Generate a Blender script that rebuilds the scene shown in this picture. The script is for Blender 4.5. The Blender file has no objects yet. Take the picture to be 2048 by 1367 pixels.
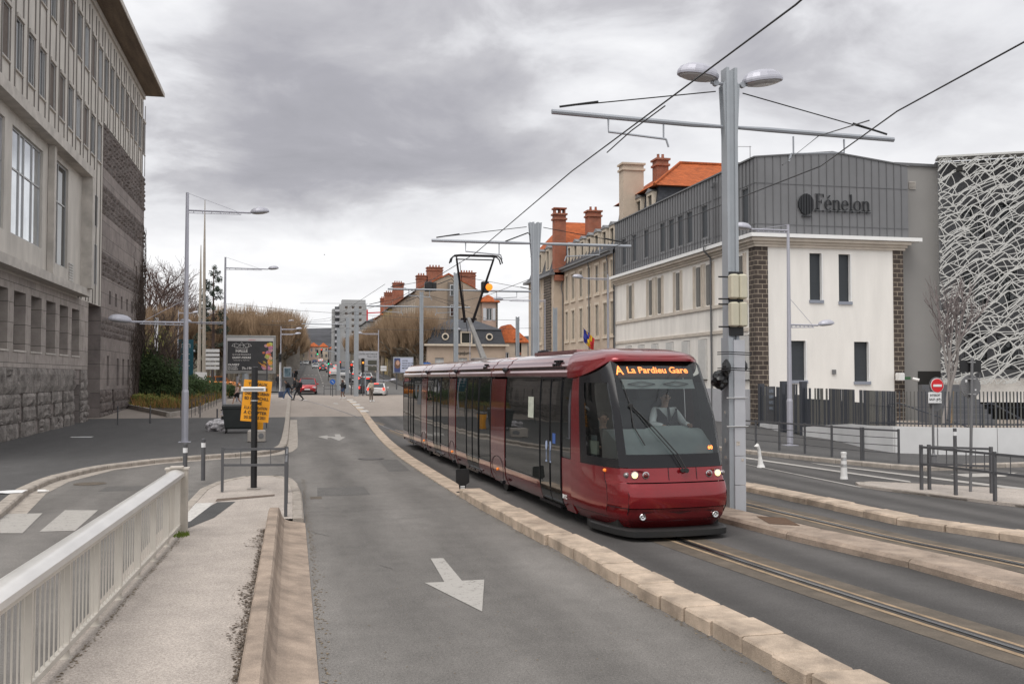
import bpy, bmesh, math, random
from mathutils import Vector, Matrix
from math import radians, sin, cos, pi
R=random.Random(7)
scn=bpy.context.scene
col=scn.collection
# ---------------- camera ----------------
CAM=Vector((0,0,2.6)); YAW=radians(12.43); PIT=radians(2.0); FPX=1991.0
cd=bpy.data.cameras.new('camera'); cam=bpy.data.objects.new('camera',cd); col.objects.link(cam)
cd.sensor_width=36; cd.lens=FPX/2048*36; cd.clip_start=.1; cd.clip_end=12000
cam.location=CAM; cam.rotation_euler=(pi/2+PIT,0,-YAW); scn.camera=cam
# ---------------- world: overcast sky ----------------
w=bpy.data.worlds.new("World"); scn.world=w; w.use_nodes=True
N=w.node_tree.nodes; L=w.node_tree.links; N.clear()
def wn(t,**k):
    n=N.new(t)
    for a,b in k.items(): setattr(n,a,b)
    return n
def wm(op,a,b=None,c=None):
    n=wn('ShaderNodeMath',operation=op)
    for i,v in enumerate((a,b,c)):
        if v is None: continue
        if isinstance(v,(int,float)): n.inputs[i].default_value=v
        else: L.new(v,n.inputs[i])
    return n.outputs[0]
SUN_EL=radians(60); SUN_AZ=radians(220)   # azimuth clockwise from +Y (behind the camera, a little right)
sky=wn('ShaderNodeTexSky',sky_type='NISHITA',sun_disc=False,sun_elevation=SUN_EL,sun_rotation=SUN_AZ,air_density=1.5,dust_density=3)
tc=wn('ShaderNodeTexCoord'); sep=wn('ShaderNodeSeparateXYZ'); L.new(tc.outputs['Generated'],sep.inputs[0])
az=wm('ARCTAN2',sep.outputs[0],sep.outputs[1]); el=wm('ARCSINE',sep.outputs[2])
zc=wm('ADD',wm('MAXIMUM',sep.outputs[2],0.0),.22)
px=wm('DIVIDE',sep.outputs[0],zc); py=wm('DIVIDE',sep.outputs[1],zc)
cmb=wn('ShaderNodeCombineXYZ'); L.new(px,cmb.inputs[0]); L.new(py,cmb.inputs[1])
def wnoise(scale,detail,rough,dist=0.0,off=(0,0,0)):
    mp=wn('ShaderNodeMapping'); mp.inputs['Location'].default_value=off; L.new(cmb.outputs[0],mp.inputs[0])
    n=wn('ShaderNodeTexNoise'); n.inputs['Scale'].default_value=scale; n.inputs['Detail'].default_value=detail
    n.inputs['Roughness'].default_value=rough; n.inputs['Distortion'].default_value=dist
    L.new(mp.outputs[0],n.inputs['Vector']); return n.outputs['Fac']
n1=wnoise(1.1,7,.5,.25,(3.1,1.7,0)); n2=wnoise(3.2,8,.55,.3,(8,2,4)); n3=wnoise(.55,4,.5,.0,(1,5,2))
# dark cloud banks where the weather put them (direction in azimuth / elevation)
def bank(a0,e0,sa,se,amp):
    u=wm('DIVIDE',wm('SUBTRACT',wm('ADD',az,wm('MULTIPLY',wm('SUBTRACT',n2,.5),.16)),radians(a0)),radians(sa))
    v=wm('DIVIDE',wm('SUBTRACT',wm('ADD',el,wm('MULTIPLY',wm('SUBTRACT',n1,.5),.12)),radians(e0)),radians(se))
    r=wm('ADD',wm('MULTIPLY',u,u),wm('MULTIPLY',v,v))
    return wm('MULTIPLY',wm('POWER',2.718,wm('MULTIPLY',r,-1.0)),amp)
b=wm('ADD',bank(-1,14.5,12,4.2,.46),bank(9,12.4,8,2.4,.36))
b=wm('ADD',b,bank(25,17.5,15,4.5,.36))
b=wm('ADD',b,bank(8,25,42,7,.40))
b=wm('ADD',b,bank(10,8.0,8,1.0,.10))
b=wm('ADD',b,bank(-8,11.5,4,1.2,.10))
tex=wm('ADD',wm('MULTIPLY',wm('SUBTRACT',n1,.5),1.0),wm('MULTIPLY',wm('SUBTRACT',n2,.5),1.15))
dark=wm('ADD',wm('MULTIPLY',b,wm('ADD',1.0,wm('MULTIPLY',tex,1.6))),wm('MULTIPLY',tex,.50))
lift=wm('MULTIPLY',wm('SUBTRACT',n3,.5),.3)
val=wm('SUBTRACT',.905,wm('ADD',wm('MULTIPLY',dark,.72),lift))
rmp=wn('ShaderNodeValToRGB'); L.new(val,rmp.inputs[0])
e=rmp.color_ramp.elements
e[0].position=.05; e[0].color=(.25,.248,.27,1); e[1].position=.95; e[1].color=(.74,.74,.75,1)
for p,c in ((.42,(.315,.31,.338)),(.60,(.415,.41,.432)),(.74,(.58,.58,.60))):
    x=e.new(p); x.color=(*c,1)
bgc=wn('ShaderNodeBackground'); L.new(rmp.outputs[0],bgc.inputs[0]); bgc.inputs[1].default_value=1.0
bgs=wn('ShaderNodeBackground'); L.new(sky.outputs[0],bgs.inputs[0]); bgs.inputs[1].default_value=.05
mx=wn('ShaderNodeMixShader'); mx.inputs[0].default_value=.93; L.new(bgs.outputs[0],mx.inputs[1]); L.new(bgc.outputs[0],mx.inputs[2])
wo=wn('ShaderNodeOutputWorld'); L.new(mx.outputs[0],wo.inputs[0])
# ---------------- sun behind thick cloud ----------------
sl=bpy.data.lights.new('sun','SUN'); sl.energy=1.5; sl.angle=radians(40); sl.color=(1,.965,.92)
so=bpy.data.objects.new('sun',sl); col.objects.link(so)
sd=Vector((sin(SUN_AZ)*cos(SUN_EL),cos(SUN_AZ)*cos(SUN_EL),sin(SUN_EL)))
so.rotation_euler=sd.to_track_quat('Z','Y').to_euler(); so.location=(0,0,60)
scn.view_settings.view_transform='Standard'; scn.view_settings.look='None'; scn.view_settings.exposure=0.55; scn.view_settings.gamma=1
# ---------------- helpers ----------------
_fw=Vector((sin(YAW)*cos(PIT),cos(YAW)*cos(PIT),sin(PIT))); _rt=Vector((cos(YAW),-sin(YAW),0)); _up=_rt.cross(_fw)
def ray(x,y): return _fw+_rt*((x-1024)/FPX)-_up*((y-683.5)/FPX)
PROF=[(-80,0),(50,0),(60,.12),(80,.6),(100,.92),(120,1.3),(150,1.95),(240,3.9),(360,7.2),(500,10.6),(700,14.5),(1000,21),(1400,30)]
def zt(Y):
    for (a,za),(b,zb) in zip(PROF,PROF[1:]):
        if Y<=b: return za+(zb-za)*max(0,(Y-a))/(b-a)
    return 30
def GT(x,y,dz=0.0):
    "point where the sight line through a photo pixel meets the ground (survey helper)"
    r=ray(x,y); z=0.0
    for i in range(60):
        if r.z>=-1e-5: t=600
        else: t=(z+dz-CAM.z)/r.z
        p=CAM+r*t; z=z*.5+.5*zt(p.y)
    return Vector((p.x,p.y,zt(p.y)+dz))
def PX(x,y,X): r=ray(x,y); return CAM+r*(X/r.x)
def PY(x,y,Y): r=ray(x,y); return CAM+r*(Y/r.y)
_mesh_mats={}
def new_mat(name): 
    m=bpy.data.materials.new(name); m.use_nodes=True; return m
def mat(name,c,rough=.7,metal=0,var=.12,vs=3.0,bump=0.0,bs=40.0,spec=.5,emit=None,es=1.0,var2=None,stretch=(1,1,1),fine=0.0,fs=120.0,coat=0):
    "principled with noise variation of the base colour and noise bump, laid out in object-world position"
    m=new_mat(name); nt=m.node_tree; n=nt.nodes; l=nt.links; p=n['Principled BSDF']
    p.inputs['Roughness'].default_value=rough; p.inputs['Metallic'].default_value=metal; p.inputs['Specular IOR Level'].default_value=spec
    if coat: p.inputs['Coat Weight'].default_value=coat; p.inputs['Coat Roughness'].default_value=.05
    p.inputs['Base Color'].default_value=(*c,1)
    geo=n.new('ShaderNodeNewGeometry'); mp=n.new('ShaderNodeMapping'); mp.inputs['Scale'].default_value=stretch; l.new(geo.outputs['Position'],mp.inputs[0])
    outc=None
    if var:
        t=n.new('ShaderNodeTexNoise'); t.inputs['Scale'].default_value=vs; t.inputs['Detail'].default_value=6; t.inputs['Roughness'].default_value=.6; l.new(mp.outputs[0],t.inputs['Vector'])
        r=n.new('ShaderNodeValToRGB'); l.new(t.outputs['Fac'],r.inputs[0])
        r.color_ramp.elements[0].position=.3; r.color_ramp.elements[1].position=.7
        a=tuple(max(0,x*(1-var)) for x in c); b=tuple(x*(1+var) for x in c) if var2 is None else var2
        r.color_ramp.elements[0].color=(*a,1); r.color_ramp.elements[1].color=(*b,1); outc=r.outputs[0]
        if fine:
            t2=n.new('ShaderNodeTexNoise'); t2.inputs['Scale'].default_value=fs; t2.inputs['Detail'].default_value=2; l.new(geo.outputs['Position'],t2.inputs['Vector'])
            r2=n.new('ShaderNodeMapRange'); r2.inputs[1].default_value=.3; r2.inputs[2].default_value=.7; r2.inputs[3].default_value=1-fine; r2.inputs[4].default_value=1+fine; l.new(t2.outputs['Fac'],r2.inputs[0])
            mm=n.new('ShaderNodeVectorMath'); mm.operation='SCALE'; l.new(outc,mm.inputs[0]); l.new(r2.outputs[0],mm.inputs['Scale']); outc=mm.outputs[0]
        l.new(outc,p.inputs['Base Color'])
    if bump:
        t=n.new('ShaderNodeTexNoise'); t.inputs['Scale'].default_value=bs; t.inputs['Detail'].default_value=4; l.new(mp.outputs[0],t.inputs['Vector'])
        bm_=n.new('ShaderNodeBump'); bm_.inputs['Strength'].default_value=bump; bm_.inputs['Distance'].default_value=.02; l.new(t.outputs['Fac'],bm_.inputs['Height']); l.new(bm_.outputs[0],p.inputs['Normal'])
    if emit: p.inputs['Emission Color'].default_value=(*emit,1); p.inputs['Emission Strength'].default_value=es
    return m
def brick(name,c1,c2,mort,bw,bh,axis='Y',msize=.012,rough=.8,bump=.3,off=.5,nvar=.15,off2=(0,0,0)):
    m=new_mat(name); nt=m.node_tree; n=nt.nodes; l=nt.links; p=n['Principled BSDF']; p.inputs['Roughness'].default_value=rough; p.inputs['Specular IOR Level'].default_value=.25
    geo=n.new('ShaderNodeNewGeometry'); s=n.new('ShaderNodeSeparateXYZ'); l.new(geo.outputs['Position'],s.inputs[0])
    c=n.new('ShaderNodeCombineXYZ')
    if axis=='XY':
        a=n.new('ShaderNodeMath'); a.operation='ADD'; l.new(s.outputs[0],a.inputs[0]); l.new(s.outputs[1],a.inputs[1]); l.new(a.outputs[0],c.inputs[0])
    else: l.new(s.outputs[0 if axis=='X' else 1],c.inputs[0])
    l.new(s.outputs[2],c.inputs[1])
    mp=n.new('ShaderNodeMapping'); mp.inputs['Location'].default_value=off2; l.new(c.outputs[0],mp.inputs[0])
    b=n.new('ShaderNodeTexBrick'); l.new(mp.outputs[0],b.inputs['Vector']); b.inputs['Scale'].default_value=1
    b.inputs['Brick Width'].default_value=bw; b.inputs['Row Height'].default_value=bh; b.inputs['Mortar Size'].default_value=msize; b.offset=off
    b.inputs['Color1'].default_value=(*c1,1); b.inputs['Color2'].default_value=(*c2,1); b.inputs['Mortar'].default_value=(*mort,1); b.inputs['Mortar Smooth'].default_value=.1
    t=n.new('ShaderNodeTexNoise'); t.inputs['Scale'].default_value=1.7; t.inputs['Detail'].default_value=7; t.inputs['Roughness'].default_value=.65; l.new(geo.outputs['Position'],t.inputs['Vector'])
    r2=n.new('ShaderNodeMapRange'); r2.inputs[1].default_value=.3; r2.inputs[2].default_value=.7; r2.inputs[3].default_value=1-nvar; r2.inputs[4].default_value=1+nvar; l.new(t.outputs['Fac'],r2.inputs[0])
    mm=n.new('ShaderNodeVectorMath'); mm.operation='SCALE'; l.new(b.outputs['Color'],mm.inputs[0]); l.new(r2.outputs[0],mm.inputs['Scale']); l.new(mm.outputs[0],p.inputs['Base Color'])
    bm_=n.new('ShaderNodeBump'); bm_.invert=True; bm_.inputs['Strength'].default_value=bump; bm_.inputs['Distance'].default_value=.02; l.new(b.outputs['Fac'],bm_.inputs['Height']); l.new(bm_.outputs[0],p.inputs['Normal'])
    return m
def glassmat(name,c=(.02,.025,.03),rough=.04,tr=.0,spec=.8,wav=.0,ws=1.2,ior=1.5):
    m=new_mat(name); nt=m.node_tree; n=nt.nodes; l=nt.links; p=n['Principled BSDF']
    p.inputs['Base Color'].default_value=(*c,1); p.inputs['Roughness'].default_value=rough; p.inputs['Specular IOR Level'].default_value=spec; p.inputs['IOR'].default_value=ior
    if wav:
        g=n.new('ShaderNodeNewGeometry'); t=n.new('ShaderNodeTexNoise'); t.inputs['Scale'].default_value=ws; t.inputs['Detail'].default_value=1; l.new(g.outputs['Position'],t.inputs['Vector'])
        b=n.new('ShaderNodeBump'); b.inputs['Strength'].default_value=wav; b.inputs['Distance'].default_value=.05; l.new(t.outputs['Fac'],b.inputs['Height']); l.new(b.outputs[0],p.inputs['Normal'])
    if tr:
        o=n['Material Output']; x=n.new('ShaderNodeMixShader'); x.inputs[0].default_value=tr; T=n.new('ShaderNodeBsdfTransparent')
        l.new(p.outputs[0],x.inputs[1]); l.new(T.outputs[0],x.inputs[2]); l.new(x.outputs[0],o.inputs[0])
    return m
def tag(o,label=None,cat=None,group=None,kind=None):
    if label: o['label']=label
    if cat: o['category']=cat
    if group: o['group']=group
    if kind: o['kind']=kind
    return o
def thing(name,loc,label,cat,group=None,rz=0,kind=None):
    o=bpy.data.objects.new(name,None); o.empty_display_size=.3; col.objects.link(o); o.location=loc; o.rotation_euler=(0,0,rz)
    return tag(o,label,cat,group,kind)
def dup(root,loc,rz=None,label=None,scale=None):
    def cp(o,par):
        c=o.copy(); col.objects.link(c)
        if par is not None: c.parent=par
        for k in kids.get(o.name,()): cp(k,c)
        return c
    kids={}
    def walk(o):
        for k in CH.get(o.name,()): kids.setdefault(o.name,[]).append(k); walk(k)
    walk(root); r=cp(root,None)
    def reg(o,c):
        pass
    r.location=loc
    if rz is not None: r.rotation_euler=(0,0,rz)
    if label: r['label']=label
    if scale: r.scale=scale if not isinstance(scale,(int,float)) else (scale,)*3
    return r
CH={}
class MB:
    def __init__(s): s.v=[]; s.f=[]; s.m=[]
    def add(s,vs,fs,m=0):
        b=len(s.v); s.v.extend([Vector(v) for v in vs])
        for f in fs: s.f.append(tuple(i+b for i in f)); s.m.append(m)
        return s
    def quad(s,a,b,c,d,m=0): return s.add([a,b,c,d],[(0,1,2,3)],m)
    def poly(s,pts,m=0): return s.add(pts,[tuple(range(len(pts)))],m)
    def box(s,x0,x1,y0,y1,z0,z1,m=0):
        v=[(x0,y0,z0),(x1,y0,z0),(x1,y1,z0),(x0,y1,z0),(x0,y0,z1),(x1,y0,z1),(x1,y1,z1),(x0,y1,z1)]
        return s.add(v,[(0,3,2,1),(4,5,6,7),(0,1,5,4),(1,2,6,5),(2,3,7,6),(3,0,4,7)],m)
    def obox(s,o,u,v,w,m=0):
        "box from corner o along vectors u,v,w"
        o,u,v,w=map(Vector,(o,u,v,w))
        P=[o,o+u,o+u+v,o+v]; P=P+[p+w for p in P]
        return s.add(P,[(0,3,2,1),(4,5,6,7),(0,1,5,4),(1,2,6,5),(2,3,7,6),(3,0,4,7)],m)
    def rbox(s,cx,cy,cz,hx,hy,hz,b=.03,m=0):
        "box with chamfered edges"
        xs=[]
        for sz,zz in ((-1,-hz),(-1,-hz+b),(1,hz-b),(1,hz)):
            k=b if abs(zz)==hz else 0
            ax,ay=hx-k,hy-k
            ring=[(-ax+b,-ay),(ax-b,-ay),(ax,-ay+b),(ax,ay-b),(ax-b,ay),(-ax+b,ay),(-ax,ay-b),(-ax,-ay+b)]
            xs.append([(cx+x,cy+y,cz+zz) for x,y in ring])
        return s.loft(xs,m)
    def loft(s,rings,m=0,cap=True,closed=True):
        n=len(rings[0]); vs=[p for r in rings for p in r]; fs=[]
        for i in range(len(rings)-1):
            for j in range(n if closed else n-1):
                k=(j+1)%n; fs.append((i*n+j,i*n+k,(i+1)*n+k,(i+1)*n+j))
        if cap and closed:
            fs.append(tuple(reversed(range(n)))); fs.append(tuple(range((len(rings)-1)*n,len(rings)*n)))
        return s.add(vs,fs,m)
    def prism(s,pts,z0,z1,m=0):
        return s.loft([[(p[0],p[1],z0) for p in pts],[(p[0],p[1],z1) for p in pts]],m)
    def tube(s,pts,r,seg=8,m=0,cap=True):
        pts=[Vector(p) for p in pts]; rr=r if isinstance(r,(list,tuple)) else [r]*len(pts); rings=[]
        ref=None
        for i,p in enumerate(pts):
            d=(pts[min(i+1,len(pts)-1)]-pts[max(i-1,0)])
            if d.length<1e-9: d=Vector((0,0,1))
            d.normalize()
            if ref is None: ref=d.orthogonal().normalized()
            a=(ref-d*ref.dot(d)); a=a.normalized() if a.length>1e-6 else d.orthogonal().normalized(); ref=a
            b=d.cross(a); rings.append([p+(a*cos(2*pi*k/seg)+b*sin(2*pi*k/seg))*rr[i] for k in range(seg)])
        return s.loft(rings,m,cap)
    def lathe(s,prof,c=(0,0,0),seg=16,m=0,ax='z'):
        rings=[]
        for r,z in prof:
            if ax=='z': rings.append([(c[0]+r*cos(2*pi*k/seg),c[1]+r*sin(2*pi*k/seg),c[2]+z) for k in range(seg)])
            elif ax=='y': rings.append([(c[0]+r*cos(2*pi*k/seg),c[1]-z,c[2]+r*sin(2*pi*k/seg)) for k in range(seg)])
            else: rings.append([(c[0]+z,c[1]+r*cos(2*pi*k/seg),c[2]+r*sin(2*pi*k/seg)) for k in range(seg)])
        return s.loft(rings,m)
    def grid(s,rows,m=0): return s.loft(rows,m,False,False)
    def xf(s,M):
        s.v=[M@v for v in s.v]; return s
    def build(s,name,mats,parent=None,world=False,smooth=False,label=None,cat=None,group=None,kind=None,auto=None):
        me=bpy.data.meshes.new(name); off=Vector((0,0,0))
        if world and parent is not None: 
            off=Vector(parent.location)
            if parent.parent is not None and parent.parent.type=='EMPTY': off=off+Vector(parent.parent.location)
        me.from_pydata([tuple(v-off) for v in s.v],[],s.f)
        if not isinstance(mats,(list,tuple)): mats=[mats]
        for m in mats: me.materials.append(m)
        if len(mats)>1: me.polygons.foreach_set('material_index',s.m)
        if smooth: me.polygons.foreach_set('use_smooth',[True]*len(me.polygons))
        me.update()
        if auto:
            bm=bmesh.new(); bm.from_mesh(me); bmesh.ops.remove_doubles(bm,verts=bm.verts,dist=.0005); bmesh.ops.recalc_face_normals(bm,faces=bm.faces)
            for e_ in bm.edges:
                if len(e_.link_faces)==2 and e_.calc_face_angle(0)>radians(auto): e_.smooth=False
            bm.to_mesh(me); bm.free(); me.polygons.foreach_set('use_smooth',[True]*len(me.polygons))
        o=bpy.data.objects.new(name,me); col.objects.link(o)
        if parent is not None:
            o.parent=parent; CH.setdefault(parent.name,[]).append(o)
        return tag(o,label,cat,group,kind)
_txt={}
def text(s,size,mt,parent,pos,xdir=(1,0,0),zdir=(0,0,1),align='CENTER',ext=.004,name='lettering',shear=0,sx=1.0,bold=0.0,label=None,space=1.0):
    cu=bpy.data.curves.new('t','FONT'); cu.body=s; cu.size=size; cu.align_x=align; cu.extrude=ext; cu.shear=shear; cu.offset=bold; cu.space_character=space; cu.resolution_u=3
    o=bpy.data.objects.new('t',cu); col.objects.link(o); bpy.context.view_layer.update()
    me=bpy.data.meshes.new_from_object(o.evaluated_get(bpy.context.evaluated_depsgraph_get())); bpy.data.objects.remove(o)
    x=Vector(xdir).normalized(); z=Vector(zdir).normalized(); y=x.cross(z)   # text plane x / z, faces -y
    M=Matrix(((x.x*sx,z.x,-y.x,pos[0]),(x.y*sx,z.y,-y.y,pos[1]),(x.z*sx,z.z,-y.z,pos[2]),(0,0,0,1)))
    me.transform(M); me.materials.clear(); me.materials.append(mt)
    ob=bpy.data.objects.new(name,me); col.objects.link(ob)
    if parent is not None: ob.parent=parent; CH.setdefault(parent.name,[]).append(ob)
    if label: ob['label']=label
    return ob
def facade(mb,o,u,n,W,z0,z1,ops,depth=.2,m=0,mr=None):
    "wall face with openings: o origin (base), u along, n outward; ops=(u0,u1,v0,v1[,depth])"
    o,u,n=Vector(o),Vector(u).normalized(),Vector(n).normalized(); mr=m if mr is None else mr
    us=sorted({0,W}|{round(a,4) for p in ops for a in p[:2]}); vs=sorted({z0,z1}|{round(a,4) for p in ops for a in p[2:4]})
    us=[a for a in us if 0<=a<=W]; vs=[a for a in vs if z0<=a<=z1]
    P=lambda a,b,d=0: o+u*a+Vector((0,0,b))-n*d
    for a,b in zip(us,us[1:]):
        c=None
        for d,e_ in zip(vs,vs[1:]):
            mu,mv=(a+b)/2,(d+e_)/2
            if any(q[0]<mu<q[1] and q[2]<mv<q[3] for q in ops): 
                if c is not None: mb.quad(P(a,c),P(b,c),P(b,d),P(a,d),m); c=None
            elif c is None: c=d
        if c is not None: mb.quad(P(a,c),P(b,c),P(b,vs[-1]),P(a,vs[-1]),m)
    for q in ops:
        a,b,c,d=q[:4]; dp=q[4] if len(q)>4 else depth
        mb.quad(P(a,c),P(b,c),P(b,c,dp),P(a,c,dp),mr); mb.quad(P(a,d,dp),P(b,d,dp),P(b,d),P(a,d),mr)
        mb.quad(P(a,c),P(a,c,dp),P(a,d,dp),P(a,d),mr); mb.quad(P(b,c,dp),P(b,c),P(b,d),P(b,d,dp),mr)
def window(root,o,u,n,q,fm,gm,depth=.2,fw=.05,mull=(),trans=(),back=None,name='window',sill=None,world=True,label=None):
    "frame + pane inside an opening q of a facade; sill=(material,proud,height)"
    o,u,n=Vector(o),Vector(u).normalized(),Vector(n).normalized(); a,b,c,d=q[:4]; dp=q[4] if len(q)>4 else depth
    P=lambda x,y,k=0: o+u*x+Vector((0,0,y))-n*k
    Z=Vector((0,0,1)); F=MB(); t=.05; base=dp-.012
    def bar(x0,x1,y0,y1,dd=0): F.obox(P(x0,y0,base-dd),u*(x1-x0),n*t,Z*(y1-y0),0)
    bar(a+.003,a+fw,c+.003,d-.003); bar(b-fw,b-.003,c+.003,d-.003); bar(a+fw,b-fw,c+.003,c+fw); bar(a+fw,b-fw,d-fw,d-.003)
    for x in mull: xx=a+(b-a)*x; bar(xx-fw*.5,xx+fw*.5,c+fw,d-fw,.003)
    for y in trans: yy=c+(d-c)*y; bar(a+fw,b-fw,yy-fw*.4,yy+fw*.4,-.004)
    if sill: 
        F.obox(P(a-.04,c-sill[2],-sill[1]),u*(b-a+.08),-n*(sill[1]-.003),Z*sill[2],2)
    k=dp-.02
    g=gm if not callable(gm) else gm()
    F.quad(P(a+fw*.5,c+fw*.5,k),P(b-fw*.5,c+fw*.5,k),P(b-fw*.5,d-fw*.5,k),P(a+fw*.5,d-fw*.5,k),1)
    w_=F.build(name,[fm,g]+([sill[0]] if sill else []),root,world=world)
    if label: w_['label']=label
    return w_
# ---------------- ground ----------------
def asphalt(name,base,patch=.2,tint=(1,.955,.91),speck=.35,big=.35,rough=.85,wheels=None,brown=0):
    m=new_mat(name); nt=m.node_tree; n=nt.nodes; l=nt.links; p=n['Principled BSDF']; p.inputs['Roughness'].default_value=rough; p.inputs['Specular IOR Level'].default_value=.35
    g=n.new('ShaderNodeNewGeometry')
    def nz(s,d=5,r=.6,st=(1,1,1)):
        mp=n.new('ShaderNodeMapping'); mp.inputs['Scale'].default_value=st; l.new(g.outputs['Position'],mp.inputs[0])
        t=n.new('ShaderNodeTexNoise'); t.inputs['Scale'].default_value=s; t.inputs['Detail'].default_value=d; t.inputs['Roughness'].default_value=r; l.new(mp.outputs[0],t.inputs['Vector']); return t.outputs['Fac']
    def mr(i,a,b,lo=.3,hi=.7):
        r=n.new('ShaderNodeMapRange'); r.inputs[1].default_value=lo; r.inputs[2].default_value=hi; r.inputs[3].default_value=a; r.inputs[4].default_value=b; l.new(i,r.inputs[0]); return r.outputs[0]
    def mul(a,b):
        x=n.new('ShaderNodeMath'); x.operation='MULTIPLY'; l.new(a,x.inputs[0]); l.new(b,x.inputs[1]); return x.outputs[0]
    f=mul(mr(nz(.35,6,.65,(1.6,.35,1)),1-patch,1+patch),mr(nz(75,2,.8),1-speck*1.25,1+speck*1.25))
    f=mul(f,mr(nz(34,3,.75),1-speck*.7,1+speck*.7))
    f=mul(f,mr(nz(2.3,7,.7),1-big*.35,1+big*.35))
    if wheels:  # longitudinal wear stripes (polished wheel tracks) laid along the lane
        s=n.new('ShaderNodeSeparateXYZ'); l.new(g.outputs['Position'],s.inputs[0])
        x=n.new('ShaderNodeMath'); x.operation='SINE'; a=n.new('ShaderNodeMath'); a.operation='MULTIPLY_ADD'; l.new(s.outputs[0],a.inputs[0]); a.inputs[1].default_value=wheels[0]; a.inputs[2].default_value=wheels[1]; l.new(a.outputs[0],x.inputs[0])
        f=mul(f,mr(x.outputs[0],1-wheels[2],1+wheels[2],-1,1))
    cc=n.new('ShaderNodeCombineXYZ')
    for i,t in enumerate(tint): cc.inputs[i].default_value=base*t
    v=n.new('ShaderNodeVectorMath'); v.operation='SCALE'; l.new(cc.outputs[0],v.inputs[0]); l.new(f,v.inputs['Scale'])
    l.new(v.outputs[0],p.inputs['Base Color'])
    b=n.new('ShaderNodeBump'); b.inputs['Strength'].default_value=.5; b.inputs['Distance'].default_value=.01; l.new(nz(110,2,.6),b.inputs['Height']); l.new(b.outputs[0],p.inputs['Normal'])
    return m
M={}
M['road']=asphalt('asphalt_worn',.148,.30,tint=(1,.935,.87),wheels=(4.2,-.3,.11))
M['repair']=asphalt('asphalt_repair',.112,.12,tint=(1,.95,.9))
M['dark']=asphalt('asphalt_dark',.068,.16,tint=(1,.98,.97),speck=.22)
M['track']=asphalt('asphalt_track',.078,.13,tint=(1,.94,.905),speck=.28,wheels=(2*pi/1.05,0,.2))
M['walk']=asphalt('asphalt_walk',.082,.14,tint=(1,.97,.96),speck=.22)
M['pink']=asphalt('pink_concrete',.385,.15,tint=(1,.885,.79),speck=.3,big=.35)
M['plaza']=asphalt('plaza_paving',.30,.10,tint=(1,.86,.75),speck=.15,big=.3)
M['far']=asphalt('asphalt_far',.12,.12,speck=.1)
M['kerb']=mat('kerb_stone',(.34,.30,.26),.85,var=.28,vs=4,bump=.5,bs=60,fine=.18,fs=110)
M['granite']=mat('granite_block',(.41,.325,.25),.8,var=.38,vs=2.6,bump=.5,bs=70,fine=.2,fs=130)
M['conc']=mat('concrete',(.33,.30,.27),.85,var=.2,vs=1.6,bump=.3,bs=50,fine=.1)
M['sandc']=mat('sand_concrete',(.30,.235,.185),.9,var=.35,vs=2.5,bump=.6,bs=45,fine=.2,fs=90)
M['paint']=mat('road_paint',(.50,.48,.455),.75,var=.2,vs=9,fine=.15,fs=60)
M['steel']=mat('rail_steel',(.35,.35,.36),.25,metal=1,var=.15,vs=8,stretch=(1,.1,1))
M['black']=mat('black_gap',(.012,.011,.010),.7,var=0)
M['rub']=mat('rail_groove',(.03,.026,.022),.6,var=.2)
M['tan']=mat('tan_filler',(.28,.20,.125),.85,var=.3,vs=3,fine=.2,fs=60)
M['brown']=mat('brown_stain',(.10,.08,.06),.8,var=.35,vs=2.5,fine=.2,fs=60)
base=MB(); xs=[-900,-300,-120,-60,-30,-11,-5,0,4,8,12,17,23,35,60,120,300,900]; ys=[-60,-20,0,20,40,50,55,60,65,70,80,90,100,110,120,135,150,180,210,240,280,320,360,430,500,600,700,850,1000,1400]
base.grid([[(x,y,zt(y)-.006) for x in xs] for y in ys]); base.build('ground',M['far'],kind='structure')
def strip(name,L_,R_,mt,dz,step=6,kind='structure',skirt=False,close=False):
    "ground sheet between two polylines (x,y) with same number of points"
    mb=MB(); rows=[]
    for i in range(len(L_)-1):
        n=max(1,int(max(abs(L_[i+1][1]-L_[i][1]),abs(R_[i+1][1]-R_[i][1]))/step)); 
        for k in range(n+(1 if i==len(L_)-2 else 0)):
            t=k/n; a=[L_[i][j]+(L_[i+1][j]-L_[i][j])*t for j in (0,1)]; b=[R_[i][j]+(R_[i+1][j]-R_[i][j])*t for j in (0,1)]
            rows.append([(a[0],a[1],zt(a[1])+dz),(b[0],b[1],zt(b[1])+dz)])
    mb.grid(rows)
    return mb.build(name,mt,kind=kind)
def ln(x,pts):
    for (a,b),(c,d) in zip(pts,pts[1:]):
        if x<=c: return b+(d-b)*max(0,(x-a))/(c-a)
    return pts[-1][1]
# left branch road and central lane share the worn asphalt
strip('road',[(-9,-20),(-9,28),(-6,34),(-.2,35.5),(-.2,62)],[(4.2,-20),(4.2,8),(3.7,23),(3.6,32),(4.3,62)],M['road'],0)
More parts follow.
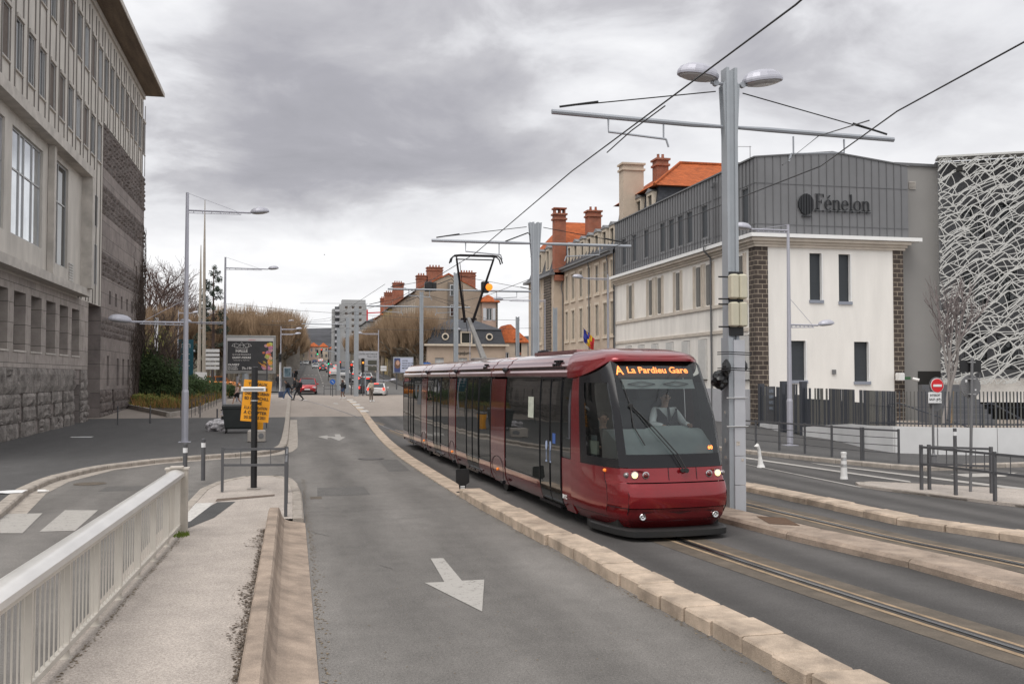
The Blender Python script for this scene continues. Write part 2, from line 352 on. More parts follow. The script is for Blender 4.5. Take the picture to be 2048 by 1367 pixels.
# tramway and bus lanes
strip('tramway',[(4.1,-20),(4.15,8.2),(3.7,18),(3.4,32),(3.5,41),(4.3,62)],[(30,-20),(30,8.2),(30,18),(30,32),(30,41),(30,62)],M['track'],-.002)
strip('crossing_plaza',[(-11,62),(-14,75),(-16,96)],[(20,62),(22,75),(20,96)],M['plaza'],.002,step=4)
strip('side_street',[(-60,97),(-60,104)],[(30,97),(30,104)],M['far'],.002)
XL=lambda y: .2+(y-110)*.019
XR=lambda y: 13+(y-110)*.029
strip('avenue',[(XL(y),y) for y in (97,110,130,1000)],[(XR(y),y) for y in (97,110,130,1000)],M['far'],.004,step=12)
strip('avenue_pavement',[(XL(y)-5,y) for y in (104,130,1000)],[(XL(y),y) for y in (104,130,1000)],M['walk'],.10,step=12); strip('avenue_pavement',[(XR(y),y) for y in (112,130,1000)],[(XR(y)+6,y) for y in (112,130,1000)],M['walk'],.10,step=12)
def kerb(name,pts,w,h,mt,seg=1.0,side=1,z0=-.05,ch=.03,gap=.01,jit=0.0,zoff=0,label=None):
    "row of kerb stones along polyline pts (road edge), width w to side, height h"
    mb=MB(); P=[Vector((*p,0)) for p in pts]; dist=[0]
    for a,b in zip(P,P[1:]): dist.append(dist[-1]+(b-a).length)
    def at(s):
        for i in range(len(P)-1):
            if s<=dist[i+1]+1e-6:
                t=(s-dist[i])/(dist[i+1]-dist[i]); return P[i].lerp(P[i+1],t)
        return P[-1]
    s=0; rr=random.Random(3)
    def off(s):
        a,b=at(max(0,s-.05)),at(min(dist[-1],s+.05)); d=(b-a).normalized(); return Vector((d.y,-d.x,0))*side
    while s<dist[-1]-.1:
        e_=min(s+seg*(1+rr.uniform(-jit,jit)*.3),dist[-1]); jz=rr.uniform(-jit,jit)*.1; jx=rr.uniform(-jit,jit)*.15
        rings=[]
        for q,inset in ((s+gap,1),(s+gap+.02,0),(e_-gap-.02,0),(e_-gap,1)):
            q=min(max(q,0),dist[-1]); a=at(q); n_=off((s+e_)/2 if seg<2 else q); z=zt(a.y)+zoff; k=.012*inset
            hh=h+jz
            rings.append([a+n_*(jx+k)+Vector((0,0,z+z0)),a+n_*(jx+k)+Vector((0,0,z+hh-ch)),a+n_*(jx+ch+k)+Vector((0,0,z+hh-k)),a+n_*(jx+w-ch*.6)+Vector((0,0,z+hh-k)),a+n_*(jx+w-k)+Vector((0,0,z+hh-ch*.6)),a+n_*(jx+w-k)+Vector((0,0,z+z0))])
        mb.loft(rings); s=e_
    o=mb.build(name,mt,kind='structure'); return o
K1=[(-4.9,-12),(-4.95,10),(-5.2,20),(-5.7,24),(-5.75,26.6),(-5.2,29.6),(-3.9,31.8),(-2.17,33.3),(-1.2,33.9),(-.7,34.6),(-.4,35.6),(-.2,37.5),(-.15,42),(-.1,60)]
K1b=[(p[0],p[1]) for p in K1]
# left pavement (raised) – its edge follows the kerb
pv=MB(); L_=[]; 
inn=[(x-.26,y) for x,y in K1[:6]]+[(-4.1,32.05),(-2.33,33.58),(-1.4,34.17),(-.95,34.78),(-.66,35.75),(-.47,37.5),(-.42,42),(-.37,60)]
rows=[[(-14,y,.115+zt(y)),(x,y,.115+zt(y))] for x,y in inn]; pv.grid(rows); pv.build('pavement',M['walk'],kind='structure')
strip('plaza_pavement',[(-16,60),(-22,96)],[(-.3,60),(-.3,96)],M['plaza'],.118,step=4)
kerb('kerb',K1[:-1]+[(-.1,96)],.27,.125,M['kerb'],1.0,side=-1)
gut=[(x+.36,y) for x,y in K1[:6]]+[(-3.75,31.4),(-1.95,32.9),(-.88,33.45),(-.3,34.4),(.02,35.6),(.2,37.5),(.24,42),(.28,60),(.28,96)]
gk=MB(); gk.grid([[(a[0],a[1],zt(a[1])+.005),(b[0],b[1],zt(b[1])+.005)] for a,b in zip(K1[:-1]+[(-.1,60),(-.1,96)],gut)]); gk.build('gutter',M['kerb'],kind='structure')
# refuge island with footpath
isl=[(-2.1,-12),(-2.1,17),(-2.0,23.5),(-1.75,25.0),(-1.2,26.0),(-.6,26.2),(-.15,25.6),(.02,24.5),(.02,18.2),(-.38,18.2),(-.38,-12)]
im=MB(); im.poly([(x,y,.085) for x,y in isl]); im.build('footpath',M['pink'],kind='structure')
kerb('island_kerb',[(-2.1,17.3),(-2.05,21),(-2.0,23.5),(-1.75,25.0),(-1.2,26.1),(-.5,26.3),(-.05,25.8),(.12,24.6),(.22,22),(.22,18.2)][::-1],.2,.1,M['kerb'],1.0,side=-1)
pt=MB(); pt.poly([(-1.9,16.6,.089),(-1.35,18.6,.089),(-1.1,20.9,.089),(-1.45,20.9,.089),(-1.7,19.2,.089),(-2.0,17.6,.089)]); pt.build('asphalt_patch',M['dark'],kind='structure')
pt=MB(); pt.poly([(-2.0,17.9,.09),(-1.72,18.2,.09),(-1.5,20.8,.09),(-1.98,20.8,.09)]); pt.build('tactile_paving',M['paint'],kind='structure')
pt=MB(); pt.poly([(-1.5,21.0,.09),(-.35,21.7,.09),(-.35,22.0,.09),(-1.5,21.45,.09)]); pt.build('cobble_strip',mat('cobbles',(.12,.09,.07),.9,var=.4,vs=12,bump=.8,bs=14),kind='structure')
# concrete splash wall beside the footpath
wl=MB(); rings=[]
for y in (-12,0,4,8,12,15,17.6,18.15):
    e_=0 if y<18 else .03
    rings.append([(-.40,y,0),(-.385,y,.30-e_),(-.365,y,.33-e_),(-.225,y,.33-e_),(-.20,y,.30-e_),(-.165,y,.16),(-.12,y,.09),(-.03,y,.055),(.24,y,.012),(.24,y,-.02)])
wl.loft(rings); wl.build('kerb_wall',M['sandc'],kind='structure')
dirt=MB(); rr=random.Random(5)
for i in range(2600):
    y=rr.uniform(7,17); s_=.004+.015*rr.random()**2; x=-.41-abs(rr.gauss(0,.03+.07*abs(sin(y*1.7)*sin(y*.6+1)))); a=rr.uniform(0,6.3)
    dirt.poly([(x+s_*cos(a+k*1.57+rr.uniform(-.4,.4)),y+s_*1.6*sin(a+k*1.57+rr.uniform(-.4,.4)),.0865+i*.00001) for k in range(4)])
dirt.build('dirt_along_wall',mat('dirt',(.10,.075,.055),.95,var=.4,vs=20),kind='stuff')
# granite block kerb between lane and tramway
KL=[(4.22,-8),(4.2,6),(4.1,9.6),(3.98,11.7),(3.9,14.1),(3.69,17.8),(3.55,21.5)]
kerb('median_kerb',KL,.46,.17,M['granite'],.62,side=1,jit=.16,ch=.022,gap=.013)
KL2=[(3.55,21.6),(3.45,26),(3.38,32),(3.45,38),(3.52,41),(3.9,52),(4.25,62),(4.4,72),(4.4,84)]
kerb('flush_kerb',KL2,.42,.03,M['granite'],1.2,side=1,ch=.008,gap=.004)
# central median between the two tracks
MD=[(8.75,-6),(8.42,8),(8.34,10.1),(8.2,12.4),(7.79,14.4),(7.49,16.6),(7.30,19),(7.1,24),(6.85,32),(6.8,50)]
kerb('tramway_median',MD,.72,.13,M['sandc'],2.6,side=1,ch=.05,gap=.008)
K3=[(12.2,-5),(11.6,10),(11.28,13.2),(10.41,15.7),(10.25,18.9),(10.04,21.3),(9.7,26),(9.4,34),(9.4,60)]
kerb('bus_lane_kerb',K3,.5,.13,M['granite'],.95,side=1,jit=.12,ch=.03,gap=.01)
gr=MB(); gr.poly([(8.05,16.4,.136),(8.45,16.1,.136),(8.25,15.2,.136),(7.85,15.5,.136)]); gr.build('drain_grate',mat('rust',(.10,.055,.03),.9,var=.4,vs=30),kind='structure')
# rails: steel in groove with tan filler
def railx(Y):
    if Y>15.5: return 5.22+.0215*(38-Y)+.00055*(38-Y)**2 if Y<38 else 5.22-(.0215)*(Y-38)-.0016*(Y-38)**2
    d=15.5-Y; return 5.98+.085*d+.0035*d*d
def railx2(Y): 
    return ln(Y,[(-10,11.2),(8,10.35),(12,9.88),(14.2,9.46),(19.2,9.04),(30,8.6),(60,8.4)])
for fx,y0,y1 in ((railx,-8,96),(railx2,-8,60)):
    ys_=[y0+(y1-y0)*i/90 for i in range(91)]; ysn=[y for y in ys_ if y<62]
    for nm,a,b,dz,mt in (('rail_bed_stain',-.46,.46,.002,M['brown']),('rail_filler',-.17,-.095,.006,M['tan']),('rail_filler',.105,.17,.006,M['tan']),('rail_groove',-.095,.105,.008,M['rub']),('rail',-.035,.03,.016,M['steel'])):
        mb=MB(); mb.grid([[(fx(y)+a,y,zt(y)+dz),(fx(y)+b,y,zt(y)+dz)] for y in (ys_ if nm=='rail' else ysn)]); mb.build(nm,mt,kind='structure')
# painted marks
def mark(pts,name='road_marking',dz=.007,mt=None):
    mb=MB(); mb.poly([(x,y,zt(y)+dz) for x,y in pts]); return mb.build(name,mt or M['wornp'],kind='structure')
def wornpaint():
    m=new_mat('worn_paint'); nt=m.node_tree; n=nt.nodes; l=nt.links; p=n['Principled BSDF']; p.inputs['Roughness'].default_value=.75
    g=n.new('ShaderNodeNewGeometry'); t=n.new('ShaderNodeTexVoronoi'); t.feature='DISTANCE_TO_EDGE'; t.inputs['Scale'].default_value=11; l.new(g.outputs['Position'],t.inputs['Vector'])
    t2=n.new('ShaderNodeTexNoise'); t2.inputs['Scale'].default_value=5; t2.inputs['Detail'].default_value=8; t2.inputs['Roughness'].default_value=.7; l.new(g.outputs['Position'],t2.inputs['Vector'])
    a=n.new('ShaderNodeMapRange'); a.inputs[1].default_value=.0; a.inputs[2].default_value=.07; l.new(t.outputs['Distance'],a.inputs[0])
    b=n.new('ShaderNodeMapRange'); b.inputs[1].default_value=.40; b.inputs[2].default_value=.50; l.new(t2.outputs['Fac'],b.inputs[0])
    x=n.new('ShaderNodeMath'); x.operation='MAXIMUM'; l.new(a.outputs[0],x.inputs[0]); l.new(b.outputs[0],x.inputs[1])
    mx_=n.new('ShaderNodeMix'); mx_.data_type='RGBA'; mx_.inputs[6].default_value=(.15,.14,.125,1); mx_.inputs[7].default_value=(.36,.34,.315,1); l.new(x.outputs[0],mx_.inputs[0])
    t3=n.new('ShaderNodeTexNoise'); t3.inputs['Scale'].default_value=80; l.new(g.outputs['Position'],t3.inputs['Vector'])
    r2=n.new('ShaderNodeMapRange'); r2.inputs[3].default_value=.8; r2.inputs[4].default_value=1.2; l.new(t3.outputs['Fac'],r2.inputs[0])
    mm=n.new('ShaderNodeVectorMath'); mm.operation='SCALE'; l.new(mx_.outputs[2],mm.inputs[0]); l.new(r2.outputs[0],mm.inputs['Scale']); l.new(mm.outputs[0],p.inputs['Base Color'])
    return m
M['wornp']=wornpaint()
def G2(*ps): return [tuple(GT(x,y)[:2]) for x,y in ps]
mark([(1.95,14.25),(2.13,14.25),(2.13,12.63),(2.42,12.63),(2.07,10.93),(1.65,12.6),(1.90,12.6)])
mark(G2((635,873),(655,870),(655,872),(671,873),(669,868),(680,868),(682,873),(691,874),(678,881),(662,875),(655,875),(655,878)))
mark(G2((1477,912),(1820,962),(1822,965),(1477,915)),dz=.009); mark(G2((1475,925),(1478,925),(1725,974),(1720,975)),dz=.009)
mark(G2((1620,925),(2048,976),(2048,981),(1640,929)),dz=.0095)
mark(G2((1900,948),(2035,945),(2010,953),(1935,954)),dz=.009)
mark(G2((0,1028),(85,1026),(45,1066),(0,1066)),dz=.006,mt=M['wornp']); mark(G2((130,1020),(196,1020),(150,1061),(79,1063)),dz=.006)
mark(G2((597,797),(676,806),(676,808),(597,799)),dz=.008); 
for k in range(9): mark([(4.42+.42*(k%2),66+k*2.1),(4.95+.1*(k%2),66+k*2.1),(4.95,68+k*2.1),(4.42,68+k*2.1)],dz=.035,mt=M['paint']) if k%2==0 else None
for i,y in enumerate(range(125,600,13)): mark([(XL(y)+3.2,y),(XL(y)+3.4,y),(XL(y)+3.5,y+4),(XL(y)+3.3,y+4)],dz=.02)
mark([(XL(118)+6.3,118),(XL(118)+6.6,118),(XL(250)+6.9,250),(XL(250)+6.6,250)],dz=.02)
for k in range(9): mark([(XL(190)+.4+k*.7,190),(XL(190)+.75+k*.7,190),(XL(190)+.75+k*.7,193.5),(XL(190)+.4+k*.7,193.5)],dz=.02)
def disc(x,y,r,name,mt,dz=.008,ry=None):
    mb=MB(); mb.poly([(x+r*cos(k*pi/14),y+(ry or r)*sin(k*pi/14),zt(y)+dz) for k in range(28)]); return mb.build(name,mt,kind='structure')
g_=GT(742,917); disc(g_.x,g_.y,.42,'manhole_cover',M['rub'],.005); disc(g_.x,g_.y,.34,'manhole_cover',mat('iron',(.09,.08,.075),.6,var=.3,vs=30),.009)
g_=GT(180,967); disc(g_.x,g_.y,.38,'manhole_cover',M['brown'],.006)
mb=MB(); g_=GT(632,995); mb.box(g_.x-.12,g_.x+.12,g_.y-.2,g_.y+.2,0,.006); mb.build('drain_cover',M['brown'],kind='structure')
# cracks in the asphalt
ck=MB(); rr=random.Random(9)
for (x0,y0,x1,y1) in ((.5,18.0,1.9,18.2),(1.9,18.4,2.7,18.5),(.4,20.3,1.4,20.6),(.3,19.6,3.4,19.9),(.35,26.5,3.3,26.9),(-4.6,23.5,-2.4,24.4),(1.2,13.9,1.35,13.6),(.35,17.1,.6,16.6)):
    p=[(x0+(x1-x0)*t/12,y0+(y1-y0)*t/12+rr.uniform(-.03,.03)) for t in range(13)]
    ck.grid([[(x-.003,y-.005,.004),(x+.003,y+.005,.004)] for x,y in p])
ck.build('road_crack',M['rub'],kind='structure')
for (x0,y0,x1,y1,mt) in ((.55,22.2,1.7,23.9,'dark'),(2.6,27.5,3.2,31.5,'dark'),(-4.3,24.2,-3.2,25.2,'dark'),(1.1,50,2.2,54.5,'dark')):
    mb=MB(); rr=random.Random(int(y0*10)); mb.poly([(x0,y0,.0035),(x1,y0+rr.uniform(-.1,.1),.0035),(x1+rr.uniform(-.05,.05),y1,.0035),(x0+.04,y1,.0035)]); mb.build('asphalt_repair',M['repair'],kind='structure')
# debris that gathers along kerbs and gutters
db_=MB(); rr=random.Random(33)
for i in range(2300):
    q=rr.random()
    if q<.35: y=rr.uniform(7,34); x=ln(y,[(b,a) for a,b in KL+KL2[1:]])-abs(rr.gauss(0,.05))-.01; z=.004
    elif q<.6: y=rr.uniform(7,26); x=.27+abs(rr.gauss(0,.05)) if y<18 else .25+abs(rr.gauss(0,.05)); z=.004
    elif q<.75: y=rr.uniform(8,17.2); x=-1.70-.026*(17-y)+abs(rr.gauss(0,.03)); z=.088
    else: y=rr.uniform(7,30); x=rr.uniform(.4,3.4); z=.0045
    s_=rr.uniform(.004,.014)*(1.5 if q<.75 else 1); a=rr.uniform(0,6.3); db_.poly([(x+s_*cos(a+k*2.1),y+s_*1.5*sin(a+k*2.1),z+.0005*k) for k in range(3)])
db_.build('kerb_debris',mat('debris',(.10,.07,.045),.95,var=.6,vs=25,var2=(.28,.22,.15)),kind='stuff')
# right pavement
RP=[(60,25.4),(24,25.2),(19,24.9),(17.7,24.5),(17.1,24.5),(16.75,24.9),(16.5,25.5),(15.9,27.5),(15.3,30),(14.9,31.8),(14.4,36),(14.2,60)]
rp=MB(); rp.poly([(x+.1,y+(.1 if y<25 else 0),.12) for x,y in RP[:-1]]+[(14.3,47,.12),(60,47,.12)]); rp.grid([[(14.4,y,.12+zt(y)),(60,y,.12+zt(y))] for y in (47,50,55,60)]); rp.build('pavement',M['walk'],kind='structure')
kerb('kerb',RP,.17,.13,M['kerb'],1.0,side=1)
# right island
ri=[(13.1,21.3),(13.2,20.6),(14.0,17.9),(15.2,14.5),(17,12),(19,12),(17.6,16.5),(16.3,19.4),(14.9,20.9),(13.8,21.9),(13.3,21.8)]
im=MB(); im.prism(ri,-.02,.06); im.build('traffic_island',M['pink'],kind='structure')
kerb('island_kerb',ri+[ri[0]],.14,.068,M['kerb'],1.0,side=-1)
# far hill beyond the avenue
hm=MB(); rows=[]; rr=random.Random(2)
hills=mat('hill_scrub_haze_tint',(.024,.025,.032),.95,var=.5,vs=.010,fine=.4,fs=.08,var2=(.052,.052,.06))  # blue of distance haze is mixed into the scrub colour
for j in range(12):
    y=1500+j*140; row=[]
    for i in range(60):
        x=-1700+i*70; h=30+ (j/11)**.8*132*(1-.12*abs(math.sin(i*.19)))*math.exp(-((x+100)/1500)**2)+rr.uniform(-6,6)
        row.append((x,y,h))
    rows.append(row)
rows.append([(p[0],p[1]+400,0) for p in rows[-1]])
hm.grid(rows); hm.build('hill',hills,kind='structure',smooth=True)
# park slope on the left, far side of the side street
pk=MB(); rows=[]
for j,y in enumerate([104,112,120,135,155,180,220,300,420]):
    row=[]
    for x in (-150,-110,-80,-60,-45,-35,-26,-16):
        row.append((x,y,zt(y)-.02+max(0,min(1,(-x-18)/40))*max(0,min(1,(y-112)/40))*11))
    rows.append(row)
pk.grid(rows); pk.build('park_slope',mat('park_soil',(.075,.07,.04),.95,var=.4,vs=.4,fine=.3,fs=5),kind='structure',smooth=True)
# ---------------- building materials ----------------
X3=Vector((1,0,0)); Y3=Vector((0,1,0)); Z3=Vector((0,0,1))
M['panel']=mat('cladding_panel_grey',(.54,.505,.46),.7,var=.16,vs=1.2,fine=.06,stretch=(1,1,.35),bump=.1,bs=30)
M['ledge']=mat('cast_stone_ledge',(.50,.465,.425),.8,var=.2,vs=1.5,fine=.1)
M['ash']=brick('ashlar_grey',(.38,.335,.31),(.32,.285,.26),(.09,.08,.075),1.33,.79,'XY',.012,nvar=.2)
M['smooth']=brick('smooth_dark_ashlar',(.27,.235,.22),(.22,.19,.18),(.07,.06,.055),2.1,.83,'XY',.012,nvar=.22)
M['rough']=mat('rock_faced_stone',(.13,.108,.10),.9,var=.35,vs=2.2,bump=.9,bs=9,fine=.25,fs=16)
M['rubble']=mat('rubble_base_stone',(.20,.178,.162),.9,var=.4,vs=1.8,bump=.9,bs=7,fine=.25,fs=14,var2=(.30,.27,.25))
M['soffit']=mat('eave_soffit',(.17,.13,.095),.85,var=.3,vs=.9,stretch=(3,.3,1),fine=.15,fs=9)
M['alu']=mat('grey_aluminium',(.42,.42,.42),.4,metal=.4,var=.05)
M['dglass']=glassmat('dark_window_glass',(.022,.026,.028),.04)
M['lglass']=mat('reflecting_glass',(.62,.65,.68),.06,metal=.85,var=.25,vs=.5)
M['blind']=mat('closed_brown_blind',(.12,.095,.08),.8,var=.2,vs=6)
M['wblind']=mat('white_blind',(.55,.54,.52),.8,var=.05)
# ---------------- stone office building on the left ----------------
BX=-10.8
ob=thing('office_building',(BX,34,0),'long grey stone and panel office block with flat overhanging roof, left of street','building')
o0=Vector((BX,30,0)); U=Y3; NN=X3
W=Vector  # shorthand
def Yo(*a): return [y-30 for y in a]
colo=[(42.7+2.65*k-30,42.7+2.65*k+1.8-30,3.66,6.03,.75) for k in range(-4,6) if 42.7+2.65*k+1.8<57.4]
mb=MB(); facade(mb,o0,U,NN,27.4,2.98,6.62,colo,.75); mb.build('colonnade_wall',M['ash'],ob,world=True)
for q in colo: window(ob,o0,U,NN,q,M['alu'],M['dglass'],.75,.05,mull=(.5,),trans=(.3,))
mb=MB()
for q in colo: mb.obox(o0+W((-.3,q[0]-.05,3.60)),X3*.34,Y3*1.9,Z3*.07)
mb.build('sill_course',M['ledge'],ob,world=True)
# rubble base: irregular rock-faced blocks
def rubble(mb,x,y0,y1,z0,z1,rr,skip=(),hmin=.35):
    z=z0
    while z<z1-.05:
        h=rr.choice((.42,.55,.62,.75,.9)); h=min(h,z1-z); 
        if z1-z-h<.3: h=z1-z
        y=y0-rr.random()*.8
        while y<y1:
            wd=rr.uniform(.35,1.25); a,b=max(y,y0),min(y+wd,y1); y+=wd
            if b-a<.08: continue
            if any(a<s[1] and b>s[0] and z<s[3] and z+h>s[2] for s in skip): 
                s=[s for s in skip if a<s[1] and b>s[0] and z<s[3] and z+h>s[2]][0]
                if a<s[0]-.12: b=s[0]
                elif b>s[1]+.12: a=s[1]
                else: continue
            hh=[(z,z+h)]
            if h>.6 and rr.random()<.45 and b-a<.8: m_=z+h*rr.uniform(.35,.65); hh=[(z,m_),(m_,z+h)]
            for c,d in hh:
                g=.012; pr=rr.uniform(.02,.10); n=4; rows=[]
                for i in range(n+1):
                    row=[]
                    for j in range(n+1):
                        e_=(i in (0,n)) or (j in (0,n)); 
                        xx=x-.05+(.03+rr.uniform(-.012,.012) if e_ else .05+pr+rr.uniform(-.035,.035))
                        row.append((xx,a+g+(b-a-2*g)*j/n,c+g+(d-c-2*g)*i/n))
                    rows.append(row)
                mb.grid([[(x-.12,p[1],p[2]) for p in rows[0]]]+rows+[[(x-.12,p[1],p[2]) for p in rows[-1]]])
                mb.grid([[(x-.12,r[0][1],r[0][2]) for r in rows],[r[0] for r in rows]]); mb.grid([[r[-1] for r in rows],[(x-.12,r[-1][1],r[-1][2]) for r in rows]])
        z+=h
rr=random.Random(11)
doors=[(54.0,55.6,0,2.2)]
bw=[(y,y+.42,.65,1.75) for y in (43.6,46.3,48.9,51.3)]
mb=MB(); rubble(mb,BX+.03,30,57.4,.0,2.98,rr,skip=doors+bw); mb.build('rubble_base',M['rubble'],ob,world=True)
mb=MB(); facade(mb,W((BX-.06,30,0)),U,NN,27.4,0,2.98,[(a-30,b-30,c,d,.5) for a,b,c,d in doors+bw],.5); mb.build('mortar_core',M['smooth'],ob,world=True)
mb=MB(); mb.box(BX-.55,BX-.5,53.95,55.65,0.1,2.22); mb.build('door',mat('grey_door',(.09,.095,.10),.5,var=.05),ob,world=True)
for a,b,c,d in bw: window(ob,W((BX-.06,0,0)),U,NN,(a,b,c,d,.5),M['alu'],M['dglass'])
# recessed entrance
mb=MB(); mb.box(BX-1.6,BX-1.2,57.4,60.9,0,6.6); mb.quad((BX-1.25,57.4,0),(BX,57.4,0),(BX,57.4,6.62),(BX-1.25,57.4,6.62)); mb.quad((BX-1.25,57.4,6.6),(BX,57.4,6.6),(BX,60.9,6.6),(BX-1.25,60.9,6.6)); mb.build('entrance_recess',M['smooth'],ob,world=True)
mb=MB(); mb.box(BX-1.19,BX-1.12,57.8,59.9,.1,3.2,0); mb.box(BX-1.11,BX-1.05,57.7,59.95,3.2,4.0,1); mb.build('glazed_door',[M['dglass'],M['alu']],ob,world=True)
mb=MB(); mb.tube([(BX-.95,60.88,2.75),(BX-.95,60.6,2.75)],.16,10); mb.build('wall_lamp',mat('amber_lamp',(.25,.16,.06),.4),ob,world=True)
# upper panel facade
up=[]
for k in range(-4,19):
    y=42.3+1.88*k-30
    if y<0: continue
    up.append((y,y+.92,18.95,21.2,.05))
    if y+30<59.5: up.append((y,y+.92,14.8,16.85,.05))
for y in (54.85,56.75,58.7): up+= [(y-30,y-30+.85,10.95,12.75,.05),(y-30,y-30+.85,7.7,10.0,.05)]
mb=MB(); facade(mb,W((BX,30,0)),U,NN,46.4,17.35,22.9,[q for q in up if q[2]>17],.05)
facade(mb,W((BX,30,0)),U,NN,30.9,6.62,17.35,[q for q in up if q[2]<17],.05)
mb.quad((BX,76.4,0),(BX-25,76.4,0),(BX-25,76.4,22.9),(BX,76.4,22.9)); mb.quad((BX-25,30,0),(BX,30,0),(BX,30,22.9),(BX-25,30,22.9))
mb.build('panel_wall',M['panel'],ob,world=True)
mb=MB()
for k in range(-4,19):
    for d in (-.12,1.04):
        y=42.3+1.88*k+d
        if y<30.2: continue
        zz0=17.36 if y>60.7 else (13.4 if y<54.4 else 6.65)
        mb.box(BX+.002,BX+.045,y-.03,y+.03,zz0,22.6)
mb.build('mullion_strips',mat('strip_metal',(.22,.20,.185),.6,var=.2,vs=2,stretch=(1,1,.3)),ob,world=True)
mb=MB()
for k in range(-4,19):
    y=42.3+1.88*k
    if y<30.2: continue
    for z in (18.9,)+((14.75,) if y<59.5 else ()): mb.box(BX+.003,BX+.09,y-.06,y+1.0,z-.06,z)
    for z in (21.22,)+((16.87,) if y<59.5 else ()): mb.box(BX+.003,BX+.10,y-.06,y+1.0,z,z+.16)
mb.build('window_sills',M['ledge'],ob,world=True)
rr=random.Random(4)
for q in up:
    r_=rr.random(); g=M['dglass'] if r_<.55 else (M['lglass'] if r_<.8 else M['blind'])
    window(ob,W((BX,30,0)),U,NN,q,M['alu'],g,.05,.05,mull=(.62,) if r_<.8 else ())
# giant framed bay
fr=[(33.0-30,34.8-30,7.7,12.4,.16),(35.6-30,40.2-30,8.1,12.3,.16),(41.2-30,46.0-30,8.1,12.3,.16),(48.2-30,51.0-30,7.75,12.5,.16)]
mb=MB(); facade(mb,W((BX+.22,30,0)),U,NN,24.5,7.1,12.8,fr,.16,0)
mb.quad((BX,54.5,7.1),(BX+.22,54.5,7.1),(BX+.22,54.5,12.8),(BX,54.5,12.8)); mb.build('bay_wall',M['panel'],ob,world=True)
mb=MB(); mb.box(BX+.005,BX+.75,30,54.7,12.8,13.25); mb.box(BX+.005,BX+.75,54.1,54.7,7.1,12.797); mb.box(BX+.005,BX+.55,30,55.0,6.72,7.1)
mb.box(BX+.235,BX+.5,46.9,47.3,7.1,12.797); mb.build('bay_frame',M['ledge'],ob,world=True)
for q in fr: window(ob,W((BX+.22,30,0)),U,NN,q,M['alu'],M['lglass'] if q[1]-q[0]>3 else M['dglass'],.16,.08,mull=(.3,.45,.72) if q[1]-q[0]>3 else (.4,),trans=(.62,))
mb=MB(); 
for k in range(7): mb.box(BX+.225,BX+.27,51.3,52.2,7.25+k*.13,7.33+k*.13)
mb.build('vent_grille',M['wblind'],ob,world=True)
# dark banded stone wing
segs=[(0,1.84,'b'),(1.84,4.92,'s'),(4.92,6.08,'r'),(6.08,8.45,'s'),(8.45,9.85,'r'),(9.85,12.02,'s'),(12.02,13.74,'r'),(13.74,14.72,'s'),(14.72,17.25,'r')]
low=[(63.0-60.9,63.7-60.9,2.05,3.85,.5),(64.7-60.9,65.4-60.9,.3,2.9,.5)]+[(y-60.9,y+.75-60.9,2.05,3.75,.5) for y in (66.4,68.5,70.6,72.7,74.8)]
sm=[(y-60.9,y+.65-60.9,6.95,7.75,.5) for y in (63.4,65.5,67.6,69.7,71.8,73.9)]
mb=MB(); 
for a,b,t in segs:
    if t=='s': facade(mb,W((BX+.02,60.9,0)),U,NN,16.3,a,b,[q for q in low+sm if q[2]>=a-.01 and q[3]<=b] ,.5)
mb.quad((BX-1.4,60.9,0),(BX+.02,60.9,0),(BX+.02,60.9,17.25),(BX-1.4,60.9,17.25)); mb.quad((BX+.02,77.2,0),(BX-20,77.2,0),(BX-20,77.2,17.25),(BX+.02,77.2,17.25))
mb.quad((BX-.2,60.9,17.25),(BX+.02,60.9,17.25),(BX+.02,77.2,17.25),(BX-.2,77.2,17.25))
mb.build('wing_wall',M['smooth'],ob,world=True)
mb=MB(); rr=random.Random(8)
for a,b,t in segs:
    if t=='r':
        z=a
        while z<b-.02:
            h=min(rr.uniform(.26,.4),b-z); h=b-z if b-z-h<.15 else h; y=60.93-rr.random()
            while y<77.2:
                wd=rr.uniform(.5,1.3); c,d=max(y,60.92),min(y+wd,77.25); y+=wd
                if d-c<.1: continue
                p=rr.uniform(.06,.14); n=3; rows=[[(BX+(.02 if i in(0,3) or j in (0,3) else p+rr.uniform(-.04,.03)),c+(d-c)*j/3,z+h*i/3) for j in range(4)] for i in range(4)]; mb.grid(rows)
            z+=h
    if t=='b': rubble(mb,BX+.05,60.9,77.2,a,b,rr,skip=[(64.7,65.4,0,1.9)])
mb.build('rock_faced_bands',M['rough'],ob,world=True)
for q in low+sm: window(ob,W((BX+.02,60.9,0)),U,NN,q,M['black'],M['dglass'],.5,.04)
mb=MB(); mb.box(BX-1.0,BX-.6,64.6,65.5,0,3.0); mb.build('side_door',M['black'],ob,world=True)
# roof slab with deep soffit
mb=MB(); mb.box(BX-26,BX+.12,29,76.55,22.9,23.25,0); mb.box(BX-26,BX+1.35,28,77.0,23.3,23.55,1); mb.box(BX+1.35,BX+1.4,28,77.0,23.27,23.57,2); mb.build('roof',[M['ledge'],M['soffit'],M['ledge']],ob,world=True)
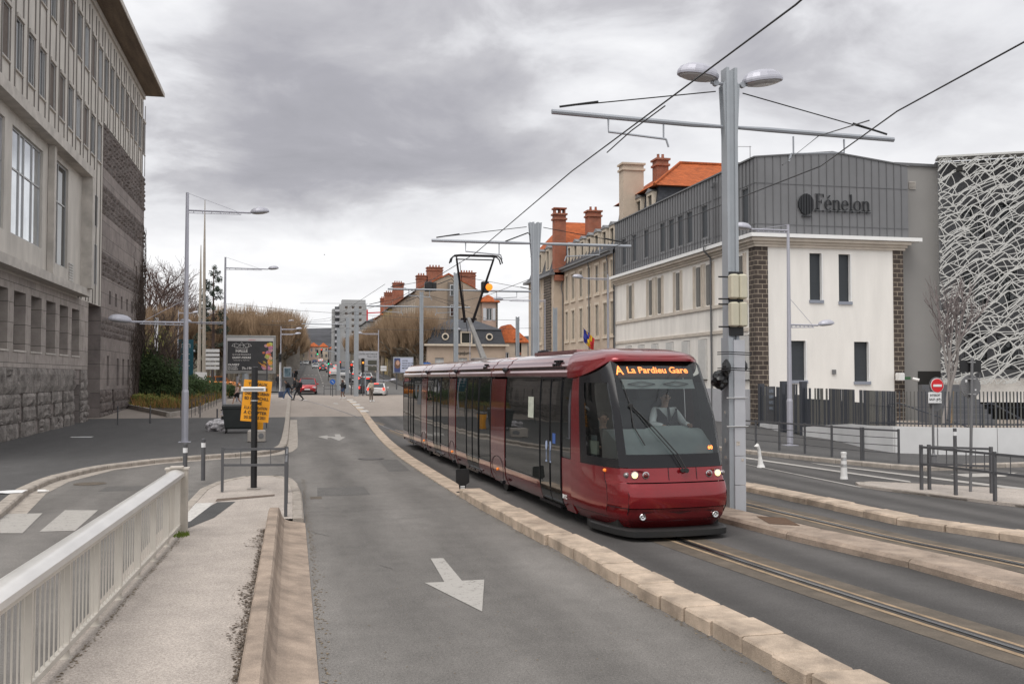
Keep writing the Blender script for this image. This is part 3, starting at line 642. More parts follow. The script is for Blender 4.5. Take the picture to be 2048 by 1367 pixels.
# ivy / dead creeper on the far corner of the stone wing
cr=MB(); rr=random.Random(21)
def creeper(p,d,r,n,depth):
    pts=[Vector(p)]; 
    for i in range(n):
        d=(d+Vector((0,rr.uniform(-.5,.5),rr.uniform(-.35,.35)))).normalized(); q=pts[-1]+d*rr.uniform(.15,.35)
        q.x=BX+.09+rr.uniform(0,.10); q.y=min(q.y,77.5)
        if q.z<.1: break
        pts.append(q)
    if len(pts)>2: cr.tube(pts,[r*(1-.7*i/len(pts)) for i in range(len(pts))],3,cap=False)
    if depth: 
        for q in pts[1::2]: creeper(q,Vector((0,rr.uniform(-1,1),rr.uniform(-1,1))),r*.55,rr.randint(4,8),depth-1)
for i in range(46):
    y=77.2-abs(rr.gauss(0,2.6)); z=rr.uniform(3.0,13.5)*(1-.05*(77-y))
    creeper((BX+.1,y,z),Vector((0,.1,-1)),.035,rr.randint(8,16),2)
lf=MB()
for i in range(15000):
    y=77.3-abs(rr.gauss(0,3.4)); z=3.2+rr.random()**.75*(12.5-(77-y)*.85)+.5*sin(y*3); s_=rr.uniform(.03,.09)
    if y<61.5 or (y<76 and rr.random()<.35+.3*sin(y*2.1+z*.9)): continue
    if (77-y)*.20>rr.random()*2.6+.4*sin(z*1.3): continue; x=BX+.10+rr.uniform(0,.10+.12*(y>75.5))
    if z<2: continue
    a=rr.uniform(0,6.3); lf.poly([(x+rr.uniform(-.05,.05),y+s_*cos(a+k*1.57),z+s_*sin(a+k*1.57)*1.3) for k in range(4)])
iv=thing('dead_creeper',(BX+.1,76,0),'leafless brown creeper climbing the far corner of the dark stone wing','climbing plant')
cr.build('stems',mat('creeper_stems',(.075,.055,.045),.95,var=.3,vs=5),iv,world=True); lf.build('dry_leaves',mat('creeper_leaves',(.07,.048,.038),.95,var=.4,vs=3),iv,world=True)

# ---------------- white school building ----------------
M['white']=mat('white_render',(.79,.765,.725),.85,var=.06,vs=1.6,stretch=(1,1,.18),fine=.03,fs=30,bump=.05,bs=60)
M['cream']=mat('cream_render',(.78,.745,.695),.85,var=.11,vs=1.5,stretch=(1,1,.22),fine=.03)
M['corn']=mat('cornice_stone',(.56,.50,.43),.85,var=.12,vs=1.5)
M['whitemetal']=mat('white_flashing',(.8,.8,.79),.5,var=.03)
M['zinc']=mat('grey_standing_seam',(.180,.181,.187),.5,metal=.25,var=.07,vs=.7,fine=.03)
M['zinc2']=mat('grey_seam',(.145,.146,.152),.5,metal=.3,var=.05)
M['quoin']=brick('lava_quoin_brick',(.088,.07,.06),(.060,.048,.043),(.33,.28,.22),.47,.245,'XY',.017,bump=.6,nvar=.25)
M['shut']=mat('grey_shutter',(.17,.165,.155),.6,var=.06,vs=3)
M['roller']=mat('dark_roller_blind',(.036,.042,.049),.55,var=.12,vs=1,stretch=(1,1,60))
M['bsill']=mat('blue_grey_sill',(.25,.27,.32),.6,var=.05)
M['plinth']=mat('grey_plinth',(.43,.43,.45),.85,var=.06,vs=1,fine=.04)
fb=thing('school_building',(23.17,47.03,0),'white rendered school building with grey seamed metal top storey and dark brick corners','building')
side=[]; 
pr=[(66.0,.8),(62.0,.75),(60.35,.75),(57.2,.75),(54.0,.8),(52.5,.85),(48.45,.85)]
for y,w_ in pr: side.append((y-47.03,y-47.03+w_,6.68,9.0,.10))
lowr=[(y-47.03,y-47.03+1.05,2.4,4.78,.28) for y in (47.75,49.7,53.2,55.75,58.35,61,63.6,66.2)]
mb=MB(); facade(mb,W((23.17,47.03,0)),Y3,-X3,22.8,.0,9.35,side+lowr,.28); mb.build('side_wall',M['cream'],fb,world=True)
mb=MB(); mb.quad((23.17,69.83,0),(23.17+9,69.83,0),(23.17+9,69.83,9.4),(23.17,69.83,9.4)); mb.build('rear_wall',M['cream'],fb,world=True)
mb=MB()
for y,w_ in pr:
    for a,b in ((y-.33,y-.25),(y-.1,y-.03),(y+w_+.03,y+w_+.1),(y+w_+.25,y+w_+.33)): mb.box(23.10,23.168,a,b,6.62,9.1)
mb.box(23.09,23.168,47.9,69.8,6.42,6.6); mb.box(23.10,23.168,47.9,69.8,4.98,5.16); mb.build('pilaster_strips',M['corn'],fb,world=True)
for i,q in enumerate(side): 
    window(fb,W((23.17,47.03,0)),Y3,-X3,q,M['shut'],M['roller'],.10,.05,mull=(.5,),trans=(.35,.68))
sh=MB()
for q in side:
    y=q[0]+47.03; sh.box(23.02,23.15,y+.02,y+.06,6.72,8.96); sh.box(23.178,23.20,q[1]+47.03-.40,q[1]+47.03-.02,6.73,8.95)
sh.build('shutters',M['shut'],fb,world=True)
for q in lowr: 
    window(fb,W((23.17,47.03,0)),Y3,-X3,q,M['wblind'],M['dglass'],.28,.06,mull=(.5,))
sh=MB()
for q in lowr: 
    a,b=q[0]+47.03,q[1]+47.03
    for k in range(4): sh.box(23.05,23.20,a+.02+k*.26,a+.02+k*.26+.235,2.45,4.74)
sh.build('louvred_shutters',M['wblind'],fb,world=True)
mb=MB(); mb.box(23.08,23.165,47.7,69.8,0,1.95); mb.build('plinth',M['plinth'],fb,world=True)
fe=[(26.2-23.17,26.93-23.17,6.58,9.02,.22),(27.87-23.17,28.58-23.17,6.53,9.01,.22),(25.02-23.17,25.98-23.17,2.42,4.46,.22),(28.71-23.17,29.6-23.17,2.36,4.43,.22)]
mb=MB(); facade(mb,W((23.17,47.03,0)),X3,-Y3,8.43,0,9.35,fe,.22); mb.quad((31.6,47.03,0),(31.6,69.8,0),(31.6,69.8,9.4),(31.6,47.03,9.4)); mb.build('end_wall',M['white'],fb,world=True)
for q in fe: window(fb,W((23.17,47.03,0)),X3,-Y3,q,M['roller'],M['roller'],.22,.03,sill=(M['bsill'],.07,.16))
fr_=MB()
for q in fe:
    a,b=23.17+q[1]-.06,23.17+q[1]+.0
    fr_.box(a,b-.004,46.98,47.2,q[2],q[3])
fr_.build('window_jambs',M['whitemetal'],fb,world=True)
mb=MB(); mb.box(23.13,23.83,46.99,47.028,0,9.28); mb.box(23.13,23.168,47.028,47.75,0,9.28); mb.box(31.04,31.63,46.99,47.028,0,9.28); mb.box(31.601,31.64,47.03,47.6,0,9.28); mb.build('quoins',M['quoin'],fb,world=True)
mb=MB()
for i,(p,z0,z1) in enumerate(((.12,9.28,9.42),(.2,9.42,9.56),(.34,9.56,9.72))): 
    mb.prism([(23.17-p,47.03-p),(31.6+p,47.03-p),(31.6+p,69.8),(23.17-p,69.8)],z0,z1-.002)
mb.build('cornice',M['corn'],fb,world=True)
mb=MB(); mb.prism([(22.72,46.55),(32.5,46.55),(32.5,69.9),(22.72,69.9)],9.74,9.93); mb.build('ledge',M['whitemetal'],fb,world=True)
# seamed attic
cw=[(y0-47.03,y1-47.03,10.6,12.48,.10) for y0,y1 in ((67.3,68.2),(65.1,66.0),(62.75,63.6),(59.75,60.6),(58.2,59.05),(56.75,57.6),(55.25,56.1),(53.05,53.9),(47.8,48.6))]
cw=[(a+.0,b,c,d,e_) for a,b,c,d,e_ in cw]
mb=MB(); facade(mb,W((23.17,47.03,0)),Y3,-X3,22.8,9.93,13.9,cw,.25)
mb.poly([(23.17,47.03,9.93),(32.0,47.03,9.93),(32.0,47.03,13.83),(27.56,47.03,14.36),(23.17,47.03,13.9)])
mb.quad((23.17,47.03,13.9),(27.56,47.03,14.36),(27.56,69.83,14.36),(23.17,69.83,13.9)); mb.quad((27.56,47.03,14.36),(32,47.03,13.83),(32,69.83,13.83),(27.56,69.83,14.36))
mb.quad((32,47.03,9.93),(32,69.8,9.93),(32,69.8,13.83),(32,47.03,13.83)); mb.quad((23.17,69.83,9.9),(32,69.83,9.9),(32,69.83,13.9),(23.17,69.83,13.9)); mb.build('metal_storey',M['zinc'],fb,world=True)
for q in cw: window(fb,W((23.17,47.03,0)),Y3,-X3,q,M['zinc2'],M['roller'],.12,.05)
mb=MB()
x=23.17
y=47.2
while y<69.8:
    segz=[(9.94,13.88)]
    for q in cw:
        if q[0]+47.03-.05<y<q[1]+47.03+.05: segz=[(9.94,10.55),(12.53,13.88)]
    for a,b in segz: mb.box(23.125,23.168,y-.014,y+.014,a,b)
    y+=.43
x=23.3; k=0
while x<31.95:
    top=13.9+(x-23.17)/(27.56-23.17)*.46 if x<27.56 else 14.36-(x-27.56)/4.44*.53
    mb.box(x-.012,x+.012,46.995,47.028,9.94,top-.01); x+=.437
for z in (10.46,12.58): mb.box(23.15,31.99,47.005,47.029,z-.012,z+.012); mb.box(23.14,23.169,47.03,69.8,z-.01,z+.01) if z>11 else mb.box(23.14,23.169,47.03,69.8,z-.01,z+.01)
mb.build('standing_seams',M['zinc2'],fb,world=True)
mb=MB(); mb.obox((23.1,46.97,13.88),(4.46,0,.46),(0,.3,0),(0,0,.07)); mb.obox((27.56,46.97,14.34),(4.5,0,-.53),(0,.3,0),(0,0,.07)); mb.box(23.08,23.4,47.27,69.83,13.87,13.95); mb.build('roof_edge',M['zinc2'],fb,world=True)
mb=MB(); mb.tube([(23.02,52.0,13.3),(23.02,52.0,10.2),(22.95,52.1,10.05),(22.6,52.3,9.98),(22.6,52.3,9.7),(23.05,52.4,9.3),(23.08,52.4,.2)],.055,8); mb.box(22.93,23.11,51.88,52.12,13.25,13.5); mb.build('downpipe',M['zinc2'],fb,world=True)
mb=MB(); mb.tube([(23.05,69.6,9.3),(23.05,69.6,.1)],.05,8); mb.build('downpipe',M['zinc2'],fb,world=True)
# name in raised letters with round emblem
M['letter']=mat('dark_letters',(.022,.023,.026),.35,metal=.3,var=0)
nm=thing('name_sign',(25.7,46.95,11.2),'dark raised lettering and round striped emblem on the grey metal top storey','sign')
def serifword(root,x,z,h,y):
    "hand drawn roman letters: list of stroke polygons, each unit = x-height .62 of cap height"
    mb=MB(); e_=.05
    def P(pts,ox): mb.loft([[(ox+a*h,y,z+b*h) for a,b in pts],[(ox+a*h,y+e_,z+b*h) for a,b in pts]])
    def ring(cx,cz,rx,rz,t1,t2,a0,a1,ox,n=20):
        out=[];inn_=[]
        for i in range(n+1):
            a=radians(a0+(a1-a0)*i/n); th=t1+(t2-t1)*abs(cos(a)); out.append((cx+rx*cos(a),cz+rz*sin(a))); inn_.append((cx+(rx-th)*cos(a),cz+(rz-t1)*sin(a)))
        for i in range(n): P([out[i],out[i+1],inn_[i+1],inn_[i]],ox)
    S=.11; t=.035
    def F(ox): P([(.1,0),(.1+S,0),(.1+S,1),(.1,1)],ox); P([(0,0),(.31,0),(.31,t),(0,t)],ox); P([(0,1-t),(.62,1-t),(.62,1),(0,1)],ox); P([(.58,.8),(.62,.78),(.62,1-t),(.55,1-t)],ox); P([(.2,.48),(.45,.48),(.45,.52),(.2,.52)],ox); P([(.42,.38),(.46,.38),(.46,.62),(.42,.62)],ox); return .68
    def e2(ox,acc=False):
        ring(.25,.31,.25,.33,.035,.1,20,320,ox); ring(.25,.31,.25,.33,.035,.1,0,22,ox); P([(.06,.31),(.5,.31),(.5,.35),(.06,.35)],ox)
        if acc: P([(.2,.74),(.25,.72),(.42,.9),(.34,.95)],ox)
        return .56
    def nn(ox): P([(.08,0),(.18,0),(.18,.64),(.08,.60)],ox); P([(0,0),(.27,0),(.27,t),(0,t)],ox); P([(0,.56),(.1,.58),(.1,.64),(0,.6)],ox); ring(.32,.42,.2,.22,.05,.1,0,165,ox); P([(.42,0),(.52,0),(.52,.42),(.42,.42)],ox); P([(.34,0),(.6,0),(.6,t),(.34,t)],ox); return .66
    def ll(ox): P([(.08,0),(.18,0),(.18,1.06),(.08,1.03)],ox); P([(0,0),(.26,0),(.26,t),(0,t)],ox); P([(0,.98),(.1,1.0),(.1,1.04),(0,1.01)],ox); return .32
    def oo(ox): ring(.27,.31,.27,.33,.035,.11,0,360,ox,28); return .6
    cx=x
    for f in (F,lambda o_:e2(o_,True),nn,e2,ll,oo,nn): cx+=f(cx)*h
    mb.box(x-.05,cx,y+.005,y+e_-.01,z-.14*h,z-.10*h)
    for k in range(8): mb.box(x+k*(cx-x)/7.6,x+k*(cx-x)/7.6+.06,y,y+.08,z-.16*h,z-.05*h)
    return mb,cx
mb,cx=serifword(nm,26.52,11.32,.80,46.93)
mb.build('lettering',M['letter'],nm,world=True)
mb=MB(); cxx,czz,r_=26.0,11.55,.44
for k in range(6):
    a=-r_+k*.15; b=a+.115
    if k==5: b=a+.09
    za=math.sqrt(max(0,r_*r_-min(abs(a),abs(b))**2))*1.25; 
    q=[(cxx+a,czz-math.sqrt(max(.01,r_*r_-a*a))*1.25),(cxx+b,czz-math.sqrt(max(.01,r_*r_-b*b))*1.25),(cxx+b,czz+math.sqrt(max(.01,r_*r_-b*b))*1.25),(cxx+a,czz+math.sqrt(max(.01,r_*r_-a*a))*1.25)]
    mb.loft([[(c,46.9,d) for c,d in q],[(c,46.98,d) for c,d in q]])
mb.box(cxx-.25,cxx+.3,46.91,46.97,czz-.66,czz-.6); mb.build('emblem',M['letter'],nm,world=True)
# ---------------- grey link + lattice building ----------------
M['greyr']=mat('grey_render',(.27,.262,.252),.85,var=.05,vs=.6,fine=.04,fs=40)
M['dgrey']=mat('dark_grey_wall',(.105,.107,.115),.7,var=.08,vs=.8)
M['latt']=mat('pale_lattice_metal',(.52,.52,.50),.55,var=.05)
lk=thing('link_building',(31.7,47.6,0),'plain mid grey rendered link block between white school and lattice screen','building')
mb=MB(); mb.box(31.66,34.6,47.7,60,0,14.0); mb.build('wall',M['greyr'],lk,world=True)
mb=MB(); mb.box(31.6,34.7,47.6,60,14.0,14.15); mb.build('roof_edge',M['zinc2'],lk,world=True)
mb=MB(); 
for k in range(6): mb.box(32.5,32.9,47.64,47.69,12.75+k*.07,12.79+k*.07)
mb.build('vent',M['ledge'],lk,world=True)
mb=MB(); mb.box(32.9,34.3,47.66,47.69,0,2.9); mb.build('door',M['black'],lk,world=True)
A=W((33.8,47.0,0)); D=W((3.9,-2.05,0)).normalized(); NL=W((D.y,-D.x,0)); LW=9.0
lb=thing('lattice_building',A,'dark grey building behind a white leaf vein lattice screen, right edge of view','building')
def LP(u,z,n=0): return A+D*u+NL*n+W((0,0,z))
wins=[(u,u+1.15,z,z+1.9,.2) for z in (10.0,6.4,3.0) for u in (1.3,2.9,5.0,6.6)]
mb=MB(); facade(mb,LP(0,0,-.9),D,NL,LW,2.55,14.3,wins,.2); mb.quad(LP(0,0,-.9),LP(0,0,-8),LP(0,14.3,-8),LP(0,14.3,-.9)); mb.quad(LP(0,14.3,-.9),LP(LW,14.3,-.9),LP(LW,14.3,-9),LP(0,14.3,-9)); mb.build('wall',M['dgrey'],lb,world=True)
for q in wins: window(lb,LP(0,0,-.9),D,NL,q,M['black'],M['dglass'],.2,.06)
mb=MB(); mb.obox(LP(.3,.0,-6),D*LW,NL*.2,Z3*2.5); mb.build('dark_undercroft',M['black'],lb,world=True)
mb=MB(); mb.obox(LP(0,.95,-.85),D*.25,NL*.5,Z3*1.6); mb.obox(LP(0,1.25,-.95),D*LW,NL*.35,Z3*1.25);  mb.build('white_band',M['white'],lb,world=True)
mb=MB(); mb.obox(LP(0,14.35,-.95),D*LW,NL*1.05,Z3*.1); mb.build('roof_edge',M['latt'],lb,world=True)
# lattice: flowing leaf veins, one connected sheet of flat bars
mb=MB(); rr=random.Random(31)
def bar2(a,b,w1,w2,k=0):
    a=Vector((a[0],a[1],0)); b=Vector((b[0],b[1],0)); d=b-a
    if d.length<1e-4: return
    n=Vector((-d.y,d.x,0)).normalized(); q=[a+n*w1,a-n*w1,b-n*w2,b+n*w2]
    P=lambda p,e_: LP(p.x,p.y,e_)
    if min(p.x for p in q)<-.02 or max(p.x for p in q)>LW or max(p.y for p in q)>14.4 or min(p.y for p in q)<2.2: return
    mb.loft([[P(p,k) for p in q],[P(p,.045+k) for p in q]])
TU,TV=1.34,.43
PHS=[rr.random()*.5 for _ in range(40)]
def vein(j,u): return 1.7+j*TV+.19*sin(2*pi*(u/TU+PHS[j]+(j//3)*.37))+.12*sin(u*1.3+j*.7)+.05*sin(u*5.3+j*2.9)
for j in range(0,32):
    n=96; p=[(LW*i/n,vein(j,LW*i/n)) for i in range(n+1)]
    for a,b in zip(p,p[1:]): bar2(a,b,.026+.010*sin(a[0]*2+j),.026,.001*(j%3))
    u=-1.5
    while u<LW:
        u+=rr.uniform(.19,.30); du=rr.uniform(.45,.95); k=.003+rr.random()*.01
        p=[]
        for i in range(6):
            t=i/5; x=u+du*(t**1.3); z=vein(j,u)+(vein(j+1,u+du)-vein(j,u))*t; p.append((x,z))
        for a,b in zip(p,p[1:]): bar2(a,b,.021,.019,k)
    u=-1
    while u<LW:
        u+=rr.uniform(.5,.75); du=-rr.uniform(.1,.45); k=.006+rr.random()*.01; p=[]
        for i in range(5):
            t=i/4; p.append((u+du*t*t,vein(j,u)+(vein(j+1,u+du)-vein(j,u))*t))
        for a,b in zip(p,p[1:]): bar2(a,b,.018,.016,k)
mb.build('lattice_screen',M['latt'],lb,world=True)
mb=MB(); 
for u in (.02,1.9,3.8,5.7,7.6): mb.obox(LP(u,2.4,-.12),D*.05,NL*.06,Z3*11.9)
mb.build('screen_posts',M['zinc2'],lb,world=True)
mb=MB(); mb.obox(LP(.9,13.55,.02),D*.3,NL*.25,Z3*.2); mb.build('floodlight',M['black'],lb,world=True)
# ---------------- tram ----------------
M['red']=mat('tram_red_paint',(.215,.007,.012),.18,metal=.4,var=.12,vs=2.5,spec=.5,coat=.7)
M['red2']=mat('tram_red_lower',(.15,.007,.010),.22,metal=.4,var=.08,vs=3,spec=.5,coat=.6)
M['tglass']=glassmat('tram_side_glass',(.014,.016,.015),.015,spec=1.0,wav=.10,ws=.9,ior=1.75)
M['maroon']=mat('tram_side_panel',(.25,.05,.052),.12,metal=.55,var=.14,spec=.8,coat=1.0)
M['trubber']=mat('black_rubber',(.018,.018,.018),.55,var=.1)
M['tblack']=mat('black_gloss_frame',(.012,.012,.014),.22,var=0,spec=.3)
M['roofw']=mat('tram_roof_panel',(.36,.17,.17),.13,metal=.6,var=.12,vs=2,coat=.8)
M['chrome']=mat('chrome_trim',(.55,.55,.55),.15,metal=1,var=0)
def led(name,c,s): return mat(name,(.02,.01,.01),.5,var=0,emit=c,es=s)
M['led']=led('amber_led',(1,.24,.05),2.4); M['lamp']=led('headlamp_glow',(1,.62,.28),1.9); M['lens']=mat('grey_lens',(.3,.28,.28),.1,metal=.7,var=0); M['rlens']=mat('dark_red_lens',(.12,.01,.01),.1,var=0,coat=1)
M['amber']=mat('amber_marker',(.75,.22,.03),.3,var=0,emit=(1,.25,.03),es=.25)
def wsglass():
    m=new_mat('windscreen_glass'); nt=m.node_tree; n=nt.nodes; l=nt.links; o=n['Material Output']; n.remove(n['Principled BSDF'])
    T=n.new('ShaderNodeBsdfTransparent'); T.inputs[0].default_value=(.74,.80,.79,1); Gl=n.new('ShaderNodeBsdfGlossy'); Gl.inputs['Roughness'].default_value=.03; Gl.inputs['Color'].default_value=(.9,.93,.95,1)
    f=n.new('ShaderNodeFresnel'); f.inputs[0].default_value=1.62; mx_=n.new('ShaderNodeMixShader'); l.new(f.outputs[0],mx_.inputs[0]); l.new(T.outputs[0],mx_.inputs[1]); l.new(Gl.outputs[0],mx_.inputs[2]); l.new(mx_.outputs[0],o.inputs[0]); return m
M['ws']=wsglass()
Y0=14.95
def tc_(s): 
    Y=Y0+s; return (railx(Y) if Y>15.5 else 5.98+ (15.5-Y)*.045)+.07*max(0,1-s/2)
def TT(s,w_,z):
    "tram space: s back from the nose, w to the (photo) right, z up"
    a=tc_(s+.05)-tc_(s-.05); t=Vector((a,.1,0)).normalized(); n_=Vector((t.y,-t.x,0))
    return Vector((tc_(s),Y0+s,0))+n_*w_+Vector((0,0,z))
HW=[(.22,1.00),(.30,1.05),(.42,1.085),(.62,1.10),(1.0,1.105),(1.5,1.105),(2.0,1.10),(2.35,1.085),(2.60,1.06)]
def hw(z): return ln(z,HW)
def front_s(z):  # nose profile
    return ln(z,[(.22,.30),(.34,.16),(.42,.10),(.58,.09),(.60,.03),(.7,.0),(.85,.01),(.97,.07),(.99,.13),(1.2,.17),(1.24,.19),(2.0,.48),(2.55,.80),(2.90,1.04),(3.1,1.2)])
PLAN=[(0,0),(.22,.006),(.44,.022),(.64,.05),(.82,.10),(.86,.14),(.915,.24),(.975,.43),(1.02,.66),(1.06,.97),(1.088,1.3),(1.1,1.62),(1.1,1.9),(1.1,2.1)]
ZM=[(.15,.12),(.25,.19),(.34,.28),(.575,.50),(.60,.52),(.965,.905),(.985,.92),(1.2,1.14),(1.24,1.18),(2.0,2.0),(9,9)]
def zm(z): return ln(z,ZM)
def TN(s,w_,z): return TT(s,w_,zm(z))
def nose(ci,z,side,inset=0.0,pin=0.0):
    w_,ds=PLAN[ci]; s0=front_s(z); k=hw(z)/1.1; kk=k if z>.5 else ln(z,[(.2,.92),(.5,1.0)])*k
    z=min(z,2.885-.95*max(0,w_-.80)) if z>2.5 else z
    s0=front_s(z); s=s0+ds*max(.05,(1-s0/2.1)); 
    return TT(s+inset,side*w_*kk*(1-pin),zm(z))
tr=thing('tram',(5.98,14.95,0),'dark red articulated tram with black windows coming towards the camera on the left track','tram')
def nosepart(name,mt,cols,zs,sides=(-1,1),smooth=True,inset=0.0,mats=None,th=0.0):
    mb=MB()
    for sd_ in sides:
        rows=[[nose(c,z,sd_,inset) for c in cols] for z in zs]
        if sd_<0: rows=[list(reversed(r)) for r in rows]
        mb.grid(rows)
    return mb.build(name,mt,tr,world=True,auto=38)
zl=[.60,.64,.70,.77,.85,.92,.965]
nosepart('bumper',M['red'],range(0,6),zl)
nosepart('bumper_side',M['red'],range(5,9),[.25,.32,.42,.5,.58]+zl[:]+[.98,1.0,1.1,1.2])
nosepart('lower_bumper',M['red2'],range(0,6),[.2,.25,.30,.36,.42,.5,.575])
nosepart('lamp_band',M['red'],range(0,6),[.985,1.03,1.1,1.16,1.20])
nosepart('shadow_gap',M['tblack'],range(0,6),[.24,1.21],inset=.055)
# front corner quarter panels back to the door
nosepart('front_wing',M['red'],range(8,14),[.22,.30,.36,.42,.5,.6,.8,1.0,1.1,1.2])
# windscreen surround, windscreen, corner glass
zw=[1.21,1.3,1.42,1.6,1.8,2.0,2.2,2.4,2.6,2.75,2.91]
nosepart('windscreen_frame',M['tblack'],range(4,7),zw)
mb=MB(); 
nosepart('windscreen_sill',M['tblack'],range(0,5),[1.205,1.25,1.32,1.40])
nosepart('windscreen',M['ws'],range(0,5),[1.40,1.5,1.6,1.8,2.0,2.2,2.4,2.55,2.7,2.91])
def cornerglass(name,mt,cols,zs,inset=0):
    return nosepart(name,mt,cols,zs,inset=inset)
cornerglass('corner_window_frame',M['tblack'],range(6,12),[1.205,1.25,1.33])
cornerglass('corner_window_frame',M['tblack'],range(6,10),[2.5,2.6,2.75,2.9])
cornerglass('corner_window_frame',M['tblack'],range(9,12),[2.5,2.6,2.70])
cornerglass('corner_window',M['ws'],range(6,11),[1.33,1.5,1.7,1.9,2.1,2.3,2.5])
cornerglass('corner_window_frame',M['tblack'],range(10,12),[1.33,1.5,1.7,1.9,2.1,2.3,2.5])
nosepart('pillar',M['red'],range(11,14),[1.195,1.4,1.7,2.0,2.3,2.6,2.72])
# roof visor over the cab
mb=MB(); rows=[]
def visor(ci,j):
    w_,ds=PLAN[ci]; return None
vz=[(2.865,1.00,0.0),(2.90,1.005,0),(2.95,.99,.05),(3.0,.955,.16),(3.04,.89,.36),(3.085,.75,.7),(3.11,.5,1.1),(3.12,.0,1.5)]
for z,kw,ds0 in vz:
    row=[]
    for sd_ in (-1,1):
        r=[]
        for ci in range(14):
            w_,ds=PLAN[ci]; s=.93+ds0+ds*(1-(.93+ds0)/3.2)*.62+ (max(0,w_-.7)*1.1)
            zz=z-(max(0,w_-.80)*.95)*max(0,1-(z-2.865)/.26)
            r.append(TT(s,sd_*w_*1.0*kw,zz))
        row+= list(reversed(r)) if sd_<0 else r[1:]
    rows.append(row)
mb.grid(rows); mb.build('cab_roof',M['red'],tr,world=True,auto=40)
# car shells
def shell(name,mt,s0,s1,z0,z1,off=0.0,sides=(-1,1),n=3,th=.02):
    mb=MB(); zs=sorted({z0,z1}|{z for z,_ in HW if z0<z<z1})
    for sd_ in sides:
        rows=[[TT(s0+(s1-s0)*i/n,sd_*(hw(z)+off),z) for i in range(n+1)] for z in zs]
        back=[[TT(s0+(s1-s0)*i/n,sd_*(hw(z)+off-th),z) for i in range(n+1)] for z in zs]
        mb.grid(rows); e_=[rows[0],back[0]]; mb.grid(e_); mb.grid([rows[-1],back[-1]]); mb.grid([[r[0] for r in rows],[r[0] for r in back]]); mb.grid([[r[-1] for r in rows],[r[-1] for r in back]])
    return mb.build(name,mt,tr,world=True,auto=30)
def roofsec(s0,s1,name,mt,lip=True,n=4):
    RZ=[(1.075,2.60),(1.085,2.68),(1.06,2.72),(1.03,2.735),(1.035,2.80),(1.0,2.85),(.94,2.89),(.91,2.95),(.79,3.01),(.6,3.05),(.3,3.08),(0,3.09)]
    P_=[(-w_,z) for w_,z in RZ]+[(w_,z) for w_,z in RZ[::-1][1:]]
    mb=MB(); mb.grid([[TT(s0+(s1-s0)*i/n,w_,z) for w_,z in P_] for i in range(n+1)]); 
    for s in (s0,s1): mb.poly([TT(s,w_,z) for w_,z in P_])
    return mb.build(name,mt,tr,world=True,auto=25)
cars=[(2.1,6.72),(8.2,12.32),(13.45,17.25),(18.5,23.0)]
wheels=[(6.82,8.1),(12.42,13.35),(17.35,18.4)]
for i,(a,b) in enumerate(cars):
    shell('body_panel',M['maroon'] if i else M['maroon'],a if i else 4.02,b,.22,.60)
    if i==0: shell('body_panel',M['red'],2.1,2.62,.19,1.14)
    shell('side_frame',M['tblack'],a if i else 2.1,b,.60,2.60,-.012)
    roofsec(a if i else 1.9,b,'roof_fairing',M['roofw'])
    mb=MB(); mb.obox(TT(a,-.98,.24),TT(b,-.98,.24)-TT(a,-.98,.24),TT(a,.98,.24)-TT(a,-.98,.24),Z3*.04); mb.build('floor_pan',M['trubber'],tr,world=True)
for a,b in wheels:
    shell('wheel_module',M['maroon'],a,b,.20,2.55,.0); roofsec(a,b,'roof_fairing',M['roofw'],n=2)
    shell('bellows',M['trubber'],a-.1,a,.3,2.6,-.05,n=1); shell('bellows',M['trubber'],b,b+.1,.3,2.6,-.05,n=1)
    for sd_ in (-1,1):
        mb=MB(); pts=[]; c_=(a+b)/2; r_=(b-a)*.47
        for k in range(11): t=pi*k/10; pts.append(TT(c_+r_*cos(t),sd_*1.112,(.24+.56*max(0,sin(t))**.5)))
        mb.tube(pts,.006,4); mb.build('wheel_arch_seam',M['tblack'],tr,world=True)
        mb=MB(); p=TT((a+b)/2,sd_*1.1,.50); mb.lathe([(.03,-.02),(.03,.02)],tuple(p),8,ax='x'); mb.build('marker_light',M['amber'],tr,world=True)
    mb=MB(); 
    for sd_ in (-1,1):
        for dz in (0,):
            p=TT((a+b)/2,sd_*.8,.33); mb.lathe([(.33,-.1),(.33,.1)],tuple(p),18,ax='x')
    mb.build('wheel',M['trubber'],tr,world=True)
# glazing and doors (left = -1 side visible)
def pane(a,b,z0=.60,z1=2.56,name='window'): return shell(name,M['tglass'],a+.02,b-.02,z0+.02,z1,-.004)
def door(a,b):
    m_=(a+b)/2
    for p,q in ((a,m_),(m_,b)):
        shell('door',M['tglass'],p+.025,q-.025,.28,2.52,.004)
    mb=MB()
    for sd_ in (-1,1):
        for s in (a,m_,b): mb.tube([TT(s,sd_*(hw(z)+.012),z) for z in (.24,.6,1.5,2.3,2.56)],.014,4)
        mb.tube([TT(a,sd_*1.075,2.57),TT(b,sd_*1.075,2.57)],.02,4); mb.tube([TT(a,sd_*1.09,.24),TT(b,sd_*1.09,.24)],.03,4)
    mb.build('door_seal',M['tblack'],tr,world=True)
door(2.66,4.0); pane(2.12,2.62,1.14,2.56); pane(4.04,6.70)
pane(8.22,9.4); door(9.43,10.85); pane(10.9,12.3)
pane(13.47,14.7); door(14.72,15.95); pane(16,17.23)
pane(18.52,20.2); door(20.25,21.5); pane(21.55,22.9)
mb=MB()
for a,b in cars[1:]+[(4.02,6.72)]:
    for sd_ in (-1,1):
        mb.tube([TT(a+.02,sd_*1.104,.60),TT(b-.02,sd_*1.104,.60)],.012,4); mb.tube([TT(a,sd_*1.072,2.60),TT(b,sd_*1.068,2.60)],.014,4)
mb.build('trim_strip',M['chrome'],tr,world=True)
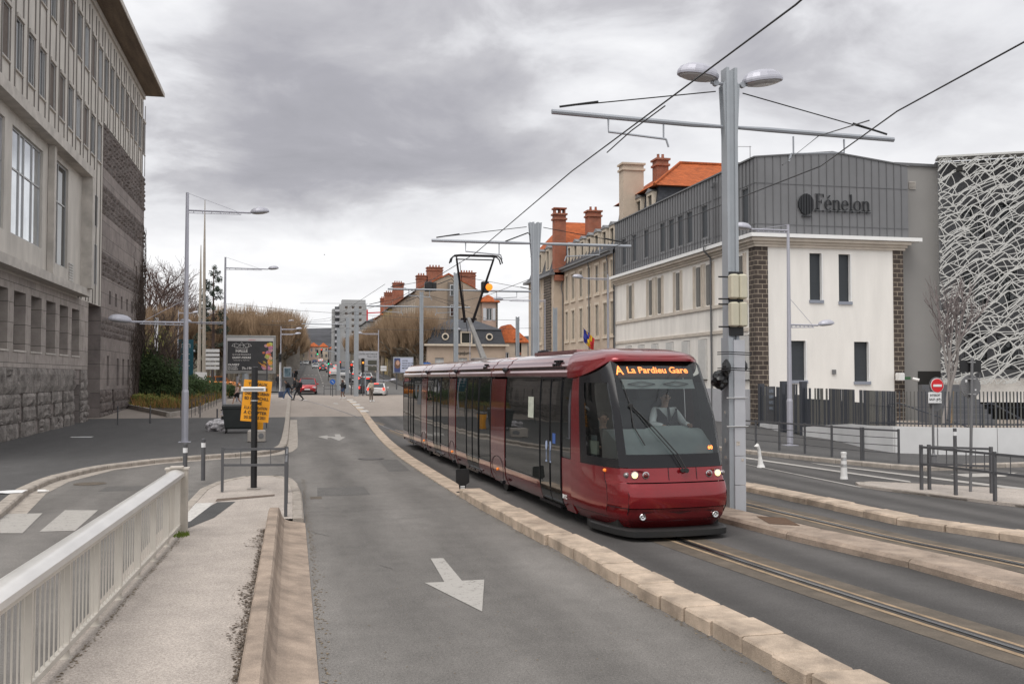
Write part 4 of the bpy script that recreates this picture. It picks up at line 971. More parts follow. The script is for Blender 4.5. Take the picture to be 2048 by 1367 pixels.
# rear end
mb=MB(); rows=[]
for z in (.25,.4,.7,1.1,1.5,2.0,2.4,2.7,2.95):
    k=ln(z,[(0,.95),(1,1),(2.4,1),(2.95,.75)]); rows.append([TT(23.0+.55*(1-(abs(t)/1.1)**3)*ln(z,[(.2,.8),(.7,1),(1.2,.9),(3,.1)]),t*k,z) for t in (-1.1,-1.04,-.8,-.4,0,.4,.8,1.04,1.1)])
mb.grid(rows); mb.build('rear_end',M['maroon'],tr,world=True,auto=40)
# roof details: raised equipment pods and slots
mb=MB()
for a,b in ((2.6,6.5),(8.5,12),(14,17),(19,22)):
    for sd_ in (-1,1): mb.tube([TT(a+(b-a)*i/4,sd_*1.045,2.765) for i in range(5)],.018,4)
mb.build('gutter_rail',M['tblack'],tr,world=True)
mb=MB()
for s in (2.95,3.1,3.25,8.9,9.05):
    for z in (2.80,2.865): mb.obox(TT(s,-1.052+.5*(z-2.8),z),TT(s+.1,-1.052,z)-TT(s,-1.052,z),Vector((.06,0,.0)),Z3*.045)
mb.build('roof_vent',M['tblack'],tr,world=True)
mb=MB()
for a,b in wheels:
    for sd_ in (-1,1): mb.tube([TT(a-.15,sd_*1.05,2.74),TT(a+.0,sd_*1.1,2.76),TT(a+.15,sd_*1.05,2.74)],.05,6); mb.tube([TT(a-.05,sd_*1.12,.27),TT(a+.12,sd_*1.12,.27)],.045,8)
mb.build('damper',M['tblack'],tr,world=True)
mb=MB(); mb.prism([tuple(TT(s,w_,0)[:2]) for s,w_ in ((3.4,-.55),(6.3,-.55),(6.3,.55),(3.4,.55))],3.06,3.12); mb.build('roof_unit',M['roofw'],tr,world=True)
mb=MB(); mb.rbox(6.1,24,3.16,.12,.16,.10,.03); mb.build('roof_antenna',M['tblack'],tr,world=True)
# front details
mb=MB(); pts=[]
for sd_ in (-1,1):
    r=[]
    for ci in range(11): 
        w_,ds=PLAN[ci]; r.append((.0+ds*1.0,sd_*w_*.96))
    pts+= list(reversed(r)) if sd_<0 else r[1:]
rings=[]
for z,o_ in ((.06,.02),(.075,-.03),(.165,-.04),(.185,.03)): rings.append([TT(s+o_,w_*(1-o_*.3),z) for s,w_ in pts]+[TT(1.6,1.0,z),TT(1.6,-1.0,z)])
mb.loft(rings); mb.build('rubber_skirt',M['trubber'],tr,world=True)
mb=MB(); mb.obox(TT(.5,-.9,.15),TT(.5,.9,.15)-TT(.5,-.9,.15),TT(2.3,-.9,.15)-TT(.5,-.9,.15),Z3*.2); mb.build('underframe',M['black'],tr,world=True)
mb=MB(); mb.add([nose(0,.36,1,-.012),nose(3,.36,1,-.012),nose(3,.53,1,-.012),nose(0,.53,1,-.012)],[(0,1,2,3)]); mb.add([nose(0,.36,-1,-.012),nose(3,.36,-1,-.012),nose(3,.53,-1,-.012),nose(0,.53,-1,-.012)],[(3,2,1,0)]); mb.build('grille',mat('grille',(.05,.006,.008),.5,var=.1),tr,world=True)
for sd_ in (-1,1):
    for wpos,mt,r_,nm_ in ((.50,M['lens'],.034,'indicator'),(.615 if sd_<0 else .58,M['lamp'],.047,'headlight'),(.36,M['rlens'],.042,'tail_light')):
        wp=sd_*(.85 if nm_=='indicator' else (.735 if nm_=='headlight' else .56)); 
        s_=front_s(1.1)+ln(abs(wp),PLAN[:7])
        p=TT(s_-.012,wp,1.035); mb=MB(); mb.lathe([(r_*1.35,-.03),(r_*1.35,.015),(r_*1.05,.02),(r_,.008)],tuple(p),16,ax='y'); h_=mb.build(nm_,M['chrome'] if nm_!='indicator' else M['lens'],tr,world=True)
        mb=MB(); mb.lathe([(r_,.0),(r_*.98,.022),(r_*.6,.034),(.001,.037)],tuple(p),16,ax='y'); g_=mb.build('lens',mt,tr,world=True); g_.parent=h_; CH.setdefault(h_.name,[]).append(g_)
    # dark oval bezel
    mb=MB(); mb.loft([[TT(front_s(1.1)+ln(abs(.71+.21*cos(t)),PLAN[:7])-.006,sd_*(.71+.21*cos(t)),1.035+.075*sin(t)) for t in [2*pi*k/20 for k in range(20)]],[TT(front_s(1.1)+.02+ln(abs(.71+.21*cos(t)),PLAN[:7]),sd_*(.71+.21*cos(t)),1.035+.075*sin(t)) for t in [2*pi*k/20 for k in range(20)]]]); mb.build('lamp_bezel',M['red2'],tr,world=True)
    p=TT(front_s(.46)+.03,sd_*.64,.38); mb=MB(); mb.lathe([(.055,-.02),(.055,.02),(.045,.03),(.02,.02),(.001,.03)],tuple(p),14,ax='y'); mb.build('fog_light',M['chrome'],tr,world=True)
    p=nose(8,1.14,sd_,-.01); mb=MB(); mb.lathe([(.028,-.02),(.028,.03),(.01,.04)],tuple(p),8,ax='y'); mb.build('side_indicator',M['amber'],tr,world=True)
# panel gaps on the nose
mb=MB()
for w_ in (-.17,.33): 
    mb.tube([TT(front_s(z)+.008+ln(abs(w_),PLAN[:7])-.012,w_,zm(z)) for z in (.99,1.1,1.2)],.006,4)
mb.build('panel_gap',M['tblack'],tr,world=True)
# side seam of the front quarter
mb=MB()
for sd_ in (-1,1):
    mb.tube([nose(5,z,sd_,-.004) for z in (.36,.5,.62,.8,.98)],.007,4); mb.tube([nose(8,z,sd_,-.003) for z in (.3,.5,.7,.9,1.0,1.12)],.006,4); mb.tube([nose(c,1.2+.0*c,sd_,-.004) for c in range(6,12)]+[TT(2.6,sd_*1.108,1.02),TT(2.1,sd_*1.108,1.13)][::-1][:0],.008,4)
    mb.tube([nose(c,.60-.0*c,sd_,-.003) for c in range(5,9)],.006,4); mb.tube([nose(c,.40,sd_,-.003) for c in range(8,14)],.006,4)
mb.build('panel_gap',M['tblack'],tr,world=True)
# wipers
wp=MB()
def wsp(w_,z): s=front_s(z)+ln(abs(w_),PLAN[:7]); return TT(s-.045,w_,z)
wp.tube([wsp(.12,1.12),wsp(.02,1.35),wsp(-.30,1.75),wsp(-.62,2.12)],.011,5); wp.tube([wsp(.07,1.12),wsp(-.05,1.35),wsp(-.36,1.74),wsp(-.64,2.10)],.008,5)
wp.tube([wsp(-.645,2.14),wsp(-.66,1.8),wsp(-.52,1.5)],.010,4); wp.tube([wsp(-.70,2.55),wsp(-.645,2.14)],.008,4)
wp.lathe([(.04,-.02),(.04,.03)],tuple(wsp(.12,1.10)),10,ax='y'); wp.lathe([(.03,-.02),(.03,.03)],tuple(wsp(.05,1.10)),10,ax='y'); wp.lathe([(.035,-.02),(.035,.03)],tuple(wsp(-.645,2.13)),10,ax='y')
wp.build('wiper',M['trubber'],tr,world=True)
# black band behind the top of the glass with the destination display
def wsin(w_,z,i=.05): s=front_s(z)+ln(abs(w_),PLAN[:7]); return TT(s+i,w_,z)
mb=MB(); mb.grid([[wsin(w_,z,.045) for w_ in (-.70,-.4,-.2,0,.2,.4,.70)] for z in (2.58,2.7,2.89)]); db=mb.build('destination_display',mat('display_black',(.02,.02,.022),.6,var=0),tr,world=True)
pa=TT(front_s(2.64)+.02,0,2.62); xd=(TT(1,1,0)-TT(1,-1,0)).normalized(); zd=Vector((0,.52,.85)).normalized()
def dtext(s_,size,w_,z,al='CENTER',sx=1.0,inset=.030):
    P_=TT(front_s(z)+inset+.012,w_,z); z1=z+.1; zdir=(TT(front_s(z1),0,z1)-TT(front_s(z),0,z)).normalized()
    return text(s_,size,M['led'],db,P_-db.matrix_world.translation*0-Vector(tr.location),xd,zdir,al,.002,'display_text',sx=sx,bold=.0025)
dtext('A',.25,-.68,2.64,sx=.8); dtext('La Pardieu Gare',.175,.02,2.665,sx=.98)
t_=dtext('60',.085,.66,1.42,sx=1.0,inset=.03); t_.name='fleet_number'
# cab interior
M['dash']=mat('grey_dashboard',(.30,.33,.33),.6,var=.08,vs=4); M['cabdark']=mat('cab_dark_interior',(.045,.05,.055),.7,var=.2,vs=3); M['cabgreen']=mat('cab_pale_lining',(.42,.44,.36),.6,var=.05)
mb=MB()
rows=[]
for z,s,hw_ in ((1.16,.34,.80),(1.42,.46,.84),(1.52,.55,.84),(1.70,.90,.88),(1.72,1.05,.88),(1.55,1.1,.88),(.8,1.12,.88)): rows.append([TT(s+abs(t)**2*.12,t*hw_,z+ (.05 if t>-.2 and t<.8 and 1.5<z<1.8 else 0)) for t in (-1,-.8,-.6,-.4,-.2,0,.2,.4,.6,.8,1)])
mb.grid(rows); mb.build('dashboard',M['dash'],tr,world=True,auto=40)
mb=MB(); mb.grid([[wsin(w_,z,.07) for w_ in (-.66,0,.66)] for z in (2.40,2.56)]); mb.build('sun_blind_rail',M['dash'],tr,world=True)
mb=MB()
for cx_ in (-.33,.30):
    for dx in (-.24,.24): 
        mb.tube([wsin(cx_+dx,2.48,.05),wsin(cx_,2.52,.05)],.008,4); mb.tube([wsin(cx_+dx,2.48,.05),wsin(cx_,2.44,.05)],.008,4)
mb.build('blind_linkage',M['cabdark'],tr,world=True)
mb=MB(); a=TT(2.35,-1.0,.3); mb.obox(TT(2.38,-.99,.3),TT(2.38,.99,.3)-TT(2.38,-.99,.3),Vector((0,.05,0)),Z3*1.85); mb.build('cab_partition',M['cabdark'],tr,world=True)
mb=MB(); mb.obox(TT(2.44,-.99,2.15),TT(2.44,-.15,2.15)-TT(2.44,-.99,2.15),Vector((0,.05,0)),Z3*.4); mb.obox(TT(2.44,.1,2.15),TT(2.44,.99,2.15)-TT(2.44,.1,2.15),Vector((0,.05,0)),Z3*.4);  mb.build('cab_partition_top',M['cabdark'],tr,world=True)
mb=MB(); mb.obox(TT(.9,-.98,.3),TT(.9,.98,.3)-TT(.9,-.98,.3),Vector((0,1.5,0)),Z3*.05); mb.build('cab_floor',M['cabdark'],tr,world=True)
mb=MB(); mb.obox(TT(1.9,-1.03,.6),Vector((.05,0,0)),Vector((.0,.14,0)),Z3*1.95); mb.obox(TT(1.15,-1.0,1.3),Vector((.04,.0,0)),TT(1.95,-1.03,1.3)-TT(1.15,-1.0,1.3),Z3*.22); mb.build('corner_lining',M['cabgreen'],tr,world=True)
mb=MB(); mb.obox(TT(1.45,-.98,1.2),Vector((.10,0,0)),Vector((0,.3,0)),Z3*.4); mb.build('side_console',M['dash'],tr,world=True)
seat=MB(); c_=TT(1.95,.25,1.0); seat.rbox(c_.x,c_.y,1.75,.25,.06,.48,.05); seat.rbox(c_.x,c_.y-.28,1.28,.25,.28,.06,.04); seat.rbox(c_.x,c_.y+.02,2.28,.14,.05,.1,.03); seat.build('driver_seat',M['cabdark'],tr,world=True)
# stickers and notices on the left side
M['sticker']=mat('pale_notice',(.50,.52,.44),.6,var=.2,vs=12); M['bluest']=mat('blue_sticker',(.05,.12,.38),.5,var=.1); M['palest']=mat('pale_blue_sticker',(.35,.42,.60),.5,var=.1)
def stick(s0,s1,z0,z1,mt,name='sticker'): mb=MB(); mb.grid([[TT(s0,-hw(z)-.006,z),TT(s1,-hw(z)-.006,z)] for z in (z0,z1)]); return mb.build(name,mt,tr,world=True)
stick(4.45,4.85,1.78,2.2,M['sticker'],'notice'); stick(2.98,3.16,1.36,1.55,M['bluest']); 
mb=MB(); p=TT(3.45,-1.115,1.30)
for ds in (-.10,.14): 
    q=TT(3.40+ds,-1.112,1.30); mb.loft([[TT(3.40+ds+.055*cos(t),-1.113,1.30+.09*sin(t)) for t in [2*pi*k/12 for k in range(12)]],[TT(3.40+ds+.055*cos(t),-1.118,1.30+.09*sin(t)) for t in [2*pi*k/12 for k in range(12)]]])
    mb.obox(TT(3.40+ds,-1.113,1.02),TT(3.40+ds+.015,-1.113,1.02)-TT(3.40+ds,-1.113,1.02),Vector((-.004,0,0)),Z3*.2); mb.obox(TT(3.36+ds,-1.113,.99),TT(3.36+ds+.09,-1.113,.99)-TT(3.36+ds,-1.113,.99),Vector((-.004,0,0)),Z3*.03)
mb.build('door_stickers',M['palest'],tr,world=True)
pd=TT(2.42,-1.112,.42); text('SMTC',.10,mat('white_letter',(.7,.7,.68),.5,var=0),tr,pd-Vector(tr.location),(-(TT(3,-1,0)-TT(2,-1,0)).x*1.0,-1,0),(0,0,1),'CENTER',.002,bold=.004)
# pantograph
PZ=3.05; M['pblack']=mat('pantograph_steel',(.02,.02,.022),.4,metal=.5,var=0); M['pgrey']=mat('pantograph_arm',(.22,.21,.20),.5,metal=.5,var=.15)
pg=bpy.data.objects.new('pantograph',None); col.objects.link(pg); pg.parent=tr; CH.setdefault(tr.name,[]).append(pg); pg.location=Vector((5.42,30,3.0))-Vector(tr.location)
knee=Vector((5.36,30.6,4.4)); footp=Vector((5.42,28.3,3.08)); head=Vector((5.46,29.9,6.30))
mb=MB(); mb.tube([footp,knee],[.10,.065],8); mb.rbox(5.42,28.3,3.08,.35,.3,.06,.02); mb.build('lower_arm',M['pgrey'],pg,world=True)
mb=MB(); mb.tube([knee+Vector((-.12,0,-.1)),head+Vector((-.60,.0,-.1))],[.045,.03],6); mb.tube([knee+Vector((.12,0,-.1)),head+Vector((.55,0,-.1))],[.045,.03],6); mb.tube([knee+Vector((-.25,0,0)),knee+Vector((.25,0,0))],.035,6); mb.tube([knee+Vector((-.03,0,-.4)),knee+Vector((-.1,0,0)),head+Vector((-.5,0,-.2))],.012,4); mb.build('upper_arm',M['pblack'],pg,world=True)
mb=MB()
for dy in (-.14,.14): mb.tube([head+Vector((x,dy,z)) for x,z in ((-.80,-.24),(-.76,-.10),(-.68,-.02),(-.5,.0),(0,.0),(.5,.0),(.68,-.02),(.76,-.10),(.80,-.24))],.022,6)
mb.tube([head+Vector((-.6,0,-.12)),head+Vector((.56,0,-.12))],.02,5)
for x in (-.6,.56): mb.tube([head+Vector((x,-.15,0)),head+Vector((x,0,-.12)),head+Vector((x,.15,0))],.015,4)
mb.build('collector_head',M['pblack'],pg,world=True)
# ---------------- street furniture ----------------
M['galv']=mat('galvanised_grey_paint',(.34,.36,.39),.45,metal=.3,var=.05,vs=2)
M['galv2']=mat('light_lamp_grey',(.42,.42,.47),.45,metal=.25,var=.05,vs=2)
M['pole']=mat('catenary_post_paint',(.36,.385,.41),.45,metal=.3,var=.06,vs=2)
M['wire']=mat('contact_wire',(.03,.03,.03),.4,metal=.6,var=0)
M['dgrail']=mat('dark_grey_paint',(.085,.085,.09),.5,var=.08,vs=6)
M['blackp']=mat('black_paint',(.012,.012,.013),.4,var=.1,vs=6)
M['bowl']=mat('lamp_diffuser',(.42,.42,.42),.2,var=.05)
M['sign']=mat('sign_white',(.74,.74,.74),.5,var=.03); M['signgrey']=mat('sign_back_grey',(.17,.17,.175),.55,metal=.3,var=.06)
M['signred']=mat('sign_red',(.62,.012,.02),.4,var=.03); M['signtxt']=mat('sign_black',(.02,.02,.02),.5,var=0)
M['orange']=mat('roadworks_orange',(.86,.36,.012),.55,var=.05,vs=3); M['whitepl']=mat('white_plastic',(.72,.71,.69),.5,var=.06,vs=9)
M['beigebox']=mat('beige_box',(.52,.49,.38),.5,var=.05,vs=3)
def uniq(root,label): root['label']=label; return root
def luminaire(parent,loc,ang,size=1.0,tilt=.0,mt=None,world=False):
    "oval lamp head; ang = direction it points from the arm (radians, in plan)"
    mb=MB(); L1=.38*size; n=16
    def rr_(f,h): return [(cos(t)*L1*f,sin(t)*L1*.62*f,h*size) for t in [2*pi*k/n for k in range(n)]]
    mb.loft([rr_(.98,-.035),rr_(1.0,0),rr_(.98,.035),rr_(.84,.11),rr_(.6,.16),rr_(.25,.185)])
    mb.xf(Matrix.Translation(Vector(loc))@Matrix.Rotation(ang,4,'Z')@Matrix.Rotation(-tilt,4,'Y')@Matrix.Translation((L1*.95,0,0)))
    a=mb.build('lamp_head',mt or M['galv2'],parent)
    mb=MB(); mb.loft([rr_(.86,-.036),rr_(.80,-.06),rr_(.5,-.085)]); mb.xf(Matrix.Translation(Vector(loc))@Matrix.Rotation(ang,4,'Z')@Matrix.Rotation(-tilt,4,'Y')@Matrix.Translation((L1*.95,0,0)))
    mb.build('diffuser',M['bowl'],a); return a
# main catenary posts: H-section column with bracket arms
def hpost(root,h,w_=.30,flare=True,lower=True):
    mb=MB()
    for x0,x1 in ((-w_*.5,-w_*.5+.06),(w_*.5-.06,w_*.5)): mb.box(x0,x1,-.13,.13,0,h)
    mb.box(-w_*.5+.06,w_*.5-.06,-.095,.095,0,h-.05)
    mb.build('post',M['pole'],root)
    if flare:
        mb=MB()
        for s_ in (-1,1): 
            q=[(s_*w_*.5,h-1.6),(s_*w_*.5,h-.25),(s_*(w_*.5+.06),h-.35)] if h>8.2 else [(s_*w_*.5,h-1.3),(s_*w_*.5,h-.02),(s_*(w_*.5+.10),h-.0)]
            if s_<0: q=q[::-1]
            mb.loft([[(x,-.10,z) for x,z in q],[(x,-.07,z) for x,z in q]]); mb.loft([[(x,.07,z) for x,z in q],[(x,.10,z) for x,z in q]])
        mb.build('gusset',M['pole'],root)
def bracket(root,side,L_,z,ztie,za=None,reg=True,wirex=None,drop=.55):
    za=z if za is None else za
    mb=MB(); mb.tube([(side*.15,0,z),(side*(.8),0,z+(za-z)*.1),(side*L_,0,za)],[.035,.05,.05],8); mb.tube([(side*.15,0,z),(side*1.0,0,z+(za-z)*.12)],.03,6); a=mb.build('bracket_arm',M['galv'],root)
    mb=MB(); mb.tube([(side*.28,0,ztie),(side*(L_-.15),0,za+.1)],.012,5); mb.tube([(side*(L_-.9),0,za+.1+.9*(ztie-za)/L_*.95),(side*(L_-.15),0,za+.1)],.022,5); mb.build('tie_rod',M['wire'],a)
    if reg:
        x1=side*(L_-1.1); mb=MB(); mb.tube([(x1,0,za-.05),(x1,0,za-.32),(x1-side*1.15,0,za-.40)],.022,5); mb.tube([(x1-side*1.15,0,za-.40),(x1-side*1.2,0,za-.55)],.02,5); mb.tube([(side*(L_-2.2),-.0,za-.05),(side*(L_-2.2),0,za-.38)],.018,5); mb.build('steady_arm',M['galv'],a)
P1=Vector((8.22,17.75,0)); mp_=thing('tram_mast',P1,'tall grey H section tram mast with twin lamps and cable boxes beside the tram front','mast')
hpost(mp_,8.55,.225)
e1=Vector((4.62,17.75,7.5)); 
bracket(mp_,-1,3.55,7.42,8.1,7.52); bracket(mp_,1,3.55,7.42,8.1,7.36)
mb=MB(); mb.tube([(-.12,0,8.25),(-.38,0,8.27)],.03,6); mb.tube([(.12,0,8.25),(.38,0,8.27)],.03,6); mb.lathe([(.06,-.04),(.06,.04)],(-.28,0,8.26),8,ax='y'); mb.lathe([(.06,-.04),(.06,.04)],(.28,0,8.26),8,ax='y'); mb.build('lamp_bracket',M['galv'],mp_)
luminaire(mp_,(-.24,0,8.36),pi,1.12,.10); luminaire(mp_,(.30,0,8.32),0,1.12,.14)
M['hex']=mat('textured_white_panel',(.50,.51,.54),.5,metal=.2,var=.05)
mb=MB()
for a,b in ((0,.55),(.56,1.1),(1.11,1.66),(1.67,2.2),(2.21,2.75),(2.76,3.3)): mb.box(-.03,.19,-.20,-.135,a,b)
mb.build('anti_climb_panel',M['hex'],mp_); mb=MB(); mb.box(-.13,-.033,-.17,.17,0,3.35); mb.build('base_casing',M['pole'],mp_)
mb=MB()
for z in (1.66,2.2): mb.tube([(-.2,-.21,z),(.24,-.21,z)],.014,5)
mb.build('band_clamp',M['alu'],mp_)
for z in (3.55,4.08):
    for x in (-.08,.09):
        mb=MB(); mb.rbox(x+.03,-.24,z+.23,.082,.10,.235,.03); mb.build('junction_box',M['beigebox'],mp_)
mb=MB(); mb.box(-.1,.17,-.19,-.1,3.38,4.6); 
for z in (3.55,3.98,4.08,4.5): mb.tube([(-.32,-.15,z),(.1,-.15,z)],.016,5)
mb.build('cable_duct',M['blackp'],mp_)
mb=MB(); mb.tube([(.0,-.05,3.4),(.0,-.05,8.4)],.03,5); mb.build('cable',M['blackp'],mp_)
mb=MB()
for z,x,w_,h_ in ((1.35,-.172,.06,.08),(1.9,-.172,.05,.05),(1.05,-.172,.08,.05)): mb.box(x-.004,x,-.05-w_,-.05,z,z+h_)
mb.box(.0,.07,-.206,-.202,1.3,1.38); mb.box(.1,.15,-.206,-.202,1.0,1.05); mb.build('sticker',mat('old_sticker',(.5,.45,.4),.7,var=.4,vs=30),mp_)
# black plastic bags tied round the mast
bg=thing('plastic_bag',P1+Vector((-.3,-.1,2.6)),'black plastic sheeting tied round the tram mast hiding a traffic signal','plastic cover')
mb=MB(); bm=bmesh.new(); rr=random.Random(3)
def lump(mb,c,r,seed,sq=(1,1,1),sub=3,amp=.22):
    rr=random.Random(seed); bm=bmesh.new(); bmesh.ops.create_icosphere(bm,subdivisions=sub,radius=1)
    ph=[(Vector((rr.uniform(-1,1),rr.uniform(-1,1),rr.uniform(-1,1)))*rr.uniform(2,7),rr.uniform(0,6)) for _ in range(9)]
    b=len(mb.v)
    for v in bm.verts:
        d=v.co.normalized(); k=1+amp*sum(abs(sin(d.dot(a)+p)) for a,p in ph)/3-amp
        mb.v.append(Vector((d.x*r*sq[0]*k,d.y*r*sq[1]*k,d.z*r*sq[2]*k))+Vector(c))
    for f in bm.faces: mb.f.append(tuple(v.index+b for v in f.verts)); mb.m.append(0)
    bm.free()
lump(mb,(.02,0,-.06),.125,5,(.9,.7,.95),3,.5); lump(mb,(.10,-.1,.16),.085,6,(.7,.7,1.3),3,.5); lump(mb,(.50,0,.20),.07,7,(.8,.7,1.1),3,.5); mb.build('sheeting',mat('black_plastic',(.010,.010,.011),.28,var=0,spec=.6),bg,auto=30)
mb=MB()
for z in (.42,.46,.12,.16): mb.tube([(-.1,-.15,z),(.1,-.25,z+.01),(.55,-.25,z-.01),(.62,-.05,z-.02)],.012,4)
mb.build('tie',M['blackp'],bg)
# further masts
P2=PY(1070,920,31.5); P2=Vector((P2.x,31.5,0))
def mast(px_,Y,ytop,label,arms=((-1,3.4),(1,3.3)),armz=None,flare=True,reg=True,wd=.22):
    p=PY(px_,ytop,Y); z0=zt(Y); m_=thing('tram_mast',(p.x,Y,z0),label,'mast','tram masts along the track'); h=p.z-z0; hpost(m_,h,wd,flare)
    for s_,L_ in arms: bracket(m_,s_,L_,(armz or h-.75),h-.15 if flare else h-.2,None,reg)
    mb=MB(); mb.tube([(.0,-.06,1),(.0,-.06,h-.6),(-.25,-.06,h-.35),(-1.0,-.03,h-.65)],.022,5); mb.build('cable',M['blackp'],m_)
    return m_
mast(1070,31.5,445,'grey tram mast with flared head rising behind the tram roof',armz=6.95)
m3=mast(912,52,545,'slim grey tram mast behind the pantograph with twin bracket arms',arms=((-1,3.6),(1,4.4)),armz=7.15,flare=False)
mast(843,64,583,'third tram mast, bracket arm reaching left over the track, left of the pantograph',arms=((-1,3.5),(1,3.2)),armz=6.9,flare=False,reg=True)
mast(713,93,615,'nearest of three plain grey masts at the crossing, behind waiting pedestrians',arms=(),flare=False,wd=.42)
mast(695,103,634,'middle of three plain grey masts at the crossing',arms=((-1,4.6),),flare=False,reg=False,wd=.36)
mast(677,111,655,'farthest of three plain grey masts at the crossing',arms=(),flare=False,wd=.36)
mb=MB(); 
# warning lamp hung on the third mast arm
wl_=thing('traffic_signal',PY(975,574,51.5),'small black signal head glowing orange hung from a bracket arm','traffic signal')
mb=MB(); mb.rbox(-.12,.1,0,.2,.15,.3,.04); mb.build('housing',M['blackp'],wl_); mb=MB(); mb.lathe([(.19,0),(.18,.06),(.001,.1)],(.08,-.06,0),14,ax='y'); mb.build('lens',led('orange_signal',(1,.22,.01),1.3),wl_)
wl_=thing('traffic_signal',PY(857,573,63.5),'unlit black signal head on bracket arm over the rear of the tram','traffic signal')
mb=MB(); mb.rbox(0,0,0,.25,.15,.32,.04); mb.rbox(.35,.1,0,.18,.12,.28,.04); mb.build('housing',M['blackp'],wl_)
for px_,Y,yt_,lb_ in ((1035,75,633,'plain grey post between the tram roof and the stone corner building'),(1110,62,615,'plain grey post just right of the flared tram mast')):
    p=PY(px_,yt_,Y); t=thing('post',(p.x,Y,zt(Y)),lb_,'post'); mb=MB(); h=p.z-zt(Y); mb.box(-.13,-.07,-.1,.1,0,h); mb.box(.07,.13,-.1,.1,0,h); mb.box(-.07,.07,-.03,.03,0,h-.05); mb.build('post_body',M['pole'],t)
# overhead wires
def wire(name,pts,r,label,cat='overhead wire'):
    p0=Vector(pts[0]); o=MB().tube([Vector(p)-p0 for p in pts],r,5).build(name,M['wire']); o.location=p0; return tag(o,label,cat)
def cont(pts): return pts
cw1=[(4.55,3,6.45),(5.0,9.2,6.40),(5.05,17.75,6.42),(5.42,29.9,6.36),(5.3,40,6.4),(5.0,52,6.5),(4.2,66,6.9),(2.6,84,7.4),(.5,104,8.2)]
wire('contact_wire',cw1,.012,'overhead contact wire running above the approaching tram into the distance')
wire('contact_wire',[(7.6,3,6.45),(7.98,9.3,6.36),(8.35,12.5,6.36),(10.15,17.75,6.75),(10.4,30,6.9),(10.3,52,7.0),(10.0,64,7.3)],.012,'overhead contact wire above the right hand track crossing the upper right sky')
wire('stitch_wire',[PX(1330,212,5.02),PX(1262,262,5.04),PX(1214,305,5.08)],.010,'short support wire clipped above the left contact wire near the mast')
wire('stitch_wire',[PY(1738,241,12.0),PY(1637,272,17.7),PY(1565,330,15.5)],.010,'short support wire clipped above the right contact wire')
for a,b,lb_ in (((445,606),(1040,640),'thin cable strung across the crossing from left trees to the corner building'),((520,648),(1085,655),'lower thin cable across the crossing at tree height')):
    p,q=PY(*a,96),PY(*b,88); m_=(p+q)/2-Vector((0,0,.35)); wire('span_cable',[p,(p+m_)/2-Vector((0,0,.1)),m_,(q+m_)/2-Vector((0,0,.1)),q],.016,lb_)
for a,b,Y1,Y2,lb_ in (((770,568),(660,640),60,105,'thin cable falling left from the mast arm towards the far tower'),((735,607),(600,606),66,100,'thin slack cable above the avenue entrance'),((980,640),(790,568),85,64,'thin cable crossing in front of the tall party wall')):
    wire('span_cable',[PY(*a,Y1),PY(*b,Y2)],.014,lb_)
# street lamps
def lamp(px_,Y,ytop,arms,label,r=.11,name='street_lamp',dz=.0,group='street lamps along the street'):
    p=PY(px_,ytop,Y); z0=zt(Y)+dz; h=p.z-z0; t=thing(name,(p.x,Y,z0),label,'street lamp',group)
    mb=MB(); mb.tube([(0,0,0),(0,0,h*.2),(0,0,h*.21),(0,0,h)],[r,r,r*.82,r*.45],10); mb.build('pole',M['galv2'],t)
    mb=MB(); mb.box(-.22,.22,-.22,.22,0,.02); mb.build('base_plate',M['galv2'],t)
    for (dx,dz_,tie,sz,yd) in arms:   # dx signed arm length, dz_ below the top
        s_=1 if dx>0 else -1; ya=yd*abs(dx)
        mb=MB(); mb.tube([(0,0,h-dz_),(dx,-ya,h-dz_-.02)],.035,6); mb.tube([(0,0,h-dz_-.10),(dx*.85,-ya*.85,h-dz_-.09)],.018,5)
        for k in range(6): q=.1+.14*k; mb.tube([(dx*q,-ya*q,h-dz_),(dx*q,-ya*q,h-dz_-.1)],.02,4)
        a=mb.build('arm',M['galv2'],t)
        if tie: mb=MB(); mb.tube([(0,0,h-dz_+tie),(dx*.8,-ya*.8,h-dz_)],.010,4); mb.build('stay',M['galv2'],a)
        luminaire(t,(dx,-ya,h-dz_),math.atan2(-ya,dx),sz,.10)
    return t
lamp(375,39.7,385,((2.35,.68,.66,.95,0),(-1.9,4.98,.9,1.1,.25)),'nearest tall grey street lamp on the left pavement, arm reaching right',.13,dz=.12)
lamp(451,63,514,((2.55,.66,.66,.85,0),(-1.95,4.0,1.1,.9,0)),'second tall street lamp on the left, behind the poster panel',.12,dz=.12)
lamp(1576,33.1,449,((-1.55,.22,.22,.92,.1),(1.05,3.65,1.0,.8,.2)),'street lamp standing in front of the white school wall, two arms',.11,dz=.12)
lamp(1216,62,548,((-1.75,.3,.5,1.0,.1),),'street lamp in front of the beige stone facade',.10,dz=.12)
lamp(757,100,660,((-1.6,.35,.0,.9,0),(1.2,5.0,.6,.8,0)),'street lamp rising behind the dynamic parking sign',.09)
lamp(562,112,652,((1.6,.3,0,.9,0),(1.5,.85,0,.9,.1)),'double headed street lamp left of the avenue mouth',.09)
lamp(544,122,640,((1.9,.1,0,.9,0),),'slim street lamp just right of the poster panel top',.08)
lamp(357,108,620,((1.4,.25,.5,.9,0),(1.2,4.3,.4,.8,0)),'street lamp behind the first lamp pole, over the teal banner',.09)
lamp(940,95,655,((-.9,.2,0,.8,0),),'short lamp post behind the pantograph lower arm',.07)
lamp(1090,72,598,((-3.2,.1,.5,1.0,0),),'street lamp whose long arm reaches left past the corner building',.08)
